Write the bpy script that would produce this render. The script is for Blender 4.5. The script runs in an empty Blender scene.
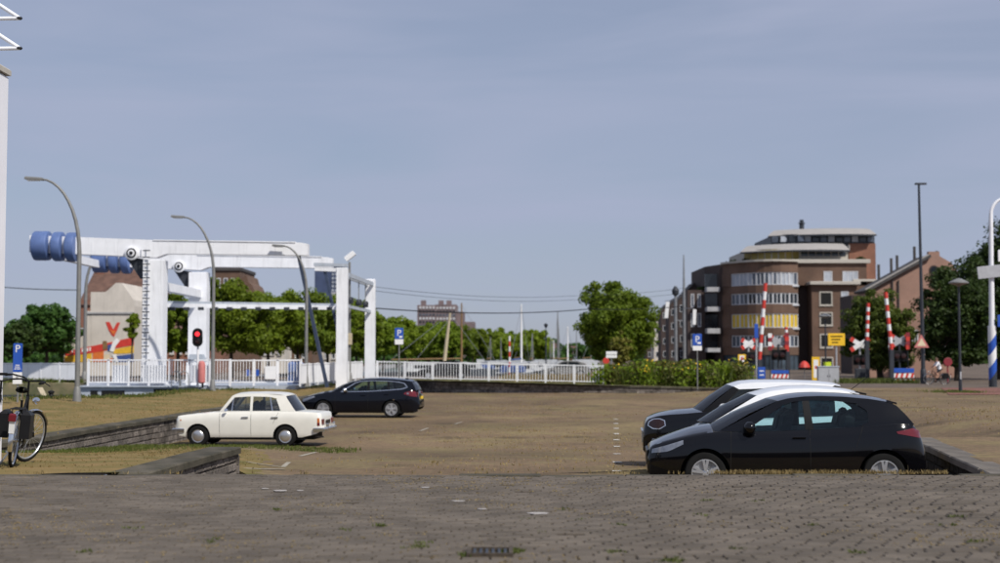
import bpy, bmesh, math, random
import numpy as np
from mathutils import Vector, Matrix
R = math.radians
random.seed(7)
scene = bpy.context.scene
C = scene.collection

# ------------------------------------------------------------------ camera, sky, sun, exposure
CAM_H, FOC, HORIZON = 1.42, 1400.0, 356.0
PITCH = math.atan((HORIZON - 281.5) / FOC)
cam = bpy.data.cameras.new('camera'); cam_o = bpy.data.objects.new('camera', cam); C.objects.link(cam_o)
cam.sensor_width = 36.0; cam.lens = 36.0 * FOC / 1000.0; cam.clip_end = 9000; cam.clip_start = 0.1
cam_o.location = (0, 0, CAM_H); cam_o.rotation_euler = (R(90) + PITCH, 0, 0)
cam.dof.use_dof = True; cam.dof.focus_distance = 21.0; cam.dof.aperture_fstop = 1.45
scene.camera = cam_o

SUN = Vector((0.55, -0.62, 0.88)).normalized()
SUN_EL = math.asin(SUN.z); SUN_AZ = math.atan2(SUN.x, SUN.y)
world = bpy.data.worlds.new('World'); scene.world = world; world.use_nodes = True
wn, wl = world.node_tree.nodes, world.node_tree.links
wn.clear()
w_out = wn.new('ShaderNodeOutputWorld'); w_bg = wn.new('ShaderNodeBackground')
sky = wn.new('ShaderNodeTexSky'); sky.sky_type = 'NISHITA'; sky.sun_disc = False
sky.sun_elevation = SUN_EL; sky.sun_rotation = SUN_AZ
sky.air_density = 1.0; sky.dust_density = 0.6; sky.ozone_density = 3.0; sky.altitude = 0
tc = wn.new('ShaderNodeTexCoord'); mp = wn.new('ShaderNodeMapping'); mp.inputs['Scale'].default_value = (1.3, 1.3, 9.0)
mp.inputs['Rotation'].default_value = (R(3), R(-5), 0)
nz = wn.new('ShaderNodeTexNoise'); nz.inputs['Scale'].default_value = 1.7; nz.inputs['Detail'].default_value = 4; nz.inputs['Roughness'].default_value = 0.55
nz.inputs['Distortion'].default_value = 0.6
ramp = wn.new('ShaderNodeMapRange'); ramp.inputs['From Min'].default_value = 0.36; ramp.inputs['From Max'].default_value = 0.68
ramp.inputs['To Min'].default_value = 0.60; ramp.inputs['To Max'].default_value = 0.96
veil = wn.new('ShaderNodeMix'); veil.data_type = 'RGBA'; veil.blend_type = 'MIX'
veil.inputs['B'].default_value = (5.2, 5.8, 7.8, 1)
wl.new(tc.outputs['Generated'], mp.inputs['Vector']); wl.new(mp.outputs['Vector'], nz.inputs['Vector'])
wl.new(nz.outputs['Fac'], ramp.inputs['Value']); wl.new(ramp.outputs['Result'], veil.inputs['Factor'])
wl.new(sky.outputs['Color'], veil.inputs['A']); wl.new(veil.outputs['Result'], w_bg.inputs['Color'])
w_bg.inputs['Strength'].default_value = 0.075
wl.new(w_bg.outputs['Background'], w_out.inputs['Surface'])

sl = bpy.data.lights.new('sun', 'SUN'); sl.energy = 4.3; sl.angle = R(0.6); sl.color = (1.0, 0.95, 0.87)
sun_o = bpy.data.objects.new('sun', sl); C.objects.link(sun_o)
sun_o.rotation_euler = SUN.to_track_quat('Z', 'Y').to_euler(); sun_o.location = (20, -20, 40)

scene.view_settings.view_transform = 'Standard'; scene.view_settings.look = 'None'
scene.view_settings.exposure = 0.0; scene.view_settings.gamma = 1.0; scene.view_settings.use_curve_mapping = False
scene.render.engine = 'CYCLES'
scene.cycles.use_denoising = True
scene.cycles.max_bounces = 6; scene.cycles.transparent_max_bounces = 12

# ------------------------------------------------------------------ helpers
def P(px, py, d):
    u = (px - 500.0) / FOC; v = (281.5 - py) / FOC
    y = math.cos(PITCH) - v * math.sin(PITCH); z = math.sin(PITCH) + v * math.cos(PITCH)
    k = d / y
    return Vector((u * k, d, z * k + CAM_H))
def XX(px, d): return P(px, 340, d).x
def ZZ(py, d): return P(500, py, d).z
def interp(x, pts):
    if x <= pts[0][0]: return pts[0][1]
    for (a, b), (c, e) in zip(pts, pts[1:]):
        if x <= c: return b + (e - b) * (x - a) / (c - a) if c > a else e
    return pts[-1][1]
def sstep(a, b, x):
    t = min(1, max(0, (x - a) / (b - a))); return t * t * (3 - 2 * t)
ROOT = {}
def thing(name, label, cat, loc=(0, 0, 0), rz=0, group=None, kind=None):
    o = bpy.data.objects.new(name, None); C.objects.link(o)
    o.empty_display_size = 0.2
    o.location = loc; o.rotation_euler = (0, 0, rz)
    ROOT[o.name] = Vector(loc)
    tag(o, label, cat, group, kind); return o
def tag(o, label=None, cat=None, group=None, kind=None):
    if label: o['label'] = label
    if cat: o['category'] = cat
    if group: o['group'] = group
    if kind: o['kind'] = kind
    return o
def root_loc(p):
    while p.parent is not None: p = p.parent
    return ROOT.get(p.name, Vector((0, 0, 0)))

class MB:
    def __init__(s): s.v = []; s.f = []; s.m = []
    def add(s, vs, fs, mi=0):
        b = len(s.v); s.v += [tuple(x) for x in vs]; s.f += [tuple(i + b for i in f) for f in fs]; s.m += [mi] * len(fs); return s
    def box(s, c, size, rz=0, mi=0, ry=0, rx=0):
        m = Matrix.Translation(c) @ Matrix.Rotation(rz, 4, 'Z') @ Matrix.Rotation(ry, 4, 'Y') @ Matrix.Rotation(rx, 4, 'X')
        a, b, d = size[0] / 2, size[1] / 2, size[2] / 2
        vs = [m @ Vector(p) for p in ((-a, -b, -d), (a, -b, -d), (a, b, -d), (-a, b, -d), (-a, -b, d), (a, -b, d), (a, b, d), (-a, b, d))]
        return s.add(vs, [(0, 3, 2, 1), (4, 5, 6, 7), (0, 1, 5, 4), (1, 2, 6, 5), (2, 3, 7, 6), (3, 0, 4, 7)], mi)
    def cbox(s, c, size, ch=0.02, rz=0, mi=0, ry=0, rx=0):   # chamfered on top and vertical edges
        m = Matrix.Translation(c) @ Matrix.Rotation(rz, 4, 'Z') @ Matrix.Rotation(ry, 4, 'Y') @ Matrix.Rotation(rx, 4, 'X')
        a, b, d = size[0] / 2, size[1] / 2, size[2] / 2
        ch = min(ch, a * .8, b * .8, d * .8)
        def ring(z, k): return [(-a + k + (ch if 0 else 0), -b + k, z), (a - k, -b + k, z), (a - k, b - k, z), (-a + k, b - k, z)]
        vs = ring(-d, 0) + ring(d - ch, 0) + ring(d, ch)
        fs = [(3, 2, 1, 0), (8, 9, 10, 11)]
        for r in (0, 4):
            for i in range(4): fs.append((r + i, r + (i + 1) % 4, r + 4 + (i + 1) % 4, r + 4 + i))
        return s.add([m @ Vector(p) for p in vs], fs, mi)
    def bar(s, p, q, w, h=None, mi=0, up=(0, 0, 1)):
        h = h or w; p = Vector(p); q = Vector(q); d = (q - p).normalized(); up = Vector(up)
        if abs(d.dot(up)) > .98: up = Vector((0, 1, 0))
        sx = d.cross(up).normalized() * w / 2; sy = sx.cross(d).normalized() * h / 2
        vs = [p - sx - sy, p + sx - sy, p + sx + sy, p - sx + sy, q - sx - sy, q + sx - sy, q + sx + sy, q - sx + sy]
        return s.add(vs, [(0, 1, 2, 3), (7, 6, 5, 4), (0, 4, 5, 1), (1, 5, 6, 2), (2, 6, 7, 3), (3, 7, 4, 0)], mi)
    def tube(s, pts, rad, n=8, caps=True, mi=0):
        pts = [Vector(p) for p in pts]
        if not isinstance(rad, (list, tuple)): rad = [rad] * len(pts)
        vs = []; fs = []
        ref = None
        for i, p in enumerate(pts):
            d = (pts[min(i + 1, len(pts) - 1)] - pts[max(i - 1, 0)]).normalized()
            if ref is None: ref = Vector((0, 0, 1)) if abs(d.z) < .9 else Vector((1, 0, 0))
            a = d.cross(ref)
            if a.length < 1e-4: a = d.cross(Vector((0.3, 1, 0.2)))
            a.normalize(); b = a.cross(d).normalized(); ref = b * 1.0
            ref = d.cross(a) if False else b
            for k in range(n):
                t = 2 * math.pi * k / n
                vs.append(p + (a * math.cos(t) + b * math.sin(t)) * rad[i])
        for i in range(len(pts) - 1):
            for k in range(n):
                fs.append((i * n + k, i * n + (k + 1) % n, (i + 1) * n + (k + 1) % n, (i + 1) * n + k))
        if caps: fs.append(tuple(range(n))[::-1]); fs.append(tuple(range((len(pts) - 1) * n, len(pts) * n)))
        return s.add(vs, fs, mi)
    def lathe(s, prof, n=20, m=None, mi=0):     # prof: (r, h) about local Z, closed with caps if r>0 at the ends
        m = m or Matrix.Identity(4); vs = []; fs = []
        for r, h in prof:
            for k in range(n):
                t = 2 * math.pi * k / n; vs.append(m @ Vector((r * math.cos(t), r * math.sin(t), h)))
        for i in range(len(prof) - 1):
            for k in range(n): fs.append((i * n + k, i * n + (k + 1) % n, (i + 1) * n + (k + 1) % n, (i + 1) * n + k))
        fs.append(tuple(range(n))[::-1]); fs.append(tuple(range((len(prof) - 1) * n, len(prof) * n)))
        return s.add(vs, fs, mi)
    def prism(s, poly, h, m=None, mi=0):        # poly in local XY, extruded 0..h along local Z
        m = m or Matrix.Identity(4); n = len(poly)
        vs = [m @ Vector((x, y, 0)) for x, y in poly] + [m @ Vector((x, y, h)) for x, y in poly]
        fs = [tuple(range(n))[::-1], tuple(range(n, 2 * n))] + [(i, (i + 1) % n, n + (i + 1) % n, n + i) for i in range(n)]
        return s.add(vs, fs, mi)
    def grid(s, nu, nv, fn, mi=0, flip=False):
        vs = [fn(i / (nu - 1), j / (nv - 1)) for j in range(nv) for i in range(nu)]
        fs = []
        for j in range(nv - 1):
            for i in range(nu - 1):
                q = (j * nu + i, j * nu + i + 1, (j + 1) * nu + i + 1, (j + 1) * nu + i)
                fs.append(q[::-1] if flip else q)
        return s.add(vs, fs, mi)
    def mesh(s, name, mats, smooth=False, off=Vector((0, 0, 0)), fixn=True):
        me = bpy.data.meshes.new(name)
        me.from_pydata([(v[0] - off[0], v[1] - off[1], v[2] - off[2]) for v in s.v], [], s.f)
        mats = mats if isinstance(mats, (list, tuple)) else [mats]
        for m in mats: me.materials.append(M[m] if isinstance(m, str) else m)
        if len(mats) > 1: me.polygons.foreach_set('material_index', s.m)
        if fixn:
            bm = bmesh.new(); bm.from_mesh(me); bmesh.ops.recalc_face_normals(bm, faces=bm.faces); bm.to_mesh(me); bm.free()
        if smooth:
            me.shade_smooth(); me.set_sharp_from_angle(angle=R(smooth if smooth > 1 else 38))
        me.update(); return me
    def build(s, name, mats, parent=None, smooth=False, local=False, fixn=True):
        off = Vector((0, 0, 0)) if (parent is None or local) else root_loc(parent)
        o = bpy.data.objects.new(name, s.mesh(name, mats, smooth, off, fixn)); C.objects.link(o)
        if parent is not None: o.parent = parent
        return o
def inst(me, name, parent=None, loc=(0, 0, 0), rot=(0, 0, 0), scl=(1, 1, 1), local=False):
    o = bpy.data.objects.new(name, me); C.objects.link(o)
    loc = Vector(loc)
    if parent is not None:
        o.parent = parent
        if not local: loc = loc - root_loc(parent)
    o.location = loc; o.rotation_euler = rot; o.scale = scl; return o
def copy_tree(o, parent=None):
    c = o.copy(); C.objects.link(c); c.parent = parent
    if parent is None: ROOT[c.name] = Vector(o.location)
    for ch in list(o.children): copy_tree(ch, c)
    return c
def ord_(i): return ['first', 'second', 'third', 'fourth', 'fifth', 'sixth', 'seventh', 'eighth', 'ninth', 'tenth', 'eleventh', 'twelfth', 'thirteenth', 'fourteenth', 'fifteenth', 'sixteenth'][i]
def text_mesh(txt, size, mat, ext=0.004, align='CENTER'):
    cu = bpy.data.curves.new('lettering', 'FONT'); cu.body = txt; cu.size = size; cu.extrude = ext; cu.align_x = align; cu.align_y = 'CENTER'
    cu.resolution_u = 3
    o = bpy.data.objects.new('lettering', cu); C.objects.link(o)
    dg = bpy.context.evaluated_depsgraph_get()
    me = bpy.data.meshes.new_from_object(o.evaluated_get(dg)); bpy.data.objects.remove(o); bpy.data.curves.remove(cu)
    me.materials.clear(); me.materials.append(M[mat]); return me
FACE = (R(90), 0, 0)     # lettering that faces -Y

# ------------------------------------------------------------------ materials
M = {}
def mat(name, col, rough=0.6, metal=0.0, var=0.0, vscale=4.0, col2=None, bump=0.0, bscale=30.0, spec=0.5, coat=0.0, detail=5, emit=0, rnd=0.0):
    m = bpy.data.materials.new(name); m.use_nodes = True; M[name] = m
    n, l = m.node_tree.nodes, m.node_tree.links; b = n['Principled BSDF']
    b.inputs['Roughness'].default_value = rough; b.inputs['Metallic'].default_value = metal
    b.inputs['Specular IOR Level'].default_value = spec; b.inputs['Coat Weight'].default_value = coat; b.inputs['Coat Roughness'].default_value = 0.04
    b.inputs['Base Color'].default_value = (*col, 1)
    tcn = n.new('ShaderNodeTexCoord')
    src = None
    if var > 0 or col2:
        t = n.new('ShaderNodeTexNoise'); t.inputs['Scale'].default_value = vscale; t.inputs['Detail'].default_value = detail; t.inputs['Roughness'].default_value = 0.6
        l.new(tcn.outputs['Object'], t.inputs['Vector'])
        mr = n.new('ShaderNodeMapRange'); mr.inputs['From Min'].default_value = 0.33; mr.inputs['From Max'].default_value = 0.67
        l.new(t.outputs['Fac'], mr.inputs['Value'])
        mx = n.new('ShaderNodeMix'); mx.data_type = 'RGBA'
        c2 = col2 or tuple(min(1, c * (1 + var)) for c in col)
        c1 = col if col2 else tuple(c * (1 - var) for c in col)
        mx.inputs['A'].default_value = (*c1, 1); mx.inputs['B'].default_value = (*c2, 1)
        l.new(mr.outputs['Result'], mx.inputs['Factor']); src = mx.outputs['Result']
    if rnd > 0:
        oi = n.new('ShaderNodeObjectInfo'); g = n.new('ShaderNodeNewGeometry'); ad = n.new('ShaderNodeMath'); ad.operation = 'ADD'
        fr = n.new('ShaderNodeMath'); fr.operation = 'FRACT'
        l.new(oi.outputs['Random'], ad.inputs[0]); l.new(g.outputs['Random Per Island'], ad.inputs[1]); l.new(ad.outputs[0], fr.inputs[0])
        mr2 = n.new('ShaderNodeMapRange'); mr2.inputs['To Min'].default_value = 1 - rnd; mr2.inputs['To Max'].default_value = 1 + rnd
        l.new(fr.outputs[0], mr2.inputs['Value'])
        hs = n.new('ShaderNodeHueSaturation'); l.new(mr2.outputs['Result'], hs.inputs['Value'])
        if src: l.new(src, hs.inputs['Color'])
        else: hs.inputs['Color'].default_value = (*col, 1)
        src = hs.outputs['Color']
    if src: l.new(src, b.inputs['Base Color'])
    if bump > 0:
        t2 = n.new('ShaderNodeTexNoise'); t2.inputs['Scale'].default_value = bscale; t2.inputs['Detail'].default_value = 6
        l.new(tcn.outputs['Object'], t2.inputs['Vector'])
        bp = n.new('ShaderNodeBump'); bp.inputs['Strength'].default_value = bump; bp.inputs['Distance'].default_value = 0.02
        l.new(t2.outputs['Fac'], bp.inputs['Height']); l.new(bp.outputs['Normal'], b.inputs['Normal'])
    if emit: b.inputs['Emission Color'].default_value = (*col, 1); b.inputs['Emission Strength'].default_value = emit
    return m
def brick_mat(name, c1, c2, mortar, bw=0.21, bh=0.062, var=0.25):
    m = bpy.data.materials.new(name); m.use_nodes = True; M[name] = m
    n, l = m.node_tree.nodes, m.node_tree.links; b = n['Principled BSDF']; b.inputs['Roughness'].default_value = 0.85
    tcn = n.new('ShaderNodeTexCoord'); sp = n.new('ShaderNodeSeparateXYZ'); ad = n.new('ShaderNodeMath'); cb = n.new('ShaderNodeCombineXYZ')
    l.new(tcn.outputs['Object'], sp.inputs[0]); l.new(sp.outputs['X'], ad.inputs[0]); l.new(sp.outputs['Y'], ad.inputs[1])
    l.new(ad.outputs[0], cb.inputs['X']); l.new(sp.outputs['Z'], cb.inputs['Y'])
    br = n.new('ShaderNodeTexBrick'); br.inputs['Scale'].default_value = 1.0; br.inputs['Brick Width'].default_value = bw; br.inputs['Row Height'].default_value = bh
    br.inputs['Mortar Size'].default_value = 0.006; br.inputs['Color1'].default_value = (*c1, 1); br.inputs['Color2'].default_value = (*c2, 1); br.inputs['Mortar'].default_value = (*mortar, 1)
    l.new(cb.outputs[0], br.inputs['Vector'])
    t = n.new('ShaderNodeTexNoise'); t.inputs['Scale'].default_value = 0.35; t.inputs['Detail'].default_value = 7; l.new(tcn.outputs['Object'], t.inputs['Vector'])
    mr = n.new('ShaderNodeMapRange'); mr.inputs['From Min'].default_value = .3; mr.inputs['From Max'].default_value = .7; mr.inputs['To Min'].default_value = 1 - var; mr.inputs['To Max'].default_value = 1 + var
    hs = n.new('ShaderNodeHueSaturation'); l.new(t.outputs['Fac'], mr.inputs['Value']); l.new(mr.outputs['Result'], hs.inputs['Value'])
    l.new(br.outputs['Color'], hs.inputs['Color']); l.new(hs.outputs['Color'], b.inputs['Base Color'])
    bp = n.new('ShaderNodeBump'); bp.inputs['Strength'].default_value = .4; bp.inputs['Distance'].default_value = .01
    l.new(br.outputs['Fac'], bp.inputs['Height']); bp.invert = True; l.new(bp.outputs['Normal'], b.inputs['Normal'])
def glass_mat(name, tint, refl=1.0):
    m = bpy.data.materials.new(name); m.use_nodes = True; M[name] = m
    n, l = m.node_tree.nodes, m.node_tree.links; n.remove(n['Principled BSDF']); out = n['Material Output']
    tr = n.new('ShaderNodeBsdfTransparent'); tr.inputs['Color'].default_value = (*tint, 1)
    gl = n.new('ShaderNodeBsdfGlossy'); gl.inputs['Roughness'].default_value = 0.02; gl.inputs['Color'].default_value = (refl, refl, refl, 1)
    fr = n.new('ShaderNodeFresnel'); fr.inputs['IOR'].default_value = 1.5; mx = n.new('ShaderNodeMixShader')
    l.new(fr.outputs[0], mx.inputs[0]); l.new(tr.outputs[0], mx.inputs[1]); l.new(gl.outputs[0], mx.inputs[2]); l.new(mx.outputs[0], out.inputs['Surface'])
def leaf_mat(name, c1, c2, trans=0.35):
    m = bpy.data.materials.new(name); m.use_nodes = True; M[name] = m
    n, l = m.node_tree.nodes, m.node_tree.links; b = n['Principled BSDF']; b.inputs['Roughness'].default_value = .55; b.inputs['Specular IOR Level'].default_value = .25
    g = n.new('ShaderNodeNewGeometry'); oi = n.new('ShaderNodeObjectInfo'); tcn = n.new('ShaderNodeTexCoord')
    t = n.new('ShaderNodeTexNoise'); t.inputs['Scale'].default_value = .9; t.inputs['Detail'].default_value = 3; l.new(tcn.outputs['Object'], t.inputs['Vector'])
    ad = n.new('ShaderNodeMath'); ad.operation = 'ADD'; l.new(g.outputs['Random Per Island'], ad.inputs[0]); l.new(t.outputs['Fac'], ad.inputs[1])
    ml = n.new('ShaderNodeMath'); ml.operation = 'MULTIPLY_ADD'; ml.inputs[1].default_value = .62; ml.inputs[2].default_value = -.12; l.new(ad.outputs[0], ml.inputs[0])
    mx = n.new('ShaderNodeMix'); mx.data_type = 'RGBA'; mx.inputs['A'].default_value = (*c1, 1); mx.inputs['B'].default_value = (*c2, 1); l.new(ml.outputs[0], mx.inputs['Factor'])
    mr = n.new('ShaderNodeMapRange'); mr.inputs['To Min'].default_value = .8; mr.inputs['To Max'].default_value = 1.2; l.new(oi.outputs['Random'], mr.inputs['Value'])
    hs = n.new('ShaderNodeHueSaturation'); l.new(mr.outputs['Result'], hs.inputs['Value']); l.new(mx.outputs['Result'], hs.inputs['Color']); l.new(hs.outputs['Color'], b.inputs['Base Color'])
    tl = n.new('ShaderNodeBsdfTranslucent'); l.new(hs.outputs['Color'], tl.inputs['Color'])
    ms = n.new('ShaderNodeMixShader'); ms.inputs[0].default_value = trans; l.new(b.outputs[0], ms.inputs[1]); l.new(tl.outputs[0], ms.inputs[2]); l.new(ms.outputs[0], n['Material Output'].inputs['Surface'])
def paving_mat(name, c1, c2, weeds, joint, bw, bh, weed_lo=.56, weed_hi=.72, bump=.5):
    m = bpy.data.materials.new(name); m.use_nodes = True; M[name] = m
    n, l = m.node_tree.nodes, m.node_tree.links; b = n['Principled BSDF']; b.inputs['Roughness'].default_value = .9; b.inputs['Specular IOR Level'].default_value = .25
    tcn = n.new('ShaderNodeTexCoord')
    br = n.new('ShaderNodeTexBrick'); br.inputs['Scale'].default_value = 1.0; br.inputs['Brick Width'].default_value = bw; br.inputs['Row Height'].default_value = bh
    br.inputs['Mortar Size'].default_value = .012; br.inputs['Color1'].default_value = (*c1, 1); br.inputs['Color2'].default_value = (*c2, 1); br.inputs['Mortar'].default_value = (*joint, 1)
    l.new(tcn.outputs['Object'], br.inputs['Vector'])
    t = n.new('ShaderNodeTexNoise'); t.inputs['Scale'].default_value = .45; t.inputs['Detail'].default_value = 9; t.inputs['Roughness'].default_value = .68; l.new(tcn.outputs['Object'], t.inputs['Vector'])
    mr = n.new('ShaderNodeMapRange'); mr.inputs['From Min'].default_value = weed_lo; mr.inputs['From Max'].default_value = weed_hi; l.new(t.outputs['Fac'], mr.inputs['Value'])
    t2 = n.new('ShaderNodeTexNoise'); t2.inputs['Scale'].default_value = .17; t2.inputs['Detail'].default_value = 6; l.new(tcn.outputs['Object'], t2.inputs['Vector'])
    mr2 = n.new('ShaderNodeMapRange'); mr2.inputs['From Min'].default_value = .3; mr2.inputs['From Max'].default_value = .7; mr2.inputs['To Min'].default_value = .72; mr2.inputs['To Max'].default_value = 1.25
    l.new(t2.outputs['Fac'], mr2.inputs['Value'])
    mx = n.new('ShaderNodeMix'); mx.data_type = 'RGBA'; mx.inputs['B'].default_value = (*weeds, 1); l.new(mr.outputs['Result'], mx.inputs['Factor']); l.new(br.outputs['Color'], mx.inputs['A'])
    t3 = n.new('ShaderNodeTexNoise'); t3.inputs['Scale'].default_value = 7.0; t3.inputs['Detail'].default_value = 8; t3.inputs['Roughness'].default_value = .75; l.new(tcn.outputs['Object'], t3.inputs['Vector'])
    mr3 = n.new('ShaderNodeMapRange'); mr3.inputs['From Min'].default_value = .32; mr3.inputs['From Max'].default_value = .68; mr3.inputs['To Min'].default_value = .62; mr3.inputs['To Max'].default_value = 1.38; l.new(t3.outputs['Fac'], mr3.inputs['Value'])
    pm = n.new('ShaderNodeMath'); pm.operation = 'MULTIPLY'; l.new(mr2.outputs['Result'], pm.inputs[0]); l.new(mr3.outputs['Result'], pm.inputs[1])
    hs = n.new('ShaderNodeHueSaturation'); l.new(mx.outputs['Result'], hs.inputs['Color']); l.new(pm.outputs[0], hs.inputs['Value']); l.new(hs.outputs['Color'], b.inputs['Base Color'])
    bp = n.new('ShaderNodeBump'); bp.inputs['Strength'].default_value = bump; bp.inputs['Distance'].default_value = .015; bp.invert = True
    l.new(br.outputs['Fac'], bp.inputs['Height']); l.new(bp.outputs['Normal'], b.inputs['Normal'])

mat('cobble', (.116, .098, .080), .9, var=.20, vscale=1.3, bump=.4, bscale=60, rnd=.16, spec=.2)
mat('joint_sand', (.12, .09, .05), .95, col2=(.06, .05, .035), vscale=2.2, bump=.4, bscale=60, spec=.1)
mat('pale_stone', (.36, .335, .32), .8, var=.15, vscale=6)
paving_mat('lot_paving', (.188, .124, .070), (.150, .100, .060), (.182, .140, .066), (.13, .10, .055), .22, .11, .47, .62)
paving_mat('street_paving', (.15, .115, .092), (.12, .092, .074), (.17, .14, .075), (.10, .08, .06), .22, .11, .56, .78)
paving_mat('red_paving', (.24, .10, .08), (.20, .085, .07), (.2, .12, .09), (.12, .08, .06), .22, .11, .6, .8)
mat('dry_turf', (.245, .165, .075), .95, col2=(.120, .110, .036), vscale=.8, bump=.6, bscale=25, detail=9, spec=.1)
mat('verge_turf', (.16, .13, .055), .95, col2=(.075, .095, .025), vscale=.5, bump=.5, bscale=20, detail=8, spec=.1)
mat('stone', (.15, .13, .115), .9, var=.5, vscale=5, bump=.8, bscale=18, rnd=.35, spec=.2)
mat('stone_shade_tone', (.030, .028, .026), .95, var=.4, vscale=4, bump=.6, bscale=18, rnd=.3, spec=.1)  # shadow on the right wall's face, painted into near-black stone
mat('cap_pale', (.135, .12, .105), .9, var=.25, vscale=2, bump=.4, bscale=22, rnd=.1, spec=.2)
mat('mortar', (.10, .085, .072), .95, var=.3, vscale=6, spec=.1)
mat('cap_stone', (.105, .092, .070), .9, col2=(.045, .042, .030), vscale=1.7, bump=.6, bscale=22, rnd=.2, spec=.2)
mat('quay_stone', (.21, .17, .10), .9, col2=(.10, .105, .05), vscale=1.5, bump=.6, bscale=10, rnd=.2)
mat('concrete', (.36, .36, .37), .85, var=.15, vscale=2, bump=.3, bscale=12)
mat('marking', (.74, .72, .68), .8, col2=(.42, .39, .33), vscale=9)
mat('white_paint', (.80, .81, .84), .45, var=.06, vscale=1.2, bump=.08, bscale=4)
mat('white_wall', (.80, .80, .84), .55, var=.04, vscale=.8)
mat('grey_paint', (.40, .44, .50), .5, var=.1, vscale=2)
mat('steel', (.30, .31, .32), .45, metal=.6, var=.15, vscale=3)
mat('galvanised', (.20, .20, .195), .55, metal=.2, var=.12, vscale=6)
mat('dark_steel', (.035, .04, .05), .5, metal=.2, var=.2)
mat('navy_steel', (.030, .045, .085), .5, var=.2)
mat('blue_paint', (.095, .15, .33), .45, var=.12, vscale=2)
mat('sign_blue', (.020, .085, .42), .4, var=.08)
mat('sign_white', (.78, .78, .78), .4, var=.04)
mat('sign_back', (.42, .43, .45), .5, metal=.3, var=.08)
mat('sign_yellow', (.80, .48, .02), .45, var=.06)
mat('lime', (.55, .68, .03), .5, var=.08)
mat('red_paint', (.55, .045, .03), .45, var=.12)
mat('dark_red', (.22, .02, .03), .5, var=.12)
mat('faded_red', (.52, .17, .16), .6, var=.12, vscale=5)
mat('orange_paint', (.62, .16, .03), .6, var=.15, vscale=4)
mat('yellow_paint', (.70, .42, .03), .55, var=.12, vscale=3)
mat('mural_blue', (.04, .08, .25), .6, var=.15)
mat('mural_cream', (.66, .55, .38), .7, var=.1)
mat('black', (.008, .008, .009), .5, var=.2, spec=.2)
mat('black_rubber', (.011, .011, .011), .85, var=.2, spec=.15)
mat('void', (.006, .006, .006), .9, var=.2)
mat('red_lens', (1.0, .03, .04), .3, var=.02, emit=1.6)
mat('dark_lens', (.03, .012, .012), .2, var=.1)
mat('wood', (.20, .12, .05), .8, var=.25, vscale=6)
mat('pale_wood', (.45, .38, .26), .8, var=.15, vscale=6)
mat('bark', (.055, .042, .03), .95, var=.35, vscale=6, bump=.8, bscale=12)
mat('render_white', (.60, .55, .49), .85, col2=(.50, .46, .41), vscale=.6, bump=.2, bscale=3)
mat('roof_tile', (.115, .062, .045), .85, var=.3, vscale=1.5, bump=.5, bscale=8)
mat('roof_dark', (.055, .05, .05), .8, var=.3, vscale=1.5, bump=.4, bscale=8)
mat('cream_roof', (.33, .31, .29), .75, var=.08, vscale=1)
mat('cream_panel', (.43, .40, .35), .7, var=.08)
mat('window_white', (.56, .57, .59), .55, var=.06)
mat('blind_white', (.36, .39, .44), .6, var=.2, vscale=.9)
mat('blind_olive', (.27, .21, .05), .65, var=.12, vscale=1)
mat('marking_worn', (.40, .37, .31), .8, col2=(.22, .19, .13), vscale=7)
mat('blind_yellow', (.58, .40, .03), .65, var=.1, vscale=1)
mat('window_dark', (.018, .022, .028), .08, var=.4, vscale=.6, spec=.6)
mat('window_mid', (.075, .09, .12), .12, var=.4, vscale=.6, spec=.6)
mat('shopfront', (.05, .07, .09), .15, var=.5, vscale=.7)
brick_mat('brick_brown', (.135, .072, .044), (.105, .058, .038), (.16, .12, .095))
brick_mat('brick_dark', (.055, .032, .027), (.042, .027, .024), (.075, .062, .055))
brick_mat('brick_pink', (.35, .195, .145), (.31, .175, .13), (.30, .23, .18), var=.18)
brick_mat('brick_red', (.24, .095, .055), (.20, .08, .05), (.22, .16, .12))
brick_mat('brick_far', (.175, .125, .125), (.15, .11, .115), (.19, .16, .16))
mat('tower_blue', (.045, .065, .13), .5, var=.3, vscale=.15)
mat('tower_pale', (.36, .36, .40), .7, var=.1)
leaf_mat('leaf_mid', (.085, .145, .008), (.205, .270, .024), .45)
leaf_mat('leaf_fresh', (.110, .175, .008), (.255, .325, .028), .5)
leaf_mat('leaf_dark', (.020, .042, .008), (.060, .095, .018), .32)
leaf_mat('leaf_green', (.030, .080, .014), (.075, .150, .028), .35)
leaf_mat('leaf_barrier', (.050, .080, .010), (.130, .165, .026), .38)
leaf_mat('leaf_olive', (.10, .11, .015), (.22, .20, .04))
leaf_mat('leaf_brownish', (.045, .055, .012), (.13, .12, .03))
leaf_mat('dry_blade', (.20, .145, .055), (.32, .24, .11), .3)
leaf_mat('green_blade', (.06, .09, .015), (.15, .17, .04), .3)
leaf_mat('petal', (.55, .32, .01), (.72, .50, .03), .2)
# cars
mat('paint_black', (.003, .003, .004), .14, var=.05, coat=.6, spec=.12)
mat('paint_white', (.80, .81, .83), .3, var=.02, coat=.8)
mat('paint_cream', (.755, .74, .675), .32, var=.03, coat=.6)
mat('paint_navyblack', (.003, .004, .008), .14, var=.05, coat=.5, spec=.12)
mat('trim_black', (.010, .010, .011), .35, var=.1, spec=.15)
mat('chrome', (.78, .78, .78), .18, metal=1.0, var=.03)
mat('alloy', (.62, .63, .65), .32, metal=.75, var=.05)
mat('hubcap', (.60, .60, .60), .3, metal=.85, var=.05)
mat('tail_red', (.12, .006, .010), .18, var=.1, coat=.6)
mat('tail_orange', (.45, .12, .02), .2, var=.1)
mat('head_glass', (.24, .26, .30), .08, metal=.35, var=.25, vscale=9)
mat('seat_fabric', (.012, .012, .014), .9, var=.2)
mat('plate_yellow', (.80, .55, .03), .5, var=.05)
glass_mat('car_glass', (.78, .89, .90), .55)
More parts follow.
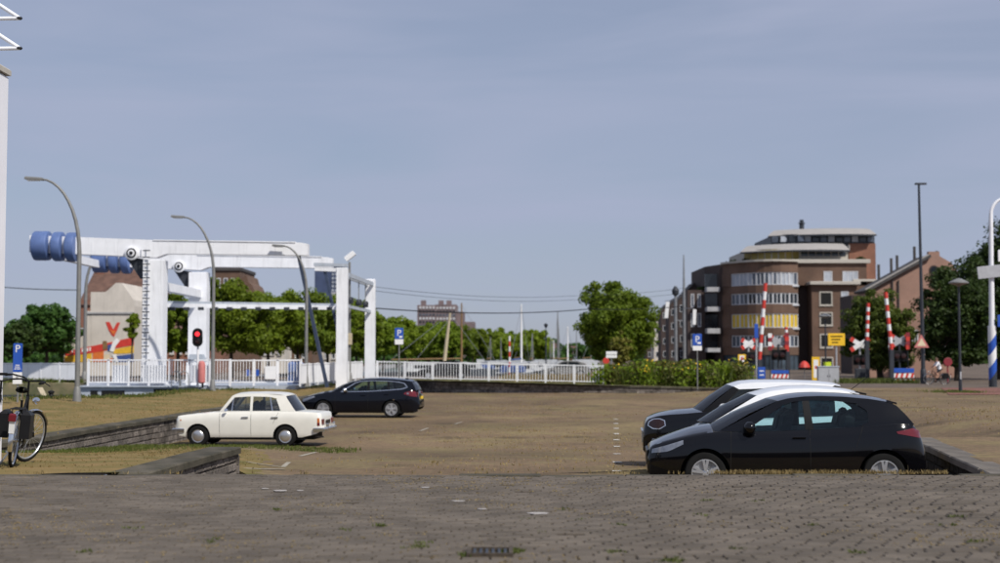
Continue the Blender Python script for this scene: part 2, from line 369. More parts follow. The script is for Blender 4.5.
glass_mat('car_glass_dark', (.50, .55, .57))
glass_mat('clear_glass', (.90, .93, .93))
mat('skin', (.50, .27, .18), .6, var=.08)
mat('shirt', (.78, .78, .82), .8, var=.08, vscale=5)
mat('shorts', (.03, .03, .04), .85, var=.15)
mat('hair', (.09, .05, .03), .8, var=.2)
mat('boat_white', (.46, .47, .48), .4, var=.08)
mat('boat_dark', (.03, .04, .06), .45, var=.2)
mat('sail_blue', (.03, .07, .22), .7, var=.15)
mat('water_base', (.04, .055, .06), .12, var=.2, vscale=.5, bump=.25, bscale=1.6)
mat('asphalt', (.06, .06, .06), .9, var=.2, vscale=1)

def streaks(name, lo=.80, sz=.35):
    m = M[name]; n, l = m.node_tree.nodes, m.node_tree.links; b = n['Principled BSDF']; src = b.inputs['Base Color'].links[0].from_socket
    tcn = n.new('ShaderNodeTexCoord'); mp_ = n.new('ShaderNodeMapping'); mp_.inputs['Scale'].default_value = (4.5, 4.5, sz)
    t = n.new('ShaderNodeTexNoise'); t.inputs['Scale'].default_value = 1.0; t.inputs['Detail'].default_value = 6; t.inputs['Roughness'].default_value = .7
    l.new(tcn.outputs['Object'], mp_.inputs[0]); l.new(mp_.outputs[0], t.inputs['Vector'])
    mr = n.new('ShaderNodeMapRange'); mr.inputs['From Min'].default_value = .52; mr.inputs['From Max'].default_value = .75; mr.inputs['To Min'].default_value = 1.0; mr.inputs['To Max'].default_value = lo
    hs = n.new('ShaderNodeHueSaturation'); l.new(t.outputs['Fac'], mr.inputs['Value']); l.new(mr.outputs['Result'], hs.inputs['Value']); l.new(src, hs.inputs['Color']); l.new(hs.outputs['Color'], b.inputs['Base Color'])
streaks('white_paint', .72); streaks('render_white', .75); streaks('blue_paint', .75); streaks('concrete', .7); streaks('grey_paint', .7)
def stains(name, scale=.9, lo=.45):
    m = M[name]; n, l = m.node_tree.nodes, m.node_tree.links; b = n['Principled BSDF']; src = b.inputs['Base Color'].links[0].from_socket
    tcn = n.new('ShaderNodeTexCoord'); vo = n.new('ShaderNodeTexVoronoi'); vo.inputs['Scale'].default_value = scale; vo.inputs['Randomness'].default_value = 1.0
    t = n.new('ShaderNodeTexNoise'); t.inputs['Scale'].default_value = 2.5; t.inputs['Detail'].default_value = 5; vm = n.new('ShaderNodeMix'); vm.data_type = 'VECTOR'; vm.inputs['Factor'].default_value = .25
    l.new(tcn.outputs['Object'], t.inputs['Vector']); l.new(tcn.outputs['Object'], vm.inputs['A']); l.new(t.outputs['Color'], vm.inputs['B']); l.new(vm.outputs['Result'], vo.inputs['Vector'])
    mr = n.new('ShaderNodeMapRange'); mr.inputs['From Min'].default_value = .10; mr.inputs['From Max'].default_value = .30; mr.inputs['To Min'].default_value = lo; mr.inputs['To Max'].default_value = 1.0
    hs = n.new('ShaderNodeHueSaturation'); l.new(vo.outputs['Distance'], mr.inputs['Value']); l.new(mr.outputs['Result'], hs.inputs['Value']); l.new(src, hs.inputs['Color']); l.new(hs.outputs['Color'], b.inputs['Base Color'])
stains('lot_paving', .55, .62)
# ------------------------------------------------------------------ terrain
LOT = [(17, -.60), (24, -.62), (28, -.70), (37.5, -1.05), (42, -1.05), (56, -.99), (68, -.88), (80, -.64), (95, -.47)]
GL = [(16, 0), (18, -.01), (21, -.12), (25, -.33), (29, -.58), (34, -.80), (36.6, -.90), (37.6, -1.05), (42, -1.05), (56, -.99), (68, -.88), (80, -.64), (95, -.47)]
RT = [(16, 0), (22, -.02), (40, -.14), (60, -.27), (95, -.46)]
LW = [(24, -10.3), (29.4, -9.66), (44, -9.15), (60, -8.05), (82, -5.0)]          # left retaining wall, x by y
LWZ = [(24, -.28), (44, -.29), (60, -.30), (72, -.16), (82, .06)]
def sm(x, pts): return (interp(x - 1, pts) + interp(x, pts) + interp(x + 1, pts)) / 3
def gz(x, y):
    l = sm(y, LOT); z = l
    a = 6.3 + (y - 22) * .03; b = 10.5 + (y - 22) * .09
    z += (interp(y, RT) - l) * sstep(a, b, x)
    if y > 21.9: z += (sm(y, GL) - l) * sstep(-3.7, -6.4, x)
    elif x < -4.3: z = sm(y, GL)
    return z
def sheet(name, mt, y0, y1, ny, xa, xb, nx, zf, label=None, kind='structure', noise=0.0):
    rn = random.Random(hash(name) % 1000 if False else len(name) * 7)
    m = MB()
    def fn(u, v):
        y = y0 + (y1 - y0) * v; x = xa(y) + (xb(y) - xa(y)) * u
        return Vector((x, y, zf(x, y) + (rn.uniform(-noise, noise) if noise else 0)))
    m.grid(nx, ny, fn)
    o = m.build(name, mt, smooth=30, fixn=False)
    tag(o, label, None, None, kind); return o

# foreground pavement: bed of sand, paving bricks, edge kerb
pv = MB()
pv.box((0, 5.0, -.38), (60, 23.94, .69)); pave = pv.build('pavement', 'joint_sand'); tag(pave, 'grey brick paved quay in the foreground', kind='structure')
ROOT[pave.name] = Vector((0, 0, 0))
def und(x, y): return .012 * math.sin(x * .9 + 1.3) * math.sin(y * .7 + x * .2) + .006 * math.sin(x * 2.3 + y * 1.7)
bk = MB(); rn = random.Random(3)
y = 6.2; row = 0
while y < 16.66:
    half = y * .40 + 2.0; x = -half + (row % 2) * .105
    while x < half:
        w = .205 + rn.uniform(-.004, .004); z0 = und(x, y) + rn.uniform(-.003, .003); tx = rn.uniform(-.002, .002); ty = rn.uniform(-.0015, .0015)
        a, b, c, d = x + .007, x + w - .007, y + .007, y + .097
        k = .007
        vs = [(a, c, -.03), (b, c, -.03), (b, d, -.03), (a, d, -.03), (a, c, z0 - .006 - tx - ty), (b, c, z0 - .006 + tx - ty), (b, d, z0 - .006 + tx + ty), (a, d, z0 - .006 - tx + ty),
              (a + k, c + k, z0 - tx - ty), (b - k, c + k, z0 + tx - ty), (b - k, d - k, z0 + tx + ty), (a + k, d - k, z0 - tx + ty)]
        if rn.random() > .006:
            bk.add(vs, [(8, 9, 10, 11), (4, 5, 9, 8), (5, 6, 10, 9), (6, 7, 11, 10), (7, 4, 8, 11), (0, 1, 5, 4), (1, 2, 6, 5), (3, 0, 4, 7)])
        x += w
    y += .1035; row += 1
o = bk.build('paving_brick', 'cobble', pave, fixn=False); o['kind'] = 'stuff'
km = MB(); km.cbox((0, 0, -.1), (.985, .26, .2), .012); kme = km.mesh('kerb_stone', 'cap_stone')
for i in range(26):
    x = -13 + i
    inst(kme, 'kerb_stone', pave, (x, 16.84 + rn.uniform(-.015, .015), -.004 + rn.uniform(-.014, .012)), (rn.uniform(-.015, .015), rn.uniform(-.014, .014), rn.uniform(-.01, .01)))
# worn pale patches on the paving, each a flat flake of old paint
for (px, py, w) in [(280, 491, .16), (425, 486, .10), (458, 500, .12), (538, 513, .17), (482, 509, .08), (265, 489, .07), (300, 491, .07)]:
    d = CAM_H * FOC / (py - HORIZON); p = P(px, py, d)
    m = MB(); n = 9; pts = [(w * (.75 + .5 * rn.random()) * .5 * math.cos(t * 6.283 / n), w * (.75 + .5 * rn.random()) * .42 * math.sin(t * 6.283 / n)) for t in range(n)]
    m.prism(pts, .004, Matrix.Translation((p.x, p.y, und(p.x, p.y) + .004))); m.build('paint_flake', 'pale_stone', pave)

# sunken car park
def bnd(y): return -4.12 + (y - 17) * .045 if y < 21.9 else interp(y, [(21.9, -3.9), (27, -4.6), (32, -5.6), (36, -8.6), (37.5, -9.4), (44, -9.2), (60, -8.1), (82, -5.0), (100, -3.5)])
def rbnd(y): return 6.2 + (y - 17) * .15 if y < 25 else interp(y, [(25, 7.5), (25.7, 40), (100, 70)])
lot = sheet('car_park', 'lot_paving', 16.97, 79.0, 90, bnd, rbnd, 70, gz, 'sunken brown brick car park')
ROOT[lot.name] = Vector((0, 0, 0))
sheet('terrace', 'lot_paving', 16.97, 25.7, 10, lambda y: 6.28 + (y - 17) * .155, lambda y: 40, 12, lambda x, y: interp(y, RT) + .004 - .02, 'brown paving right of the car park')
ramp = sheet('grass_ramp', 'dry_turf', 16.97, 37.6, 44, lambda y: max(interp(y, LW) + .02, -30) if y > 26 else -30, lambda y: (-4.62 + (y - 17) * .045 if y < 21.9 else bnd(y) + .25), 44, lambda x, y: gz(x, y) + .006 - (.25 if x < -13 and y > 20 else 0) * 0, 'dry grass ramp down to the car park', noise=.018)
# grass bank behind the left wall
BE = [(-60, 50), (-18.2, 51), (-16.0, 53), (-14.6, 57.5), (-14.3, 64.5), (-10.4, 71.5), (-8.0, 79), (-4.6, 82.5)]   # far edge (x, y)
def bank_z(x, y):
    w = interp(y, LWZ); t = sstep(0, 9, interp(y, LW) - x)
    return w - .03 + (-.06 - (w - .03)) * t * .9 + .03 * math.sin(x * .7 + y * .5)
m = MB(); nx, ny = 60, 60
def bank(u, v):
    # u runs along the wall from front to back, v from wall to far edge
    y0 = 24 + 58 * u; x0 = interp(y0, LW) - .40
    k = u * (len(BE) - 1); i = min(int(k), len(BE) - 2); t = k - i
    x1 = BE[i][0] + (BE[i + 1][0] - BE[i][0]) * t; y1 = BE[i][1] + (BE[i + 1][1] - BE[i][1]) * t
    x = x0 + (x1 - x0) * v; y = y0 + (y1 - y0) * v
    return Vector((x, y, bank_z(x, y) + rn.uniform(-.012, .012) - (1.2 if v == 1 else 0)))
m.grid(nx, ny, bank); o = m.build('grass_bank', 'dry_turf', smooth=30, fixn=False); tag(o, 'dry grass bank beside the canal', kind='structure')

# land behind the car park, canal water, far land
def top_z(x): return interp(x, [(-5, .05), (0, -.06), (5.6, -.22), (11, -.36), (14, -.43)])
def back_z(x, y): return top_z(x) + (-.47 - top_z(x)) * sstep(79, 112, y)
sheet('verge', 'verge_turf', 78.6, 92, 12, lambda y: -5.2 + (y - 79) * .06, lambda y: 11.8 + (y - 79) * .5, 30, lambda x, y: back_z(x, y) + .012, 'strip of rough grass behind the car park wall', noise=.02)
sheet('street', 'street_paving', 78.8, 130, 30, lambda y: -5.5, lambda y: 130, 60, lambda x, y: back_z(x, y), 'paved street behind the car park')
o = MB().grid(40, 16, lambda u, v: (lambda x, y: Vector((x, y, gz(x, y) + .02)))(19.5 + 70 * u + 5 * v, 61 + 17 * v)).build('cycle_path', 'red_paving'); tag(o, 'red brick cycle path at the right', kind='structure')
g = MB()
for (x0, y0, x1, y1, z) in [(6.5, 130, 3000, 900, -.474), (-3000, 120, -24, 900, -.474), (-3000, 900, 3000, 6000, -.474), (-5.5, 92, 6.5, 131, -.49)]:
    g.add([(x0, y0, z), (x1, y0, z), (x1, y1, z), (x0, y1, z)], [(0, 1, 2, 3)])
g.add([(-400, 73.6, .08), (-19.5, 73.6, .08), (-19.5, 121, -.44), (-400, 121, -.44)], [(0, 1, 2, 3)])
g.add([(-19.5, 80.5, .04), (-5.5, 83, .0), (-5.5, 121, -.46), (-19.5, 121, -.44)], [(0, 1, 2, 3)])
g.add([(-24, 120.5, -.45), (-5.5, 120.5, -.46), (-5.5, 131, -.47), (-24, 131, -.47)], [(0, 1, 2, 3)])
o = g.build('ground', 'street_paving', fixn=False); tag(o, 'paved land around the harbour', kind='structure')
w = MB(); w.add([(-24, 130.9, -1.15), (6.5, 130.9, -1.15), (6.5, 900, -1.15), (-24, 900, -1.15)], [(0, 1, 2, 3)])
w.add([(-400, 48, -1.12), (-6, 48, -1.12), (-6, 84, -1.12), (-400, 84, -1.12)], [(0, 1, 2, 3)])
o = w.build('water', 'water_base', fixn=False); tag(o, 'dark canal water', kind='structure')
q = MB(); q.box((-24.15, 515, -.9), (.3, 770, .86)); q.box((6.65, 515, -.9), (.3, 770, .86)); q.box((-8.7, 131.1, -.9), (30.7, .3, .84))
o = q.build('quay', 'concrete'); tag(o, 'concrete harbour quay edge', kind='structure')

# ------------------------------------------------------------------ stone walls
stone_me = []
for i in range(4):
    m = MB(); r2 = random.Random(i + 11)
    j = lambda s=.1: r2.uniform(-s, s)
    vs = [(-.5, -.5, -.5), (.5, -.5, -.5), (.5, .5, -.5), (-.5, .5, -.5), (-.5, -.5, .5), (.5, -.5, .5), (.5, .5, .5), (-.5, .5, .5)]
    fr = [(-.40 + j(.06), -.5 - .12, -.36 + j(.08)), (.40 + j(.06), -.62, -.36 + j(.08)), (.40 + j(.06), -.62, .36 + j(.08)), (-.40 + j(.06), -.62, .36 + j(.08))]
    m.add(vs + fr, [(8, 9, 10, 11), (0, 1, 9, 8), (1, 5, 10, 9), (5, 4, 11, 10), (4, 0, 8, 11), (1, 2, 6, 5), (0, 4, 7, 3), (4, 5, 6, 7)])
    stone_me.append(m.mesh('stone', 'stone'))
def wall_run(root, pts, th, face_h, ztop, limit, seed, capw=1.1, capt=.10, course=.17, slen=.42, smt=None, cmt='cap_stone'):
    """pts: plan line of the visible face (the wall lies to its left when walking along it)"""
    r2 = random.Random(seed); count = 0; far = MB()
    core = MB()
    for (a, b) in zip(pts, pts[1:]):
        a = Vector((*a, 0)); b = Vector((*b, 0)); L = (b - a).length; d = (b - a) / L; nrm = Vector((-d.y, d.x, 0)); ang = math.atan2(d.y, d.x)
        n = max(1, round(L / capw)); cl = L / n
        for i in range(n):
            t = (i + .5) / n; c = a + d * (t * L) + nrm * (th / 2 - .03); zt = ztop(c.x, c.y)
            mm = CAPS.setdefault((round(cl, 3), th, capt, cmt), None)
            if mm is None:
                k = MB(); k.cbox((0, 0, 0), (cl - .012, th, capt), .018); mm = CAPS[(round(cl, 3), th, capt, cmt)] = k.mesh('cap_stone', cmt)
            z2 = ztop(*(a + d * ((t + .4 / n) * L)).xy); z1 = ztop(*(a + d * ((t - .4 / n) * L)).xy)
            inst(mm, 'cap_stone', root, (c.x, c.y, zt - capt / 2 + r2.uniform(-.006, .006)), (r2.uniform(-.006, .006), -math.atan2(z2 - z1, .8 * cl), ang + r2.uniform(-.004, .004)))
        # core
        for i in range(n):
            c = a + d * ((i + .5) / n * L) + nrm * (th / 2 + .02); zt = ztop(c.x, c.y) - capt * .9; h = 1.1
            core.box((c.x, c.y, zt - h / 2), (cl * 1.02, th - .16, h), ang)
        # face stones
        s = 0
        rows = int(face_h / course) + 1
        for rw in range(rows):
            s = -r2.random() * .3
            while s < L:
                w = slen * r2.uniform(.6, 1.35); c = a + d * min(max(s + w / 2, 0.05), L - .05); zt = ztop(c.x, c.y) - capt - course * (rw + .5)
                pos = c + nrm * (.10); dim = (w - .02, .12, course - .018)
                if (pos.y < limit):
                    inst((smt or stone_me)[r2.randrange(4)], 'stone', root, (pos.x, pos.y, zt), (0, 0, ang + r2.uniform(-.02, .02)), dim); count += 1
                else:
                    far.box((pos.x, pos.y, zt), (dim[0], dim[1] + r2.uniform(0, .03), dim[2]), ang)
                s += w
    core.build('core', 'mortar', root)
    if far.v:
        o = far.build('masonry', 'stone', root); o['kind'] = 'stuff'
CAPS = {}
shade_me = []
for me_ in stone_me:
    c_ = me_.copy(); c_.materials.clear(); c_.materials.append(M['stone_shade_tone']); shade_me.append(c_)  # stone copies recoloured with the painted shade
wr = thing('retaining_wall', 'low stone wall with end face at the lower left, before the white car', 'wall', (-4.2, 17, 0))
wall_run(wr, [(-4.30, 17.05), (-4.06, 21.9)], .50, .75, lambda x, y: .012, 99, 1, capw=1.2, slen=.34, course=.14)
m = MB()
for i in range(4):
    for jx in range(2): m.box((-4.17 - .25 * jx + .0, 21.9, -.2 - .14 * i), (.22, .10, .125), 0)
m.build('end_face', 'stone', wr)
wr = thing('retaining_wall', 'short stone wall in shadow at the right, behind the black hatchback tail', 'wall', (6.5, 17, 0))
wall_run(wr, [(7.30, 25.0), (6.02, 17.05)], .40, .6, lambda x, y: -.03, 99, 2, capw=1.2, slen=.4, smt=shade_me, cmt='cap_pale')
wr = thing('retaining_wall', 'long dark stone wall below the dry grass bank on the left', 'wall', (-9, 30, 0))
wall_run(wr, [(x, y) for y, x in LW][::-1][::-1][::1] if False else [(x, y) for (y, x) in [(24, -10.3), (29.4, -9.66), (36, -9.45), (44, -9.15), (52, -8.6), (60, -8.05), (71, -6.55), (82, -5.0)]], .50, .72, lambda x, y: interp(y, LWZ), 38.5, 3, capw=1.3, slen=.34, course=.15)
wr = thing('retaining_wall', 'low stone wall along the back of the car park under the white railing', 'wall', (3, 79, 0))
BW = [(-5.0, 82.0), (-3.5, 79.6), (0, 79.1), (5.6, 78.8), (9, 78.5), (12.4, 78.2)]
wall_run(wr, BW, .5, .55, lambda x, y: top_z(x) + .02, 10, 4, capw=1.5, slen=.6, course=.18)

# ------------------------------------------------------------------ painted bay marks on the car park
def mark(pts, w, name='bay_marking', mt='marking'):
    m = MB()
    (x0, y0), (x1, y1) = pts
    L = math.hypot(x1 - x0, y1 - y0); n = max(2, int(L / .3)); dx, dy = (x1 - x0) / L, (y1 - y0) / L
    m.grid(n, 2, lambda u, v: Vector((x0 + (x1 - x0) * u - dy * (v - .5) * w, y0 + (y1 - y0) * u + dx * (v - .5) * w, gz(x0 + (x1 - x0) * u - dy * (v - .5) * w, y0 + (y1 - y0) * u + dx * (v - .5) * w) + .012)))
    m.build(name, mt, lot, fixn=False)
def lotpt(px, py):
    d = 20.0
    for _ in range(40):
        p = P(px, py, d); z = gz(p.x, d); d = d + ((CAM_H - z) * FOC / (py - HORIZON) - d) * .5
    p = P(px, py, d); return (p.x, d)
yy = 471
while yy > 418:
    a = lotpt(617.5 - (471 - yy) * .03, yy); mark([(a[0] - .085, a[1]), (a[0] + .085, a[1] + .0)], .34); yy -= max(4.0, (yy - 380) * .10)
for (a, b) in [((243, 461), (283, 467)), ((283, 467), (289, 462)), ((243, 468), (285, 469)), ((300, 456), (316, 452)), ((420, 431), (428, 428)), ((455, 424), (462, 422))]:
    mark([lotpt(*a), lotpt(*b)], .09, mt='marking_worn')

# ------------------------------------------------------------------ grass blades and weeds
def blades(name, spots, n_each, hmin, hmax, spread, mt, label, seed, lean=.5, width=.012, parent=None):
    r = np.random.default_rng(seed); S = np.array(spots, float); N = len(S) * n_each
    base = np.repeat(S, n_each, 0); base[:, :2] += r.normal(0, spread, (N, 2))
    h = r.uniform(hmin, hmax, N); an = r.uniform(0, 6.283, N); ln = r.uniform(0, lean, N) * h; wd = width * r.uniform(.6, 1.4, N)
    a2 = r.uniform(0, 6.283, N)
    sx, sy = np.cos(a2) * wd, np.sin(a2) * wd; lx, ly = np.cos(an) * ln, np.sin(an) * ln
    v = np.zeros((N, 4, 3))
    v[:, 0] = base; v[:, 0, 0] -= sx; v[:, 0, 1] -= sy; v[:, 1] = base; v[:, 1, 0] += sx; v[:, 1, 1] += sy
    v[:, 2] = base; v[:, 2, 0] += sx * .8 + lx * .45; v[:, 2, 1] += sy * .8 + ly * .45; v[:, 2, 2] += h * .62
    v[:, 3] = base; v[:, 3, 0] += lx; v[:, 3, 1] += ly; v[:, 3, 2] += h
    me = quads(name, v, mt)
    o = bpy.data.objects.new(name, me); C.objects.link(o); tag(o, label, None, None, 'stuff'); return o
def quads(name, v, mt, smooth=False):
    N = len(v); me = bpy.data.meshes.new(name)
    me.vertices.add(N * 4); me.vertices.foreach_set('co', v.reshape(-1).astype(np.float32))
    me.loops.add(N * 4); me.loops.foreach_set('vertex_index', np.arange(N * 4, dtype=np.int32))
    me.polygons.add(N); me.polygons.foreach_set('loop_start', np.arange(0, N * 4, 4, dtype=np.int32)); me.polygons.foreach_set('loop_total', np.full(N, 4, np.int32))
    for k in (mt if isinstance(mt, (list, tuple)) else [mt]): me.materials.append(M[k])
    me.update(calc_edges=True); me.validate(); return me
rs = random.Random(21)
sp = []
for _ in range(1500):
    y = 17.2 + 18.4 * rs.random(); lo = interp(y, LW) if y > 26 else -14; hi = (-4.75 if y < 21.9 else bnd(y) - .2)
    x = lo + (hi - lo) * rs.random(); sp.append((x, y, gz(x, y)))
blades('dry_grass', sp, 7, .01, .035, .14, 'dry_blade', 'dry straw-coloured grass on the ramp', 1)
sp = []
for _ in range(900):
    y = 26 + 10 * rs.random(); x = interp(y, LW) + .1 + abs(rs.gauss(0, 1.0)); sp.append((x, y, gz(x, y)))
for _ in range(500):
    x = rs.uniform(-9.0, -3.6); y = rs.uniform(33.5, 37.2); sp.append((x, y, gz(x, y)))
blades('green_grass', sp, 6, .02, .08, .10, 'green_blade', 'greener grass at the foot of the wall and around the white car', 2)
sp = []
for _ in range(1500):
    u = rs.random(); v = rs.random() ** 1.2
    p = bank(u * .999, v * .96); sp.append((p.x, p.y, p.z))
blades('bank_grass', sp, 6, .015, .04, .25, 'dry_blade', 'dry grass blades on the canal bank', 3, width=.02)
sp = []
for _ in range(700):
    u = rs.random(); p = bank(u * .9, .80 + .18 * rs.random()); sp.append((p.x, p.y, p.z))
blades('bank_weed', sp, 6, .03, .12, .18, 'green_blade', 'green weeds along the canal edge', 4, width=.02)
# weeds between the paving bricks
sp = []; sp2 = []
for (px, py, n) in [(380, 524, 6), (280, 509, 3), (562, 508, 2), (525, 519, 4), (543, 532, 4), (580, 519, 4), (415, 546, 9), (424, 541, 3), (672, 560, 16), (735, 547, 3), (612, 551, 7), (512, 550, 26), (468, 553, 8), (345, 528, 2),
                    (85, 551, 3), (130, 527, 2), (208, 540, 3), (705, 514, 2), (625, 524, 3), (811, 524, 2), (955, 515, 3), (975, 540, 4), (940, 523, 2), (850, 551, 4), (760, 500, 2), (705, 500, 2)]:
    d = CAM_H * FOC / (py - HORIZON); p = P(px, py, d)
    for _ in range(n): sp.append((p.x + rs.gauss(0, .035), p.y + rs.gauss(0, .05), .0))
for _ in range(3400):
    y = rs.uniform(9, 16.6); x = rs.uniform(-.4, .4) * y * .95
    if math.sin(x * 1.3 + 2) + math.sin(y * 2.1 + x) + rs.gauss(0, .8) + (.6 if x < -1.5 and y < 13 else 0) < .45: continue
    sp2.append((x, round(y / .1035) * .1035 + 6.2 % .1035, -.002))
blades('paving_weed', sp, 11, .008, .028, .022, 'green_blade', 'small green weeds in the paving joints', 5, lean=.9, width=.006)
blades('joint_moss', sp2, 7, .004, .012, .028, 'dry_blade', 'dry moss in the paving joints', 6, lean=1.2, width=.006)
sp = [(rs.uniform(2.6, 5.4) if rs.random() < .75 else rs.uniform(-13, 7), 16.99 + rs.gauss(0, .02), .0) for _ in range(330)]
blades('edge_grass', sp, 6, .015, .06, .025, 'dry_blade', 'dry grass along the pavement edge', 7, lean=.8, width=.006)
sp = []
for _ in range(9000):
    y = rs.uniform(25, 78); x = rs.uniform(-9, 34)
    if x < bnd(y) + .3 or math.sin(x * .55 + 1) + math.sin(y * .33 + x * .2) + rs.gauss(0, .9) < .5: continue
    sp.append((x, y, gz(x, y)))
blades('car_park_weed', sp, 5, .015, .055, .14, 'dry_blade', 'dry weeds between the car park bricks', 8, lean=.9, width=.012)
# drain grate
d = CAM_H * FOC / (552 - HORIZON); p = P(490, 552, d)
dg = thing('drain_grate', 'rusty iron drain grate set in the brick paving', 'drain grate', (p.x, p.y, .0))
m = MB()
for sx in (-1, 1): m.box((p.x + sx * .15, p.y, .008), (.03, .34, .04))
for sy in (-1, 1): m.box((p.x, p.y + sy * .155, .0075), (.27, .03, .04))
m.build('frame', 'bark', dg)
for i in range(6): MB().box((p.x - .11 + i * .044, p.y, .006), (.02, .28, .03)).build('bar', 'dark_steel', dg)
MB().box((p.x, p.y, -.006), (.27, .28, .012)).build('pit', 'void', dg)
# ------------------------------------------------------------------ cars
YAW = -R(4.6)
def resample(poly, n):
    pts = [Vector((x, z)) for x, z in poly]; ds = [0]
    for a, b in zip(pts, pts[1:]): ds.append(ds[-1] + (b - a).length)
    out = []
    for i in range(n):
        t = ds[-1] * i / (n - 1)
        k = 0
        while k < len(ds) - 2 and ds[k + 1] < t: k += 1
        f = (t - ds[k]) / max(1e-9, ds[k + 1] - ds[k]); out.append(pts[k].lerp(pts[k + 1], f))
    return out
def smooth_curve(pts, x):      # catmull-like monotone interpolation
    if x <= pts[0][0]: return pts[0][1]
    if x >= pts[-1][0]: return pts[-1][1]
    for i in range(len(pts) - 1):
        a, b = pts[i], pts[i + 1]
        if x <= b[0]:
            t = (x - a[0]) / (b[0] - a[0])
            def sl(j):
                if j <= 0 or j >= len(pts) - 1:
                    k = min(max(j, 0), len(pts) - 2); k = 0 if j <= 0 else len(pts) - 2
                    return (pts[k + 1][1] - pts[k][1]) / (pts[k + 1][0] - pts[k][0])
                return (pts[j + 1][1] - pts[j - 1][1]) / (pts[j + 1][0] - pts[j - 1][0])
            h = b[0] - a[0]; m0, m1 = sl(i) * h, sl(i + 1) * h
            return (2 * t**3 - 3 * t**2 + 1) * a[1] + (t**3 - 2 * t**2 + t) * m0 + (-2 * t**3 + 3 * t**2) * b[1] + (t**3 - t**2) * m1
def car(S, label, x, y, z, yaw=YAW, pitch=0, roll=0):
    L, W = S['L'], S['W']; hw0 = W / 2
    root = thing('parked_car', label, 'car', (x, y, z), yaw, 'cars on the sunken car park')
    root.rotation_euler = (roll, pitch, yaw)
    ox = -L / 2
    fr, rr = S.get('fr', (.30, .75)), S.get('rr', (.22, .85))
    def plan(xx):
        p = 1.0
        if xx < fr[0] * 2: t = 1 - xx / (fr[0] * 2); p *= 1 - (1 - fr[1]) * t ** 2.6
        if xx > L - rr[0] * 2: t = 1 - (L - xx) / (rr[0] * 2); p *= 1 - (1 - rr[1]) * t ** 2.6
        return p * (1 - .02 * ((xx - L / 2) / (L / 2)) ** 2)
    zsill = S.get('sill', .2)
    vz = S.get('vert', [(0, .90), (.12, .95), (.35, .99), (.55, 1.0), (.75, .985), (.9, .955), (1.0, .90)])
    up = S['up']
    def ztop(xx): return smooth_curve(up, xx)
    def Yl(xx, zz):
        zt = ztop(xx); t = (zz - zsill) / max(.1, zt - zsill)
        return hw0 * plan(xx) * interp(t, vz)
    xs = [i * L / 110 for i in range(111)]
    for xw in S['wheels']:
        ra = S['ra']; xs += [xw - ra, xw - ra - .002, xw + ra, xw + ra + .002] + [xw + ra * math.cos(R(a)) for a in (15, 30, 45, 60, 75, 90, 105, 120, 135, 150, 165)]
    xs = sorted(set(round(v, 4) for v in xs if 0 <= v <= L))
    low = S['low']
    def zlow(xx):
        zz = interp(xx, low)
        for xw in S['wheels']:
            dx = abs(xx - xw)
            if dx <= S['ra']: zz = max(zz, S['rw'] + math.sqrt(max(0, S['ra'] ** 2 - dx * dx)) * S.get('archk', 1.0))
        return zz
    rows = [0, .04, .10, .2, .32, .45, .55, .65, .75, .84, .91, .96, 1.0]
    top = [.85, .65, .4, .15]
    m = MB(); prev = None; nr = None
    c0, c1 = S['cabin']
    for xx in xs:
        zt, zl0 = ztop(xx), zlow(xx)
        zb = interp(xx, low)
        half = []
        for t in rows:
            zz = max(zl0, zb + (zt - zb) * t)
            half.append((Yl(xx, zz), zz))
        yt = half[-1][0]
        cr = S.get('crown', .05) * (0 if c0 <= xx <= c1 else 1) * min(1, .25 + xx / .9)
        cc = [(yt * k, zt + cr * (1 - k * k)) for k in top]
        ring = [(xx + ox, -yv, zz) for yv, zz in half + cc] + [(xx + ox, yv, zz) for yv, zz in (half + cc)[::-1]]
        b = len(m.v); m.v += ring
        if prev is not None:
            for i in range(len(ring) - 1):
                inside = (c0 <= xx <= c1 + .02) and (len(half) <= i + 1 and i + 1 <= len(ring) - len(half))
                m.f.append((prev + i, prev + i + 1, b + i + 1, b + i)); m.m.append(1 if inside else 0)
        else: m.f.append(tuple(range(b, b + len(ring)))); m.m.append(0)
        prev = b; nr = len(ring)
    m.f.append(tuple(range(prev, prev + nr))[::-1]); m.m.append(0)
    body = m.build('body', [S['paint'], 'seat_fabric'], root, smooth=42, local=True)
    # underbody
    m = MB(); m.box((0, 0, .42), (L - .5, W - .56, .46)); m.box((0, 0, .24), (L - .9, W - .2, .10)); m.build('underbody', 'void', root, local=True)
    # greenhouse
    A, RF, D = S['A'], S['roof'], S['D']
    zr = max(p[1] for p in RF); belt = S['belt']
    gb, gr = S.get('gb', .90), S.get('gr', .70)
    def Yg(xx, zz):
        zb = interp(xx, belt); t = min(1.05, max(-.1, (zz - zb) / (zr - zb)))
        xm = (A[0][0] + D[-1][0]) / 2; hl = (D[-1][0] - A[0][0]) / 2
        k = 1 - .07 * abs((xx - xm) / hl) ** 2.5
        return hw0 * k * (gb - (gb - gr) * (t ** 1.25 if t > 0 else t))
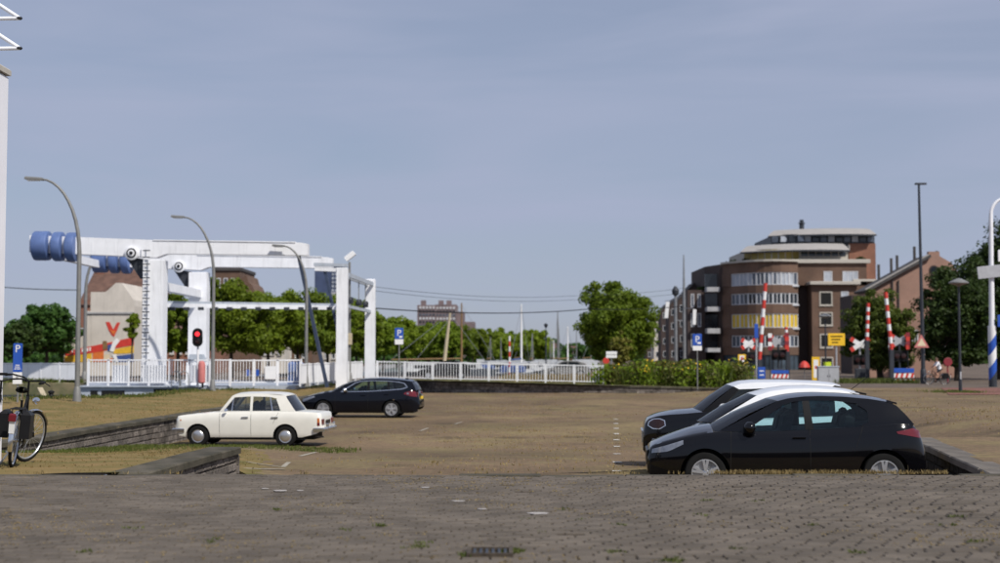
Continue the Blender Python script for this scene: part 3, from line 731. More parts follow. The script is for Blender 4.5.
    def patch(name, bot, tp, mt, off=0.0, par=root, nu=14, nv=7, side=(-1, 1), fn=Yg, smooth=60, thick=0.012):
        out = []
        for s in side:
            m = MB(); B = resample(bot, nu); T = resample(tp, nu)
            for k, o2 in enumerate((off, off - thick)):
                m.grid(nu, nv, lambda u, v: (lambda q: Vector((q.x + ox, s * (fn(q.x, q.y) + o2), q.y)))(B[round(u * (nu - 1))].lerp(T[round(u * (nu - 1))], v)))
            n = nu * nv
            rim = [i for i in range(nu)] + [j * nu + nu - 1 for j in range(1, nv)] + [(nv - 1) * nu + i for i in range(nu - 2, -1, -1)] + [j * nu for j in range(nv - 2, 0, -1)]
            for a, b2 in zip(rim, rim[1:] + rim[:1]): m.f.append((a, b2, n + b2, n + a)); m.m.append(0)
            out.append(m.build(name, mt, par, smooth=smooth, local=True))
        return out
    def strip(name, line, mt, par=root, off=0, ns=15, n=14, smooth=50, thick=.015, k=1.0):     # line: (x, z, bow, crown)
        pts = []
        seg = [Vector((p[0], p[1])) for p in line]; ds = [0]
        for a, b in zip(seg, seg[1:]): ds.append(ds[-1] + (b - a).length)
        for i in range(n):
            t = ds[-1] * i / (n - 1); pts.append([interp(t, list(zip(ds, [p[c] for p in line]))) for c in range(4)])
        m = MB()
        for dz in (0, thick):
            m.grid(ns, n, lambda u, v: (lambda p, s: Vector((p[0] + ox + p[2] * (1 - s * s), s * k * (Yg(p[0], p[1]) + off), p[1] + p[3] * (1 - s * s) - dz)))(pts[round(v * (n - 1))], u * 2 - 1))
        N = ns * n
        rim = [i for i in range(ns)] + [j * ns + ns - 1 for j in range(1, n)] + [(n - 1) * ns + i for i in range(ns - 2, -1, -1)] + [j * ns for j in range(n - 2, 0, -1)]
        for a, b2 in zip(rim, rim[1:] + rim[:1]): m.f.append((a, b2, N + b2, N + a)); m.m.append(0)
        return m.build(name, mt, par, smooth=smooth, local=True)
    bw = S.get('bow', .10)
    ws = [(A[0][0], A[0][1], -bw * 1.3, 0)] + [(p[0], p[1], -bw, .01) for p in A[1:-1]] + [(A[-1][0], A[-1][1], -bw * .6, .025)]
    strip('windscreen', ws, 'clear_glass' if S.get('clear') else 'car_glass', off=-.03)
    rf = [(p[0], p[1], -bw * .6 * max(0, 1 - i * 1.5), .025 + .02 * min(1, i)) for i, p in enumerate(RF)]
    rf[-1] = (RF[-1][0], RF[-1][1], .05, .02)
    roof = strip('roof', rf, S.get('roof_paint', S['paint']), n=26)
    dl = [(D[0][0], D[0][1], .05, .02)] + [(p[0], p[1], .08, 0) for p in D[1:]]
    strip('rear_window', dl, 'car_glass_dark', off=-.03)
    rp = S.get('roof_paint', S['paint'])
    for nm, b_, t_, mt, off in S['side']:
        patch(nm, b_, t_, {'P': S['paint'], 'R': rp, 'G': 'car_glass', 'GD': 'car_glass_dark', 'K': 'trim_black', 'C': 'chrome'}.get(mt, mt), off)
    for nm, b_, t_, mt, off in S.get('low_side', []):
        patch(nm, b_, t_, {'P': S['paint']}.get(mt, mt), off, fn=Yl, nu=12, nv=5, thick=.02)
    # interior: seats and steering wheel
    for sx in S['seats']:
        for sy in (-1, 1):
            k = MB(); k.cbox((sx + ox, sy * .36, .62), (.5, .48, .2), .05); k.cbox((sx + .28 + ox, sy * .36, .88), (.14, .46, .6), .06, ry=R(14)); k.cbox((sx + .38 + ox, sy * .36, 1.16), (.1, .26, .16), .04, ry=R(10))
            k.build('seat', 'seat_fabric', root, local=True)
    k = MB(); sm_ = Matrix.Translation((S['seats'][0] - .32 + ox, -.36, .92)) @ Matrix.Rotation(R(-65), 4, 'Y'); n = 16
    pts = [sm_ @ Vector((.18 * math.cos(2 * math.pi * i / n), .18 * math.sin(2 * math.pi * i / n), 0)) for i in range(n + 1)]
    k.tube(pts, .015, 6); k.build('steering_wheel', 'black', root, smooth=60, local=True)
    # wheels
    rw = S['rw']; ww = S.get('ww', .2)
    for xw in S['wheels']:
        for s in (-1, 1):
            yc = s * (hw0 * plan(xw) * .975 - ww / 2)
            mt_ = Matrix.Translation((xw + ox, yc, rw)) @ Matrix.Rotation(R(90) * (-1 if s > 0 else 1), 4, 'X')   # local Z points outwards
            tp = MB(); ri = rw * S.get('rimk', .66)
            tp.lathe([(ri, -ww / 2), (rw * .93, -ww / 2), (rw * .99, -ww * .36), (rw, 0), (rw * .99, ww * .36), (rw * .94, ww * .47), (rw * .80, ww * .52), (ri, ww * .48), (ri * .97, ww * .3), (ri * .95, -ww * .3)], 32, mt_)
            wheel = bpy.data.objects.new('wheel', tp.mesh('wheel', 'black_rubber', smooth=40)); C.objects.link(wheel); wheel.parent = root
            rim = MB()
            if S['rim'] == 'cap':
                rim.lathe([(ri * 1.0, ww * .40), (ri * .98, ww * .47), (ri * .86, ww * .44), (ri * .80, ww * .50), (ri * .55, ww * .58), (ri * .28, ww * .63), (ri * .05, ww * .64)], 28, mt_)
                rim.build('rim', 'hubcap', wheel, smooth=30, local=True)
            else:
                rim.lathe([(ri * 1.0, ww * .30), (ri * 1.0, ww * .50), (ri * .92, ww * .50), (ri * .90, ww * .30)], 28, mt_)
                ns = S.get('spokes', 5)
                for i in range(ns):
                    a = 2 * math.pi * i / ns + .3
                    for da in ((-.16, .16) if ns <= 6 else (0,)):
                        e = mt_ @ Vector((ri * .93 * math.cos(a + da), ri * .93 * math.sin(a + da), ww * .43)); b0 = mt_ @ Vector((ri * .16 * math.cos(a), ri * .16 * math.sin(a), ww * .42))
                        rim.bar(b0, e, .036 if ns <= 6 else .05, .04, up=mt_.to_3x3() @ Vector((0, 0, 1)))
                rim.lathe([(ri * .24, ww * .30), (ri * .24, ww * .46), (ri * .1, ww * .49)], 14, mt_)
                rim.build('rim', 'alloy', wheel, smooth=30, local=True)
                bd = MB(); bd.lathe([(ri * .96, ww * .05), (ri * .9, ww * .1), (ri * .1, ww * .12)], 20, mt_); bd.build('brake_disc', 'dark_steel', wheel, local=True)
    # mirrors, handles
    if 'mirror' in S:
        mx, mz, msz, mmt = S['mirror']
        for s in (-1, 1):
            k = MB(); yv = Yg(mx, mz) + .1
            n1, n2 = 10, 6
            k.grid(n1, n2 + 1, lambda u, v: Vector((mx + ox + msz * .55 * math.cos(u * 6.2832) * math.sin(v * math.pi) * (1 if math.cos(u * 6.2832) < 0 else .7), s * (yv + .11 * math.cos(v * math.pi)), mz + msz * .5 * math.sin(u * 6.2832) * math.sin(v * math.pi))))
            k.bar((mx + ox, s * (yv - .14), mz - .03), (mx + ox, s * yv, mz - .03), .06, .03)
            k.build('wing_mirror', mmt, root, smooth=50, local=True)
    for hx, hz in S.get('handles', []):
        for s in (-1, 1):
            k = MB(); yv = Yl(hx, hz) if S.get('hlow', True) else Yg(hx, hz)
            k.cbox((hx + ox, s * (yv + .022), hz), (.19, .022, .028), .008); k.box((hx - .07 + ox, s * (yv + .006), hz), (.02, .03, .02)); k.box((hx + .07 + ox, s * (yv + .006), hz), (.02, .03, .02))
            k.build('door_handle', S.get('hmat', S['paint']), root, local=True)
    for sx in S.get('seams', []):       # dark door gaps
        (xa, za), (xb, zb2) = sx
        for s in (-1, 1):
            k = MB(); n = 8
            for i in range(n):
                p0 = (xa + (xb - xa) * i / n, za + (zb2 - za) * i / n); p1 = (xa + (xb - xa) * (i + 1) / n, za + (zb2 - za) * (i + 1) / n)
                q0 = (p0[0] + ox, s * (Yl(*p0) + .0005), p0[1]); q1 = (p1[0] + ox, s * (Yl(*p1) + .0005), p1[1]); k.bar(q0, q1, .007, .005)
            k.build('door_gap', 'void', root, local=True)
    for bx in S.get('boxes', []):
        nm, c, sz, mt = bx[:4]
        k = MB(); k.cbox((c[0] + ox, c[1], c[2]), sz, bx[4] if len(bx) > 4 else .01, ry=bx[5] if len(bx) > 5 else 0); k.build(nm, mt, root, local=True)
    for tb in S.get('tubes', []):
        nm, pts, r_, mt = tb; k = MB(); k.tube([(p[0] + ox, p[1], p[2]) for p in pts], r_, 8); k.build(nm, mt, root, smooth=60, local=True)
    S['_Yl'] = Yl
    return root

# black hatchback nearest the camera
HB = dict(L=4.05, W=1.79, paint='paint_black', wheels=(.84, 3.42), rw=.31, ra=.365, rim='alloy', rimk=.67, spokes=5, cabin=(.98, 3.72), crown=.095,
    fr=(.42, .62), rr=(.25, .78), sill=.2, low=[(0, .30), (.08, .22), (.4, .19), (3.6, .2), (3.95, .28), (4.05, .40)],
    up=[(0, .54), (.03, .64), (.10, .70), (.42, .80), (.8, .88), (1.02, .91), (1.4, .905), (2.2, .93), (2.9, .97), (3.45, 1.025), (3.72, 1.04), (3.88, .99), (3.98, .86), (4.05, .66)],
    belt=[(0.9, .91), (1.4, .90), (2.2, .925), (2.9, .965), (3.45, 1.02), (3.9, 1.02)], gb=.90, gr=.66, bow=.16,
    A=[(1.04, .915), (1.52, 1.19), (1.92, 1.365)], roof=[(1.92, 1.365), (2.08, 1.405), (2.3, 1.432), (2.55, 1.44), (2.9, 1.43), (3.25, 1.40), (3.50, 1.36), (3.60, 1.34)], D=[(3.58, 1.335), (3.73, 1.21), (3.87, 1.02)],
    side=[('pillar', [(1.04, .915), (1.92, 1.365), (2.08, 1.405)], [(1.42, .92), (2.0, 1.305), (2.12, 1.345)], 'P', 0),
          ('side_window', [(1.42, .915), (2.30, .945)], [(1.46, .94), (2.0, 1.305), (2.14, 1.352), (2.28, 1.368)], 'G', -.008),
          ('pillar', [(2.30, .945), (2.42, .95)], [(2.28, 1.368), (2.38, 1.374)], 'K', 0),
          ('side_window', [(2.42, .95), (3.06, .995), (3.22, 1.04)], [(2.38, 1.374), (2.75, 1.368), (3.06, 1.325), (3.22, 1.22)], 'G', -.008),
          ('pillar', [(3.06, .995), (3.22, 1.04), (3.22, 1.22), (3.06, 1.325)], [(3.12, 1.0), (3.40, 1.13), (3.38, 1.17), (3.10, 1.335)], 'P', 0),
          ('roof_rail', [(2.0, 1.305), (2.14, 1.352), (2.38, 1.374), (2.75, 1.368), (3.08, 1.330)], [(1.92, 1.365), (2.10, 1.410), (2.5, 1.44), (2.9, 1.43), (3.25, 1.40)], 'P', 0.002),
          ('pillar', [(3.05, .99), (3.40, 1.13), (3.38, 1.17), (3.08, 1.335)], [(3.88, 1.03), (3.77, 1.17), (3.63, 1.32), (3.25, 1.40)], 'P', 0.001),
          ('pillar', [(1.1, .90), (2.3, .925), (3.05, .98), (3.86, 1.01)], [(1.42, .918), (2.3, .948), (3.06, .998), (3.86, 1.04)], 'P', .001)],
    low_side=[('headlight', [(.06, .585), (.30, .62), (.52, .73)], [(.07, .645), (.28, .71), (.52, .79)], 'head_glass', .006),
              ('tail_light', [(3.62, .90), (3.84, .86), (3.99, .83)], [(3.60, .93), (3.86, .98), (3.955, .94)], 'tail_red', .008),
              ('sill_trim', [(1.24, .20), (3.02, .20)], [(1.24, .27), (3.02, .27)], 'trim_black', .008),
              ('bumper_trim', [(.02, .27), (.40, .20)], [(.03, .42), (.40, .30)], 'trim_black', .006)],
    seats=(1.75, 2.65), mirror=(1.50, .98, .20, 'paint_black'), handles=[(2.20, .84), (3.02, 1.10)][:1], seams=[((1.20, .27), (1.22, .92)), ((2.36, .25), (2.36, .98)), ((3.02, .70), (3.14, 1.03)), ((2.36, .25), (2.36, .6))],
    boxes=[('grille', (.015, 0, .52), (.05, 1.0, .22), 'trim_black', .02), ('number_plate', (4.06, 0, .62), (.02, .52, .11), 'plate_yellow', .004),
           ('spoiler', (3.60, 0, 1.35), (.16, 1.06, .025), 'paint_black', .01, .25)])
car(HB, 'black five-door hatchback nearest the camera, behind the pavement edge', 4.27, 21.45, gz(4, 21.4))
# white hatchback in the middle
WH = dict(L=3.75, W=1.68, paint='paint_white', wheels=(.74, 3.12), rw=.29, ra=.34, rim='alloy', rimk=.64, spokes=7, cabin=(.92, 3.5), crown=.05,
    fr=(.40, .62), rr=(.2, .82), sill=.2, low=[(0, .30), (.08, .22), (3.6, .22), (3.75, .38)],
    up=[(0, .46), (.05, .53), (.2, .60), (.6, .75), (.95, .90), (1.4, .965), (2.2, 1.0), (3.0, 1.04), (3.5, 1.05), (3.65, .95), (3.75, .7)],
    belt=[(.9, .97), (2.2, 1.0), (3.6, 1.05)], gb=.90, gr=.68, bow=.16,
    A=[(.96, .93), (1.34, 1.19), (1.72, 1.385)], roof=[(1.72, 1.385), (1.95, 1.455), (2.25, 1.495), (2.6, 1.505), (3.0, 1.485), (3.3, 1.445), (3.42, 1.42)], D=[(3.40, 1.415), (3.5, 1.25), (3.62, 1.05)],
    side=[('pillar', [(.96, .93), (1.72, 1.385), (1.95, 1.455)], [(1.32, .985), (1.84, 1.30), (2.02, 1.36)], 'P', 0),
          ('side_window', [(1.32, .985), (2.18, 1.01)], [(1.36, 1.0), (1.84, 1.30), (2.02, 1.36), (2.16, 1.38)], 'G', -.008),
          ('pillar', [(2.18, 1.01), (2.28, 1.01)], [(2.16, 1.38), (2.26, 1.385)], 'K', 0),
          ('side_window', [(2.28, 1.01), (3.0, 1.05)], [(2.26, 1.385), (2.6, 1.385), (3.0, 1.32)], 'G', -.008),
          ('roof_rail', [(1.84, 1.30), (2.02, 1.36), (2.26, 1.385), (2.6, 1.385), (3.02, 1.32)], [(1.72, 1.385), (1.97, 1.459), (2.3, 1.498), (2.7, 1.503), (3.15, 1.468)], 'P', .002),
          ('pillar', [(3.0, 1.05), (3.0, 1.32), (3.02, 1.32)], [(3.62, 1.05), (3.45, 1.37), (3.15, 1.468)], 'P', .001),
          ('pillar', [(1.0, .965), (3.62, 1.04)], [(1.30, .99), (3.62, 1.07)], 'P', .001)],
    low_side=[('headlight', [(.05, .42), (.45, .55)], [(.06, .50), (.42, .66)], 'head_glass', .006), ('tail_light', [(3.52, .84), (3.70, .80)], [(3.50, 1.0), (3.64, .98)], 'tail_red', .008)],
    seats=(1.65, 2.5), mirror=(1.32, 1.05, .18, 'paint_white'), handles=[(2.05, .86)], seams=[((1.15, .27), (1.15, .94)), ((2.24, .25), (2.24, .98))],
    boxes=[('grille', (.015, 0, .5), (.05, .9, .2), 'trim_black', .02), ('spoiler', (3.46, 0, 1.425), (.18, 1.06, .03), 'trim_black', .01, .2)],
    tubes=[('antenna', [(3.36, 0, 1.46), (3.66, 0, 1.68)], .006, 'black')])
car(WH, 'white hatchback between the black hatchback and the white-roofed car', 4.52, 24.2, gz(4.3, 24.2))
# black car with white roof
MN = dict(L=4.05, W=1.78, paint='paint_black', roof_paint='paint_white', wheels=(.80, 3.38), rw=.32, ra=.375, rim='alloy', rimk=.66, spokes=5, cabin=(1.14, 3.8), crown=.06,
    fr=(.34, .66), rr=(.18, .86), sill=.22, low=[(0, .32), (.06, .24), (3.9, .24), (4.05, .4)],
    up=[(0, .66), (.03, .80), (.12, .91), (.35, .98), (.8, 1.02), (1.15, 1.05), (1.6, 1.05), (2.6, 1.08), (3.7, 1.10), (3.9, 1.02), (4.0, .85), (4.05, .65)],
    belt=[(1.1, 1.05), (2.6, 1.08), (3.9, 1.10)], gb=.91, gr=.76, bow=.14,
    A=[(1.10, 1.05), (1.42, 1.33), (1.70, 1.53)], roof=[(1.70, 1.53), (1.83, 1.58), (2.1, 1.605), (2.7, 1.61), (3.3, 1.59), (3.6, 1.56), (3.68, 1.545)], D=[(3.66, 1.54), (3.76, 1.30), (3.84, 1.10)],
    side=[('pillar', [(1.10, 1.05), (1.70, 1.53)], [(1.40, 1.06), (1.80, 1.475)], 'K', 0),
          ('side_window', [(1.40, 1.06), (2.34, 1.08)], [(1.44, 1.075), (1.80, 1.475), (2.32, 1.50)], 'GD', -.008),
          ('pillar', [(2.34, 1.08), (2.44, 1.08)], [(2.32, 1.50), (2.42, 1.50)], 'K', 0),
          ('side_window', [(2.44, 1.08), (3.5, 1.10)], [(2.42, 1.50), (3.42, 1.475)], 'GD', -.008),
          ('roof_rail', [(1.80, 1.475), (2.4, 1.50), (3.42, 1.475)], [(1.70, 1.53), (1.86, 1.585), (2.6, 1.61), (3.6, 1.56)], 'R', .003),
          ('pillar', [(3.5, 1.10), (3.42, 1.475)], [(3.84, 1.10), (3.66, 1.54)], 'K', 0),
          ('pillar', [(1.2, 1.045), (3.84, 1.09)], [(1.42, 1.065), (3.84, 1.11)], 'P', .001)],
    low_side=[('headlight', [(.10, .79), (.19, .74), (.30, .74), (.40, .80)], [(.11, .85), (.19, .905), (.30, .915), (.385, .885)], 'dark_lens', .01),
              ('headlight_rim', [(.085, .785), (.18, .725), (.31, .725), (.42, .795)], [(.10, .86), (.18, .92), (.31, .93), (.405, .895)], 'chrome', .004),
              ('bumper_trim', [(.02, .32), (.4, .24)], [(.03, .5), (.4, .36)], 'trim_black', .006)],
    seats=(1.8, 2.7), mirror=(1.5, 1.12, .2, 'paint_white'), handles=[(2.2, .9)], seams=[((1.3, .3), (1.3, 1.0)), ((2.4, .3), (2.4, 1.05))], hmat='chrome',
    boxes=[('grille', (.0, 0, .58), (.05, 1.0, .24), 'chrome', .03)])
car(MN, 'black compact car with a white roof and round headlights, farthest of three', 4.78, 27.1, gz(4.6, 27.1))
# cream-white classic saloon
LD = dict(L=4.04, W=1.61, paint='paint_cream', wheels=(.62, 3.04), rw=.285, ra=.34, rim='cap', rimk=.62, ww=.17, cabin=(1.18, 3.28), crown=.02,
    fr=(.08, .93), rr=(.08, .94), sill=.24, vert=[(0, .93), (.10, .965), (.3, .985), (.55, 1.0), (.78, 1.0), (.86, .985), (.95, .96), (1.0, .93)],
    low=[(0, .42), (.08, .30), (.3, .25), (3.5, .26), (3.9, .36), (4.04, .45)],
    up=[(0, .70), (.02, .79), (.06, .825), (.25, .85), (.7, .89), (1.18, .935), (1.6, .94), (2.6, .95), (3.28, .955), (3.5, .95), (3.85, .925), (3.98, .90), (4.02, .82), (4.04, .60)],
    belt=[(1.1, .935), (2.6, .95), (3.4, .955)], gb=.93, gr=.79, bow=.08, clear=True,
    A=[(1.18, .935), (1.36, 1.17), (1.53, 1.375)], roof=[(1.53, 1.375), (1.62, 1.412), (1.85, 1.432), (2.3, 1.44), (2.7, 1.432), (2.92, 1.412), (3.01, 1.38)], D=[(3.00, 1.37), (3.15, 1.15), (3.30, .955)],
    side=[('pillar', [(1.18, .935), (1.53, 1.375)], [(1.31, .965), (1.60, 1.335)], 'P', 0),
          ('quarter_light', [(1.31, .965), (1.53, .965)], [(1.33, .975), (1.565, 1.29)], 'clear_glass', -.008),
          ('window_bar', [(1.53, .965), (1.555, .965)], [(1.565, 1.29), (1.585, 1.31)], 'chrome', .0),
          ('side_window', [(1.555, .965), (2.05, .97)], [(1.60, 1.335), (2.05, 1.362)], 'clear_glass', -.008),
          ('pillar', [(2.05, .965), (2.12, .965)], [(2.05, 1.362), (2.12, 1.362)], 'P', .001),
          ('side_window', [(2.12, .97), (2.66, .972)], [(2.12, 1.362), (2.58, 1.35)], 'clear_glass', -.008),
          ('window_bar', [(2.66, .965), (2.685, .965)], [(2.58, 1.35), (2.605, 1.345)], 'chrome', .0),
          ('quarter_light', [(2.685, .972), (2.90, .975)], [(2.605, 1.345), (2.76, 1.30)], 'clear_glass', -.008),
          ('roof_rail', [(1.60, 1.335), (2.05, 1.362), (2.58, 1.35), (2.78, 1.305)], [(1.53, 1.375), (1.64, 1.415), (2.3, 1.44), (3.01, 1.38)], 'P', .002),
          ('pillar', [(2.90, .965), (2.76, 1.30), (2.78, 1.305)], [(3.30, .955), (3.05, 1.31), (3.01, 1.38)], 'P', .001),
          ('pillar', [(1.18, .93), (3.30, .95)], [(1.31, .968), (3.30, .975)], 'P', .001)],
    low_side=[('tail_light', [(3.92, .66), (3.985, .66)], [(3.92, .78), (3.975, .78)], 'tail_orange', .006), ('tail_light', [(3.92, .57), (3.99, .57)], [(3.92, .655), (3.985, .655)], 'tail_red', .006),
              ('marker_light', [(.12, .70), (.16, .70)], [(.12, .73), (.16, .73)], 'tail_orange', .006)],
    seats=(1.75, 2.6), handles=[(1.93, .80), (2.75, .80)], hmat='chrome', seams=[((1.22, .27), (1.22, .91)), ((2.09, .27), (2.09, .93)), ((2.70, .62), (2.84, .93))],
    boxes=[('grille', (-.01, 0, .66), (.04, 1.30, .14), 'chrome', .01), ('bumper', (-.06, 0, .45), (.10, 1.58, .09), 'chrome', .03), ('bumper', (4.08, 0, .47), (.12, 1.60, .10), 'chrome', .03), ('bumper_end', (3.96, -.80, .47), (.30, .05, .10), 'chrome', .02), ('bumper_end', (3.96, .80, .47), (.30, .05, .10), 'chrome', .02),
           ('bumper_end', (.10, -.79, .45), (.30, .05, .09), 'chrome', .02), ('bumper_end', (.10, .79, .45), (.30, .05, .09), 'chrome', .02),
           ('overrider', (4.13, -.45, .53), (.07, .06, .20), 'chrome', .02), ('overrider', (4.13, .45, .53), (.07, .06, .20), 'chrome', .02), ('tail_light', (4.045, -.62, .68), (.03, .22, .15), 'tail_red', .01), ('tail_light', (4.045, .62, .68), (.03, .22, .15), 'tail_red', .01),
           ('number_plate', (4.06, 0, .66), (.02, .5, .11), 'trim_black', .004)],
    tubes=[('headlight', [(-.03, -.56, .66), (.03, -.56, .66)], .085, 'head_glass'), ('headlight', [(-.03, .56, .66), (.03, .56, .66)], .085, 'head_glass'), ('exhaust', [(3.7, -.3, .27), (4.0, -.3, .25)], .025, 'steel'), ('wing_mirror', [(1.42, -.80, .95), (1.42, -.88, 1.0)], [.015, .05], 'chrome')])
car(LD, 'cream-white boxy classic saloon parked by the left wall', -6.78, 39.0, gz(-6.4, 39) + .004)
# dark estate car
ES = dict(L=4.70, W=1.81, paint='paint_navyblack', wheels=(.93, 3.62), rw=.335, ra=.39, rim='alloy', rimk=.70, spokes=5, cabin=(1.25, 4.4), crown=.06,
    fr=(.42, .62), rr=(.26, .78), sill=.2, low=[(0, .30), (.08, .22), (.4, .19), (4.2, .21), (4.6, .30), (4.70, .42)],
    up=[(0, .60), (.05, .72), (.2, .80), (.6, .90), (1.0, .97), (1.28, 1.01), (1.8, 1.0), (2.6, 1.02), (3.4, 1.06), (4.1, 1.10), (4.4, 1.10), (4.56, .98), (4.66, .8), (4.70, .6)],
    belt=[(1.2, 1.0), (2.6, 1.02), (3.4, 1.06), (4.6, 1.10)], gb=.90, gr=.68, bow=.18,
    A=[(1.26, 1.0), (1.72, 1.26), (2.12, 1.42)], roof=[(2.12, 1.42), (2.35, 1.475), (2.7, 1.51), (3.1, 1.52), (3.6, 1.505), (4.05, 1.465), (4.30, 1.43), (4.38, 1.41)], D=[(4.35, 1.405), (4.46, 1.28), (4.56, 1.08)],
    side=[('pillar', [(1.26, 1.0), (2.12, 1.42), (2.35, 1.475)], [(1.66, 1.015), (2.22, 1.37), (2.40, 1.41)], 'P', 0),
          ('side_window', [(1.66, 1.015), (2.66, 1.035)], [(1.70, 1.03), (2.22, 1.37), (2.40, 1.41), (2.64, 1.43)], 'G', -.008),
          ('pillar', [(2.66, 1.035), (2.76, 1.035)], [(2.64, 1.43), (2.74, 1.435)], 'K', 0),
          ('side_window', [(2.76, 1.035), (3.46, 1.08)], [(2.74, 1.435), (3.42, 1.425)], 'G', -.008),
          ('pillar', [(3.46, 1.08), (3.54, 1.085)], [(3.42, 1.425), (3.50, 1.42)], 'K', 0),
          ('side_window', [(3.54, 1.085), (4.08, 1.14), (4.20, 1.19)], [(3.50, 1.42), (3.98, 1.375), (4.14, 1.31)], 'GD', -.008),
          ('chrome_strip', [(1.62, 1.0), (2.66, 1.018), (3.5, 1.066), (4.10, 1.12), (4.23, 1.18)], [(1.66, 1.018), (2.66, 1.04), (3.5, 1.088), (4.09, 1.145), (4.20, 1.20)], 'C', .012),
          ('chrome_strip', [(1.64, 1.01), (2.20, 1.36), (2.40, 1.408), (2.74, 1.432), (3.42, 1.422), (3.98, 1.373), (4.15, 1.31), (4.22, 1.19)], [(1.60, 1.01), (2.18, 1.385), (2.38, 1.430), (2.74, 1.452), (3.42, 1.442), (4.0, 1.393), (4.18, 1.32), (4.25, 1.19)], 'C', .012),
          ('roof_rail', [(2.22, 1.37), (2.40, 1.41), (2.74, 1.435), (3.45, 1.425), (3.98, 1.375), (4.15, 1.31)], [(2.12, 1.42), (2.37, 1.478), (3.1, 1.52), (3.6, 1.505), (4.05, 1.465), (4.30, 1.43)], 'P', .002),
          ('pillar', [(4.0, 1.11), (4.20, 1.19), (4.14, 1.31), (4.12, 1.33)], [(4.56, 1.09), (4.50, 1.22), (4.42, 1.36), (4.30, 1.43)], 'P', .001),
          ('pillar', [(1.3, .99), (2.6, 1.01), (4.56, 1.08)], [(1.66, 1.016), (2.66, 1.036), (4.56, 1.12)], 'P', .001)],
    low_side=[('headlight', [(.05, .60), (.6, .80)], [(.06, .72), (.56, .86)], 'head_glass', .006), ('tail_light', [(4.10, .93), (4.40, .84), (4.62, .82)], [(4.12, .98), (4.36, 1.05), (4.54, 1.03)], 'tail_red', .008),
              ('reverse_light', [(4.22, .93), (4.30, .92)], [(4.22, .975), (4.30, .985)], 'head_glass', .012)],
    seats=(2.0, 2.9), mirror=(1.80, 1.08, .19, 'chrome'), handles=[(2.5, .88), (3.42, .92)], seams=[((1.40, .27), (1.40, .97)), ((2.70, .25), (2.70, 1.0)), ((3.46, .75), (3.56, 1.05))],
    boxes=[('number_plate', (4.70, 0, .78), (.03, .52, .11), 'plate_yellow', .004), ('tail_light', (4.60, -.58, .93), (.06, .22, .14), 'tail_red', .02), ('tail_light', (4.60, .58, .93), (.06, .22, .14), 'tail_red', .02), ('antenna', (4.1, 0, 1.52), (.14, .03, .05), 'black', .01)])
car(ES, 'dark navy-black estate car with chrome window trim, behind the white saloon', -5.42, 55.6, gz(-5.4, 55.6))
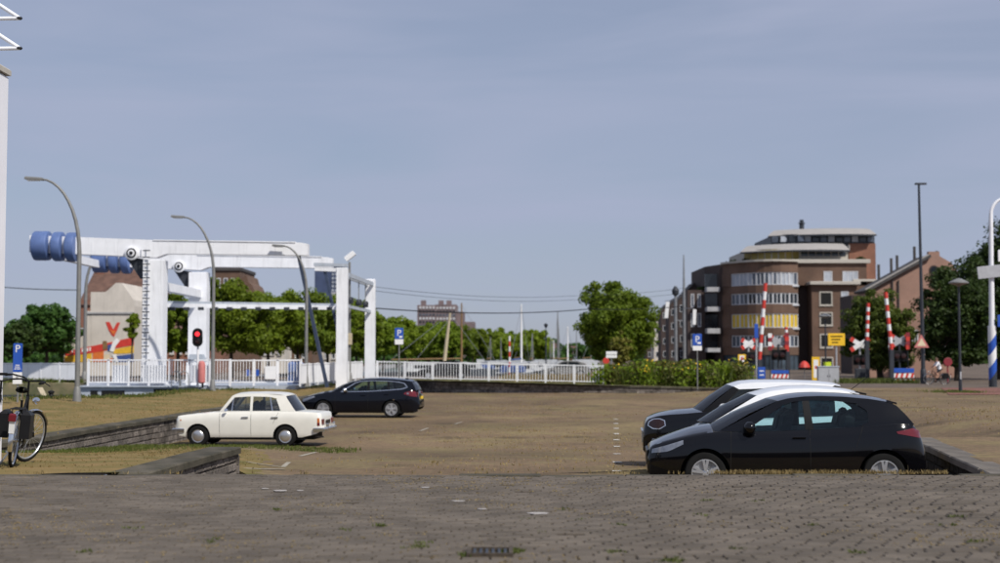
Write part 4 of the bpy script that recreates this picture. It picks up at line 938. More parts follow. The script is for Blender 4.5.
# ------------------------------------------------------------------ drawbridge
ND, FD = 68.0, 78.0                       # near and far plane of the bridge
PXN = XX(154.5, ND)
def zN(py): return ZZ(py, ND)
BT = zN(241)                               # top of the beam at the pylon
br = thing('drawbridge', 'white steel balance drawbridge with blue counterweights', 'bridge', (PXN, ND, 0))
for (yd, near) in ((ND, True), (FD, False)):
    w, dp = 1.0, .9
    m = MB(); m.cbox((PXN, yd, (BT - .95 - .9) / 2), (w, dp, BT - .95 + .9), .02)
    m.cbox((PXN, yd, -.35), (w + .25, dp + .25, 1.0), .06)
    py = m.build('pylon', 'white_paint', br)
    # ladder up the outer side
    if near:
        lx = PXN - w / 2 - .02
        l = MB()
        for k in (-.20, .20): l.bar((PXN - .30 + k * .6, yd - dp / 2 - .12, .6), (PXN - .30 + k * .6, yd - dp / 2 - .12, BT - .1), .035)
        l.build('ladder_rail', 'white_paint', py)
        z = .9
        while z < BT - .2:
            MB().bar((PXN - .47, yd - dp / 2 - .12, z), (PXN - .13, yd - dp / 2 - .12, z), .05, .05).build('rung', 'dark_steel', py); z += .33
    # box beam, lightly tapered, left end raised a little
    xl, xr = PXN - 6.05, PXN + 7.45
    m = MB(); dz = .26; h1, h2 = .82, .62
    pts = [(xl, BT + dz), (PXN + .6, BT), (xr - .35, BT - .10), (xr, BT - .16), (xr, BT - .10 - h2), (PXN + .6, BT - h2 - .02), (PXN + .1, BT - h1), (xl, BT + dz - h1)]
    m.prism([(a, b) for a, b in pts], .62, Matrix(((1, 0, 0, 0), (0, 0, 1, yd - .31), (0, 1, 0, 0), (0, 0, 0, 1))))
    bm_ = m.build('balance_beam', 'white_paint', br)
    for xs_ in (PXN + 1.4, PXN + 2.9, PXN + 4.4, PXN + 5.9, PXN - 1.9, PXN - 3.0): MB().box((xs_, yd - .313, BT - h2 / 2 - .03 + (.05 if xs_ < PXN else -.05)), (.05, .012, h2 - .12)).build('seam_plate', 'white_paint', bm_)
    m = MB()
    m.box((PXN + 3.4, yd, BT - .03), (6.9, .70, .05), ry=.0145); m.build('top_flange', 'white_paint', bm_)
    for (a, b) in ((xl + .12, xl + .92), (xl + 1.08, xl + 1.58), (xl + 1.74, xl + 2.24)):
        cz = BT + dz - h1 / 2 - .08 - (a - xl) * .04; mt_ = Matrix.Translation((a, yd, cz)) @ Matrix.Rotation(R(90), 4, 'Y')
        k = MB(); L_ = b - a; k.lathe([(.60, 0), (.70, .05), (.72, .12), (.72, L_ - .12), (.70, L_ - .05), (.60, L_)], 28, mt_)
        k.build('counterweight', 'blue_paint', br, smooth=35)
    # bearing disc with black ring
    bx, bz = PXN - 1.06, BT - .62
    fm = Matrix.Translation((bx, yd - .34, bz)) @ Matrix.Rotation(R(90), 4, 'X')
    bd = MB().lathe([(.34, 0), (.34, .10), (.29, .13)], 24, fm).build('bearing', 'white_paint', br, smooth=35)
    MB().lathe([(.235, .135), (.235, .16), (.20, .165)], 24, fm).build('ring', 'black', bd)
    MB().lathe([(.165, .17), (.165, .185), (.14, .19)], 20, fm).build('disc', 'white_paint', bd)
    MB().lathe([(.085, .195), (.085, .23), (.06, .24)], 16, fm).build('hub', 'black', bd)
    m = MB(); m.prism([(0, 0), (1.0, -.15), (1.0, -1.1), (.75, -1.1)], .3, Matrix(((1, 0, 0, PXN - 1.45), (0, 0, 1, yd - .12), (0, 1, 0, BT - .75), (0, 0, 0, 1)))); m.build('bracket', 'dark_steel', br)
    # hanger from beam tip to deck
    hx = xr - .55; tx = XX(324, ND) if near else XX(337, FD) + .1
    m = MB(); a, b = Vector((hx, yd, BT - .45)), Vector((hx + 1.5, yd, -.1)); m.bar(a, b, .16, .20, up=(0, 1, 0)); m.build('hanger', 'navy_steel', br)
    m = MB(); m.lathe([(.22, 0), (.22, .5), (.18, .52)], 16, Matrix.Translation((hx, yd - .36 + .72, BT - .45)) @ Matrix.Rotation(R(90), 4, 'X')); m.build('pin', 'dark_steel', br)
# ties across
m = MB(); m.bar((PXN, ND + .45, zN(285)), (PXN, FD - .45, zN(285)), .45, .42); m.build('cross_beam', 'white_paint', br)
m = MB(); m.bar((PXN + 2.4 - 8, ND + .3, BT - .5), (PXN + 2.4 - 8, FD - .3, BT - .5), .35, .4); m.build('cross_beam', 'white_paint', br)
m = MB(); gx0, gx1 = XX(166, 75), XX(337, 75); gzv = ZZ(304, 75)
m.bar((gx0, 75, gzv), (gx1, 75.5, gzv - .12), .5, .30)
gird = m.build('catwalk', 'grey_paint', br)
m = MB(); m.bar((gx0, 74.7, gzv - .08), (gx1, 75.2, gzv - .20), .06, .22); m.build('fascia', 'white_paint', gird)
n = 12
for i in range(n):
    x = gx0 + (gx1 - gx0) * (i + .5) / n; MB().box((x, 74.75, gzv - .26), (.28, .2, .16)).build('bracket', 'dark_steel', gird)
# steel deck with dark openings in its side
m = MB(); dx0, dx1 = XX(78, 67), XX(212, 67)
m.box(((dx0 + dx1) / 2 + 2, (ND + FD) / 2, -.12), (dx1 - dx0 + 4, FD - ND + 2.0, .24)); dk = m.build('deck', 'grey_paint', br)
m = MB(); m.box(((dx0 + dx1) / 2 - .2, ND - 1.04, -.35), (dx1 - dx0 - .4, .12, .66)); m.box(((dx0 + dx1) / 2 - .2, ND - 1.12, -.03), (dx1 - dx0 - .4, .3, .06)); m.build('side_girder', 'grey_paint', dk)
for (a, b) in ((92, 99), (103, 126), (155, 178)):
    xa, xb = XX(a, 67), XX(b, 67); MB().box(((xa + xb) / 2, ND - 1.10, -.36 + (.08 if a > 140 else 0)), (xb - xa, .04, .26)).build('opening', 'void', dk)

# portal frame over the road at the right of the bridge
pn, pf = P(342, 362, 71.5), P(370, 378, 82)
pg = thing('portal_frame', 'white portal frame of two posts with signals at the bridge end', 'gantry', (pn.x, pn.y, 0))
ztp = ZZ(268, 71.5)
m = MB(); m.cbox((pn.x, pn.y, ztp / 2 - .2), (.56, .5, ztp + .4), .03); m.build('post', 'white_paint', pg)
m = MB(); m.cbox((pf.x, pf.y, ztp / 2 - .2), (.58, .5, ztp + .4), .03); m.build('post', 'white_paint', pg)
for dx in (-.16, .16):
    m = MB(); m.bar((pn.x + dx, pn.y + .24, ztp - .30), (pf.x + dx, pf.y - .24, ztp - .30), .10, .22); m.build('top_beam', 'grey_paint', pg)
m = MB(); m.bar((pn.x, pn.y + .24, ztp - 1.9), (pf.x, pf.y - .24, ztp - 1.9), .14, .16); m.build('lower_beam', 'grey_paint', pg)
m = MB(); m.bar((pn.x - 1.45, pn.y - .1, ztp + .18), (pn.x + .3, pn.y - .1, ztp + .12), .3, .16); m.build('arm', 'grey_paint', pg)
m = MB(); m.bar((pn.x - 1.40, pn.y - .1, ztp - .05), (pn.x - .25, pn.y - .1, ztp - .1), .2, .2); m.build('arm', 'white_paint', pg)
for t in (.25, .55, .8):
    p = Vector((pn.x, pn.y, 0)).lerp(Vector((pf.x, pf.y, 0)), t)
    m = MB(); m.bar((p.x, p.y, ztp - .4), (p.x, p.y, ztp - 1.75), .05); m.build('drop_bar', 'galvanised', pg)
    m = MB(); m.cbox((p.x + .02, p.y, ztp - 1.55), (.28, .3, .34), .04); m.lathe([(.1, 0), (.12, .12), (.08, .14)], 10, Matrix.Translation((p.x, p.y - .15, ztp - 1.55)) @ Matrix.Rotation(R(90), 4, 'X')); m.build('signal', 'dark_steel', pg)

def lamp_pole(name, label, pts, rad, mt, head=None, group='curved street lamps by the bridge', base=None):
    r = thing(name, label, 'street lamp', base or pts[0], 0, group)
    MB().tube(pts, rad, 10).build('pole', mt, r, smooth=50)
    b = Vector(pts[0]); MB().lathe([(rad[0] * 1.8, 0), (rad[0] * 1.8, .06), (rad[0] * 1.25, .5), (rad[0] * 1.0, .55)], 12, Matrix.Translation(b)).build('base_sleeve', mt, r, smooth=40)
    return r
def curved(label, base, H, reach, sgn=-1, mt='galvanised', r0=.085):
    b = Vector(base); pts = [b + Vector((0, 0, -.05))] + [b + Vector((0, 0, H * t)) for t in (.2, .4, .55, .66)]
    n = 10; hz = H * .34
    for i in range(1, n + 1):
        a = R(90) * i / n; pts.append(b + Vector((sgn * reach * (1 - math.cos(a)) ** 1.0, 0, H * .66 + hz * math.sin(a))))
    pts[-1].z -= .0
    rad = [r0] * 2 + [r0 * .9] * 3 + [r0 * (.85 - .45 * i / n) for i in range(1, n + 1)]
    r = lamp_pole('street_lamp', label, pts, rad, mt)
    e = pts[-1]; m = MB(); m.cbox((e.x + sgn * .22, e.y, e.z + .02), (.62, .2, .10), .03, ry=R(4) * -sgn); hd = m.build('lamp_head', 'galvanised', r)
    MB().box((e.x + sgn * .24, e.y, e.z - .045), (.42, .15, .03)).build('lens', 'sign_white', hd)
    return r
b1 = P(77, 403, 48); curved('tall curved street lamp on the grass, nearest of the left lamps', (b1.x, b1.y, bank_z(b1.x, b1.y)), ZZ(179, 48) - bank_z(b1.x, b1.y), 1.38)
b2 = P(212.5, 389, 64); curved('curved street lamp on the grass in front of the bridge fence', (b2.x, b2.y, bank_z(b2.x, b2.y)), ZZ(217, 64) - bank_z(b2.x, b2.y), 1.45)
b3 = P(306, 384, 67.4); curved('curved street lamp behind the white panel fence', (b3.x, b3.y, .0), ZZ(246, 67.4), 1.15, r0=.085)
b4 = P(84.5, 372, 92); curved('thin curved lamp leaning right, in front of the mural house', (b4.x, b4.y, -.1), ZZ(245, 92) + .1, 1.8, sgn=1, r0=.12)
fl = P(349, 370, 76); r = lamp_pole('floodlight_mast', 'slim grey mast with a tilted white floodlight beside the portal', [(fl.x, fl.y, 0), (fl.x, fl.y, 3), (fl.x, fl.y, ZZ(262, 76))], [.11, .09, .06], 'galvanised', group='masts')
e = P(350, 256, 76); m = MB(); m.cbox((e.x, e.y, e.z), (.62, .35, .28), .05, ry=R(-38)); m.build('floodlight', 'sign_white', r)
m = MB(); m.cbox((fl.x, fl.y - .1, ZZ(339, 76)), (.34, .2, .62), .02); m.build('switch_box', 'pale_wood', r)

# ------------------------------------------------------------------ white fences
barme = MB().box((0, 0, .5), (.028, .028, 1.0)).mesh('bar', 'white_paint')
postme = MB().cbox((0, 0, .5), (.09, .07, 1.0), .01).mesh('post', 'white_paint')
def fence(label, pts, h, post_gap, bar_gap, bars=True, panel=None, sill=.14):
    a0 = Vector(pts[0]); r = thing('fence', label, 'fence', a0, 0, 'white fences')
    for (a, b) in zip(pts, pts[1:]):
        a, b = Vector(a), Vector(b); L = (b - a).xy.length; d = (b - a) / L; ang = math.atan2(d.y, d.x)
        n = max(1, round(L / post_gap))
        for i in range(n + 1):
            p = a + d * (L * i / n); inst(postme, 'post', r, (p.x, p.y, p.z - .05), (0, 0, ang), (1, 1, h + .07))
        up = Vector((0, 0, 1))
        MB().bar(a + up * (h - .03), b + up * (h - .03), .07, .06).build('top_rail', 'white_paint', r)
        MB().bar(a + up * sill, b + up * sill, .05, .05).build('bottom_rail', 'white_paint', r)
        if bars:
            k = int(L / bar_gap)
            for i in range(k):
                p = a + d * (L * (i + .5) / k); inst(barme, 'bar', r, (p.x, p.y, p.z + sill), (0, 0, ang), (1, 1, h - sill - .05))
        if panel:
            for i in range(n):
                p = a + d * (L * (i + .5) / n); k = MB(); k.box((p.x, p.y, p.z + sill + (h - sill) / 2 - .02), (L / n - .11, .03, h - sill - .10), ang); k.build('panel', 'white_paint', r)
    return r
fA = [P(-30, 381, 72), P(22, 381, 72), P(78, 382, 71)]
fence('white panelled fence on the stone quay at far left', [(p.x, p.y, .10) for p in fA], ZZ(363, 72) - .10, 1.25, .2, bars=False, panel=True)
fB = [P(88, 384, 66.9), P(230, 384, 66.9)]
r = fence('white barred railing in front of the bridge pylon', [(fB[0].x, fB[0].y, .02), (fB[1].x, fB[1].y, .02)], ZZ(359.5, 66.9) - .02, 1.02, .135)
for (a, b, mt) in ((113, 128, 'white_paint'), (143, 166, 'white_paint'), (193, 212, 'white_paint')):
    xa, xb = XX(a, 67), XX(b, 67); MB().box(((xa + xb) / 2, 67.02, .55), (xb - xa, .04, .85)).build('panel', mt, r)
fC = [P(230, 384, 66.9), P(301, 382, 67.5)]
r = fence('white barred railing left of the blue cover', [(fC[0].x, fC[0].y, .02), (fC[1].x, fC[1].y, .04)], ZZ(360, 66.9) - .02, 1.1, .135)
for (a, b, mt) in ((265, 276, 'white_paint'), (246, 250, 'sign_blue'), (256, 259, 'sign_blue')):
    xa, xb = XX(a, 67), XX(b, 67); MB().box(((xa + xb) / 2, 67.1, .62), (xb - xa, .04, .62 if b - a > 6 else .3)).build('panel', mt, r)
bt = P(296, 372, 68.2); k = MB(); k.cbox((bt.x, bt.y, .60), (.74, .55, 1.1), .12); o = k.build('covered_box', 'blue_tarp' if 'blue_tarp' in M else 'blue_paint'); tag(o, 'box under a bright blue cover behind the white railing', 'box')
fP = [P(300, 382, 66.2), P(362, 377, 79)]
fence('long solid white panel fence running back to the portal post', [(fP[0].x, fP[0].y, .03), (fP[1].x, fP[1].y, .10)], 1.02, 1.6, .2, bars=False, panel=True, sill=.10)
fD = [P(377, 380, 82.3), P(603, 383, 80.6)]
fence('long white barred railing along the back of the car park', [(fD[0].x, fD[0].y, .04), (fD[1].x, fD[1].y, top_z(fD[1].x) + .02)], 1.08, 1.66, .165)

# stone quay under the far left fence
q = thing('quay_wall', 'overgrown stone quay under the far left white fence', 'wall', (-28, 71.5, 0))
xa, xb = -34.0, XX(80, 71)
n = 9
for i in range(n):
    w = (xb - xa) / n; k = MB(); k.cbox((xa + w * (i + .5), 71.9, -.24), (w - .02, 1.6, .62), .05); k.build('block', 'quay_stone', q)
m = MB(); m.box(((xa + xb) / 2, 72.1, -.85), (xb - xa, 1.2, .64)); m.build('lower_wall', 'grey_paint', q)
m = MB(); m.box(((xa + xb) / 2, 71.4, -1.05), (xb - xa, .5, .2)); m.build('ledge', 'concrete', q)
sp = [(rs.uniform(xa, xb), 71.2 + rs.uniform(-.05, .6), .06) for _ in range(260)]
blades('quay_weed', sp, 10, .06, .30, .10, 'green_blade', 'weeds hanging over the stone quay', 12, lean=1.2, width=.02)
m = MB(); a = P(40, 388, 62); b = P(47, 402, 60); m.bar(a, b, .22, .05); o = m.build('plank', 'pale_wood'); tag(o, 'pale plank leaning by the canal edge', 'plank')
p = P(51, 401.5, 50.6); k = MB(); k.lathe([(.10, 0), (.09, .1), (.07, .14), (.12, .18), (.11, .24), (.05, .26)], 14, Matrix.Translation((p.x, p.y, bank_z(p.x, p.y) - .01))); o = k.build('mooring_bollard', 'black', smooth=40); tag(o, 'small black mooring bollard at the canal edge', 'bollard')

# traffic light, red tube, cabinets by the railing
t = P(197.5, 384, 66.4); tl = thing('traffic_light', 'black bridge traffic light showing red beside the far pylon', 'traffic light', (t.x, t.y, 0))
MB().tube([(t.x, t.y, -.05), (t.x, t.y, ZZ(340, 66.4))], .05, 10).build('pole', 'white_paint', tl, smooth=50)
c = ZZ(337.5, 66.4); m = MB(); n = 20
poly = [(.24 * math.cos(2 * math.pi * i / n), (.24 * math.sin(2 * math.pi * i / n) + (.20 if math.sin(2 * math.pi * i / n) > 0 else -.20))) for i in range(n)]
m.prism(poly, .10, Matrix(((1, 0, 0, t.x), (0, 0, 1, t.y - .16), (0, 1, 0, c), (0, 0, 0, 1)))); bd = m.build('backboard', 'black', tl)
for k, (dz, mt) in enumerate(((.16, 'red_lens'), (-.20, 'dark_lens'))):
    MB().lathe([(.115, 0), (.105, .03), (.06, .05)], 16, Matrix.Translation((t.x, t.y - .165, c + dz)) @ Matrix.Rotation(R(90), 4, 'X')).build('lamp', mt, bd, smooth=40)
    MB().tube([(t.x + .13 * math.cos(a), t.y - .24, c + dz + .13 * math.sin(a)) for a in [R(q_) for q_ in range(20, 161, 20)]], .02, 6).build('visor', 'black', bd)
t = P(201.5, 384, 66.0); rt = thing('ring_holder', 'faded red upright tube standing at the railing', 'post', (t.x, t.y, 0))
MB().lathe([(.10, .12), (.17, .18), (.175, .4), (.175, 1.0), (.15, 1.12), (.08, 1.18)], 18, Matrix.Translation((t.x, t.y, 0))).build('tube', 'faded_red', rt, smooth=35)
MB().tube([(t.x + .05, t.y, -.08), (t.x + .05, t.y, .2)], .05, 8).build('foot', 'black', rt)
t = P(197, 370, 69.5); cb = thing('control_cabinet', 'grey cabinet with sloped lid below the traffic light', 'cabinet', (t.x, t.y, 0))
MB().cbox((t.x, t.y, .55), (1.0, .5, 1.1), .03).build('body', 'white_paint', cb)
m = MB(); m.prism([(-.42, 0), (.42, 0), (.30, .38), (-.34, .38)], .5, Matrix(((1, 0, 0, t.x), (0, 0, 1, t.y - .25), (0, 1, 0, 1.12), (0, 0, 0, 1)))); m.build('lid', 'grey_paint', cb)
# bicycle stand hoops
for i, px in enumerate((176, 184)):
    t = P(px, 384, 66.5); pts = [(t.x - .22, t.y, -.02), (t.x - .2, t.y, .5)] + [(t.x + .2 * -math.cos(R(a)), t.y, .5 + .2 * math.sin(R(a))) for a in (30, 60, 90, 120, 150)] + [(t.x + .2, t.y, .5), (t.x + .22, t.y, -.02)]
    o = MB().tube(pts, .025, 8).build('cycle_hoop', 'steel', smooth=50); tag(o, ['steel cycle hoop left of the red tube', 'steel cycle hoop right next to the red tube'][i], 'cycle stand', 'cycle hoops')

# ------------------------------------------------------------------ blue parking signs
def p_sign(label, px, pyb, d, zb, bx, by0, by1, sub=None, mt='galvanised', letter=True):
    base = P(px, pyb, d); r = thing('parking_sign', label, 'sign', (base.x, d, zb), 0, 'blue parking signs')
    zt, zl = ZZ(by0, d), ZZ(by1, d); w = bx / FOC * d
    MB().tube([(base.x, d, zb - .1), (base.x, d, zt - .05)], .035, 8).build('pole', mt, r, smooth=50)
    bo = MB().cbox((base.x, d - .05, (zt + zl) / 2), (w, .03, zt - zl), .01).build('board', 'sign_blue', r)
    me = text_mesh('P', min(w * 1.15, (zt - zl) * .8), 'sign_white'); inst(me, 'letter', bo, (base.x, d - .072, zt - min(w * .62, (zt - zl) * .5)), FACE)
    if sub:
        s0, s1 = ZZ(sub[0], d), ZZ(sub[1], d); MB().cbox((base.x, d - .05, (s0 + s1) / 2), (w, .03, s0 - s1), .01).build('plate', 'sign_white', r)
    return r, bo, base, w, zt, zl
r, bo, b, w, zt, zl = p_sign('tall blue parking sign with white plate behind the bicycle', 17.5, 402, 46, 0, 9, 343.5, 372, (372.5, 384))
for k in range(3): MB().box((b.x, 46 - .068, zl + .10 + k * .06), (w * (.7 - .12 * k), .006, .025)).build('text_line', 'sign_white', bo)
p = P(17.5, 386, 46); MB().lathe([(.045, 0), (.045, .01), (.02, .012)], 12, Matrix.Translation((b.x, 46 - .066, ZZ(377, 46))) @ Matrix.Rotation(R(90), 4, 'X')).build('emblem', 'sign_back', r)
r, bo, b, w, zt, zl = p_sign('blue parking sign behind the long white railing', 399, 384, 79.5, 0, 8.5, 328, 339, (339.4, 344.5))
MB().box((b.x + w * .2, 79.5 - .07, zl + .12), (w * .35, .008, .1)).build('car_symbol', 'sign_white', bo)
r, bo, b, w, zt, zl = p_sign('blue parking sign in front of the flower bed', 697.5, 386, 78.0, top_z(11), 9, 334, 345.5, (346, 350.5))
MB().box((b.x + w * .2, 78 - .07, zl + .14), (w * .4, .008, .1)).build('car_symbol', 'sign_white', bo)

# ------------------------------------------------------------------ white building corner at the left edge
WB = 18.9
wx = XX(9, WB); hb = ZZ(76, WB + .6)
wb = thing('white_building', 'white clad building corner at the left edge of the picture', 'building', (wx - 1.5, WB, 0))
x_r = XX(3.5, WB + .6)
MB().cbox((x_r - 1.6, WB + .3, hb / 2 - .15), (3.2, .6, hb + .3), .03).build('wall', 'white_wall', wb)
MB().cbox((x_r - 1.6, WB + .3, hb + .05), (3.26, .66, .09), .02).build('coping', 'cream_panel', wb)
for z in (1.2, 2.4, 3.6): MB().box((x_r - 1.6, WB - .002, z), (3.2, .008, .012)).build('panel_joint', 'sign_back', wb)
mast_x = XX(-60, WB + .6)
tri = thing('steel_outrigger', 'white triangular steel outriggers above the left building', 'steel frame', (mast_x, WB + .6, hb))
MB().tube([(mast_x, WB + .6, hb), (mast_x, WB + .6, hb + 2.6)], .07, 10).build('mast', 'white_paint', tri, smooth=50)
for (y0, ytip) in ((-14, 18), (22, 48)):
    d = WB + .6; tip = P(19.5, ytip, d); lo = P(-60, ytip + 1.5, d); hi = P(-60, ytip - 52, d)
    MB().tube([lo, tip], .028, 8).build('lower_tube', 'white_paint', tri, smooth=50)
    MB().tube([hi, tip], .028, 8).build('stay_tube', 'white_paint', tri, smooth=50)
    MB().lathe([(.03, -.02), (.045, 0), (.03, .02)], 8, Matrix.Translation(tip)).build('tip_joint', 'dark_steel', tri)
# ------------------------------------------------------------------ bicycles
def bicycle(name, label, loc, rz, steer=R(32), panniers=True, group='bicycles', lean=R(5)):
    r = thing(name, label, 'bicycle', loc, rz, group); r.rotation_euler = (lean, 0, rz)
    wr = .345; xb, xf = 0.0, 1.08
    def wheel(par, c, m0):
        mt_ = m0 @ Matrix.Translation(c) @ Matrix.Rotation(R(90), 4, 'X'); n = 28
        k = MB(); k.tube([mt_ @ Vector((wr * math.cos(2 * math.pi * i / n), wr * math.sin(2 * math.pi * i / n), 0)) for i in range(n + 1)], .022, 8, caps=False); w = k.build('wheel', 'black_rubber', par, smooth=60, local=True)
        k = MB(); k.tube([mt_ @ Vector((.318 * math.cos(2 * math.pi * i / n), .318 * math.sin(2 * math.pi * i / n), 0)) for i in range(n + 1)], .012, 6, caps=False); k.build('rim', 'alloy', w, smooth=60, local=True)
        k = MB()
        for i in range(18):
            a = 2 * math.pi * i / 18; k.bar(mt_ @ Vector((.02 * math.cos(a), .02 * math.sin(a), .02 * (-1) ** i)), mt_ @ Vector((.315 * math.cos(a), .315 * math.sin(a), 0)), .003)
        k.lathe([(.02, -.04), (.03, -.03), (.03, .03), (.02, .04)], 10, mt_); k.build('spokes', 'alloy', w, local=True); return w
    I = Matrix.Identity(4)
    head = Vector((.83, 0, .80)); axis = Vector((-.28, 0, .96)).normalized()
    ST = Matrix.Translation(head) @ Matrix.Rotation(steer, 4, axis) @ Matrix.Translation(-head)
    wheel(r, (xb, 0, wr), I); wheel(r, (xf, 0, wr), ST)
    bbk = Vector((.44, 0, .30)); seat = Vector((.27, 0, .86)); ht = head + axis * .12
    k = MB(); k.tube([bbk, seat], .017, 8); k.tube([bbk, head - axis * .08], .020, 8); k.tube([Vector((.36, 0, .56)), ht - axis * .02], .018, 8)
    k.tube([head - axis * .12, ht], .022, 8)
    for s in (-1, 1): k.tube([(xb, s * .06, wr), bbk + Vector((0, s * .03, 0))], .011, 6); k.tube([(xb, s * .06, wr), Vector((.30, s * .02, .72))], .010, 6)
    k.build('frame', 'black', r, smooth=50, local=True)
    k = MB()
    for s in (-1, 1): k.tube([ST @ Vector((xf, s * .055, wr)), ST @ Vector((.93, s * .055, .66)), ST @ (head - axis * .13)], .013, 6)
    k.build('fork', 'black', r, smooth=50, local=True)
    k = MB(); k.tube([ht, ht + axis * .20], .014, 8)
    top = ht + axis * .20
    for s in (-1, 1): k.tube([ST @ top, ST @ (top + Vector((.06, s * .12, .03))), ST @ (top + Vector((-.02, s * .26, .04))), ST @ (top + Vector((-.20, s * .31, .02)))], .012, 8)
    h = k.build('handlebar', 'black', r, smooth=50, local=True)
    for s in (-1, 1):
        MB().tube([ST @ (top + Vector((-.10, s * .29, .03))), ST @ (top + Vector((-.22, s * .315, .02)))], .019, 8).build('grip', 'black_rubber', h, smooth=50, local=True)
        MB().tube([ST @ (top + Vector((-.02, s * .26, .03))), ST @ (top + Vector((-.03, s * .36, .0)))], .007, 6).build('brake_lever', 'black', h, local=True)
    k = MB(); k.tube([seat, seat + Vector((-.03, 0, .10))], .013, 8); k.build('seat_post', 'chrome', r, local=True)
    sc = seat + Vector((-.05, 0, .13)); k = MB()
    k.grid(14, 9, lambda u, v: sc + Vector((.13 * (2 * v - 1) + .02, (.085 - .06 * sstep(.3, 1, v)) * math.cos(u * 6.2832) * (1 - (2 * v - 1) ** 6 * .6), .035 * math.sin(u * 6.2832) + (.02 if v < .2 else 0)))); k.build('saddle', 'black_rubber', r, smooth=60, local=True)
    for (cx, m0, a0, a1) in ((xb, I, 20, 200), (xf, ST, 25, 190)):
        k = MB(); n = 12
        k.grid(4, n, lambda u, v: m0 @ Vector((cx + (.385 - .012 * (2 * u - 1) ** 2) * math.cos(R(a0 + (a1 - a0) * v)), .03 * (2 * u - 1), wr + (.385 - .012 * (2 * u - 1) ** 2) * math.sin(R(a0 + (a1 - a0) * v)))))
        k.build('mudguard', 'chrome', r, smooth=60, local=True)
    k = MB()
    for s in (-1, 1): k.tube([(-.28, s * .06, .76), (.28, s * .06, .76)], .008, 6); k.tube([(-.05, s * .06, .76), (0, s * .07, wr)], .006, 6)
    for x in (-.28, -.1, .08, .26): k.tube([(x, -.06, .76), (x, .06, .76)], .006, 6)
    k.build('carrier', 'black', r, smooth=50, local=True)
    MB().cbox((-.42, 0, .66), (.05, .09, .10), .02).build('rear_light', 'tail_red', r, local=True)
    MB().box((-.40, 0, .53), (.012, .07, .16), 0, ry=R(-14)).build('reflector', 'sign_white', r, local=True)
    k = MB(); fl_ = ST @ Vector((1.02, 0, .84)); k.lathe([(.02, -.05), (.05, 0), (.05, .04), (.04, .05)], 12, Matrix.Translation(fl_) @ Matrix.Rotation(R(90), 4, 'Y')); k.build('head_light', 'chrome', r, smooth=50, local=True)
    k = MB(); k.lathe([(.09, -.006), (.09, .006)], 20, Matrix.Translation((.44, -.055, .30)) @ Matrix.Rotation(R(90), 4, 'X')); k.build('chain_case', 'black', r, local=True)
    for s in (-1, 1):
        k = MB(); dx = .17 * s; k.bar((.44, s * .07, .30), (.44 + dx * .5, s * .08, .30 - dx * .9), .02, .012); k.box((.44 + dx * .5, s * .13, .30 - dx * .9), (.09, .09, .022)); k.build('crank', 'steel', r, local=True)
    if panniers:
        for s in (-1, 1): MB().cbox((-.04, s * .135, .56), (.36, .13, .36), .05).build('pannier', 'black', r, local=True)
    MB().bar((.02, .06, .18), (-.10, .16, -.0), .018).build('kickstand', 'steel', r, local=True)
    return r
bp = P(16, 465, 18.2)
bicycle('bicycle', 'black city bicycle with red rear light by the white building', (bp.x - .14, 18.45, gz(bp.x, 18.45) + .006), R(101), steer=R(-27))
bicycle('bicycle', 'second dark bicycle half hidden against the white building', (bp.x - .55, 18.62, gz(bp.x, 18.6) + .006), R(103), steer=R(10), panniers=False)

# ------------------------------------------------------------------ trees
def crown_mesh(name, mt, rx, rz, n_clump, per, leaf, seed, flat=.0, lean=0, ry=None):
    """leaf faces spread through clumps that fill an uneven ellipsoid, centre at the origin"""
    r = np.random.default_rng(seed); ry = ry or rx
    d = r.normal(0, 1, (n_clump, 3)); d /= np.linalg.norm(d, axis=1)[:, None]
    lump = 1 + .12 * np.sin(d[:, 0] * 4 + seed) + .10 * np.sin(d[:, 2] * 5 + d[:, 1] * 4 + seed * 2) + .10 * r.normal(0, 1, n_clump)
    rad = r.uniform(.25, 1.0, n_clump) ** .45 * lump * .93
    c = d * rad[:, None] * np.array([rx, ry, rz])
    c[:, 2] = np.where(c[:, 2] < -rz * (.75 - flat), -rz * (.75 - flat) + r.uniform(0, .2 * rz, n_clump), c[:, 2])
    s = r.uniform(.10, .27, n_clump) * (rx + rz) / 2
    N = n_clump * per; base = np.repeat(c, per, 0); ss = np.repeat(s, per)
    g = r.normal(0, 1, (N, 3)); g /= np.linalg.norm(g, axis=1)[:, None]; p = base + g * (ss * r.uniform(.2, 1.25, N) ** .6)[:, None] * np.array([1, 1, .8])
    nr = g + r.normal(0, .55, (N, 3)) + np.array([0, 0, .35]); nr /= np.linalg.norm(nr, axis=1)[:, None]
    t = np.cross(nr, r.normal(0, 1, (N, 3))); t /= np.linalg.norm(t, axis=1)[:, None]; b = np.cross(nr, t)
    L = leaf * r.uniform(.6, 1.35, N)[:, None]; v = np.zeros((N, 4, 3))
    v[:, 0] = p - t * L * .62; v[:, 1] = p - b * L * .40 + nr * L * .06; v[:, 2] = p + t * L * .62; v[:, 3] = p + b * L * .40 + nr * L * .06
    return quads(name, v, mt), c
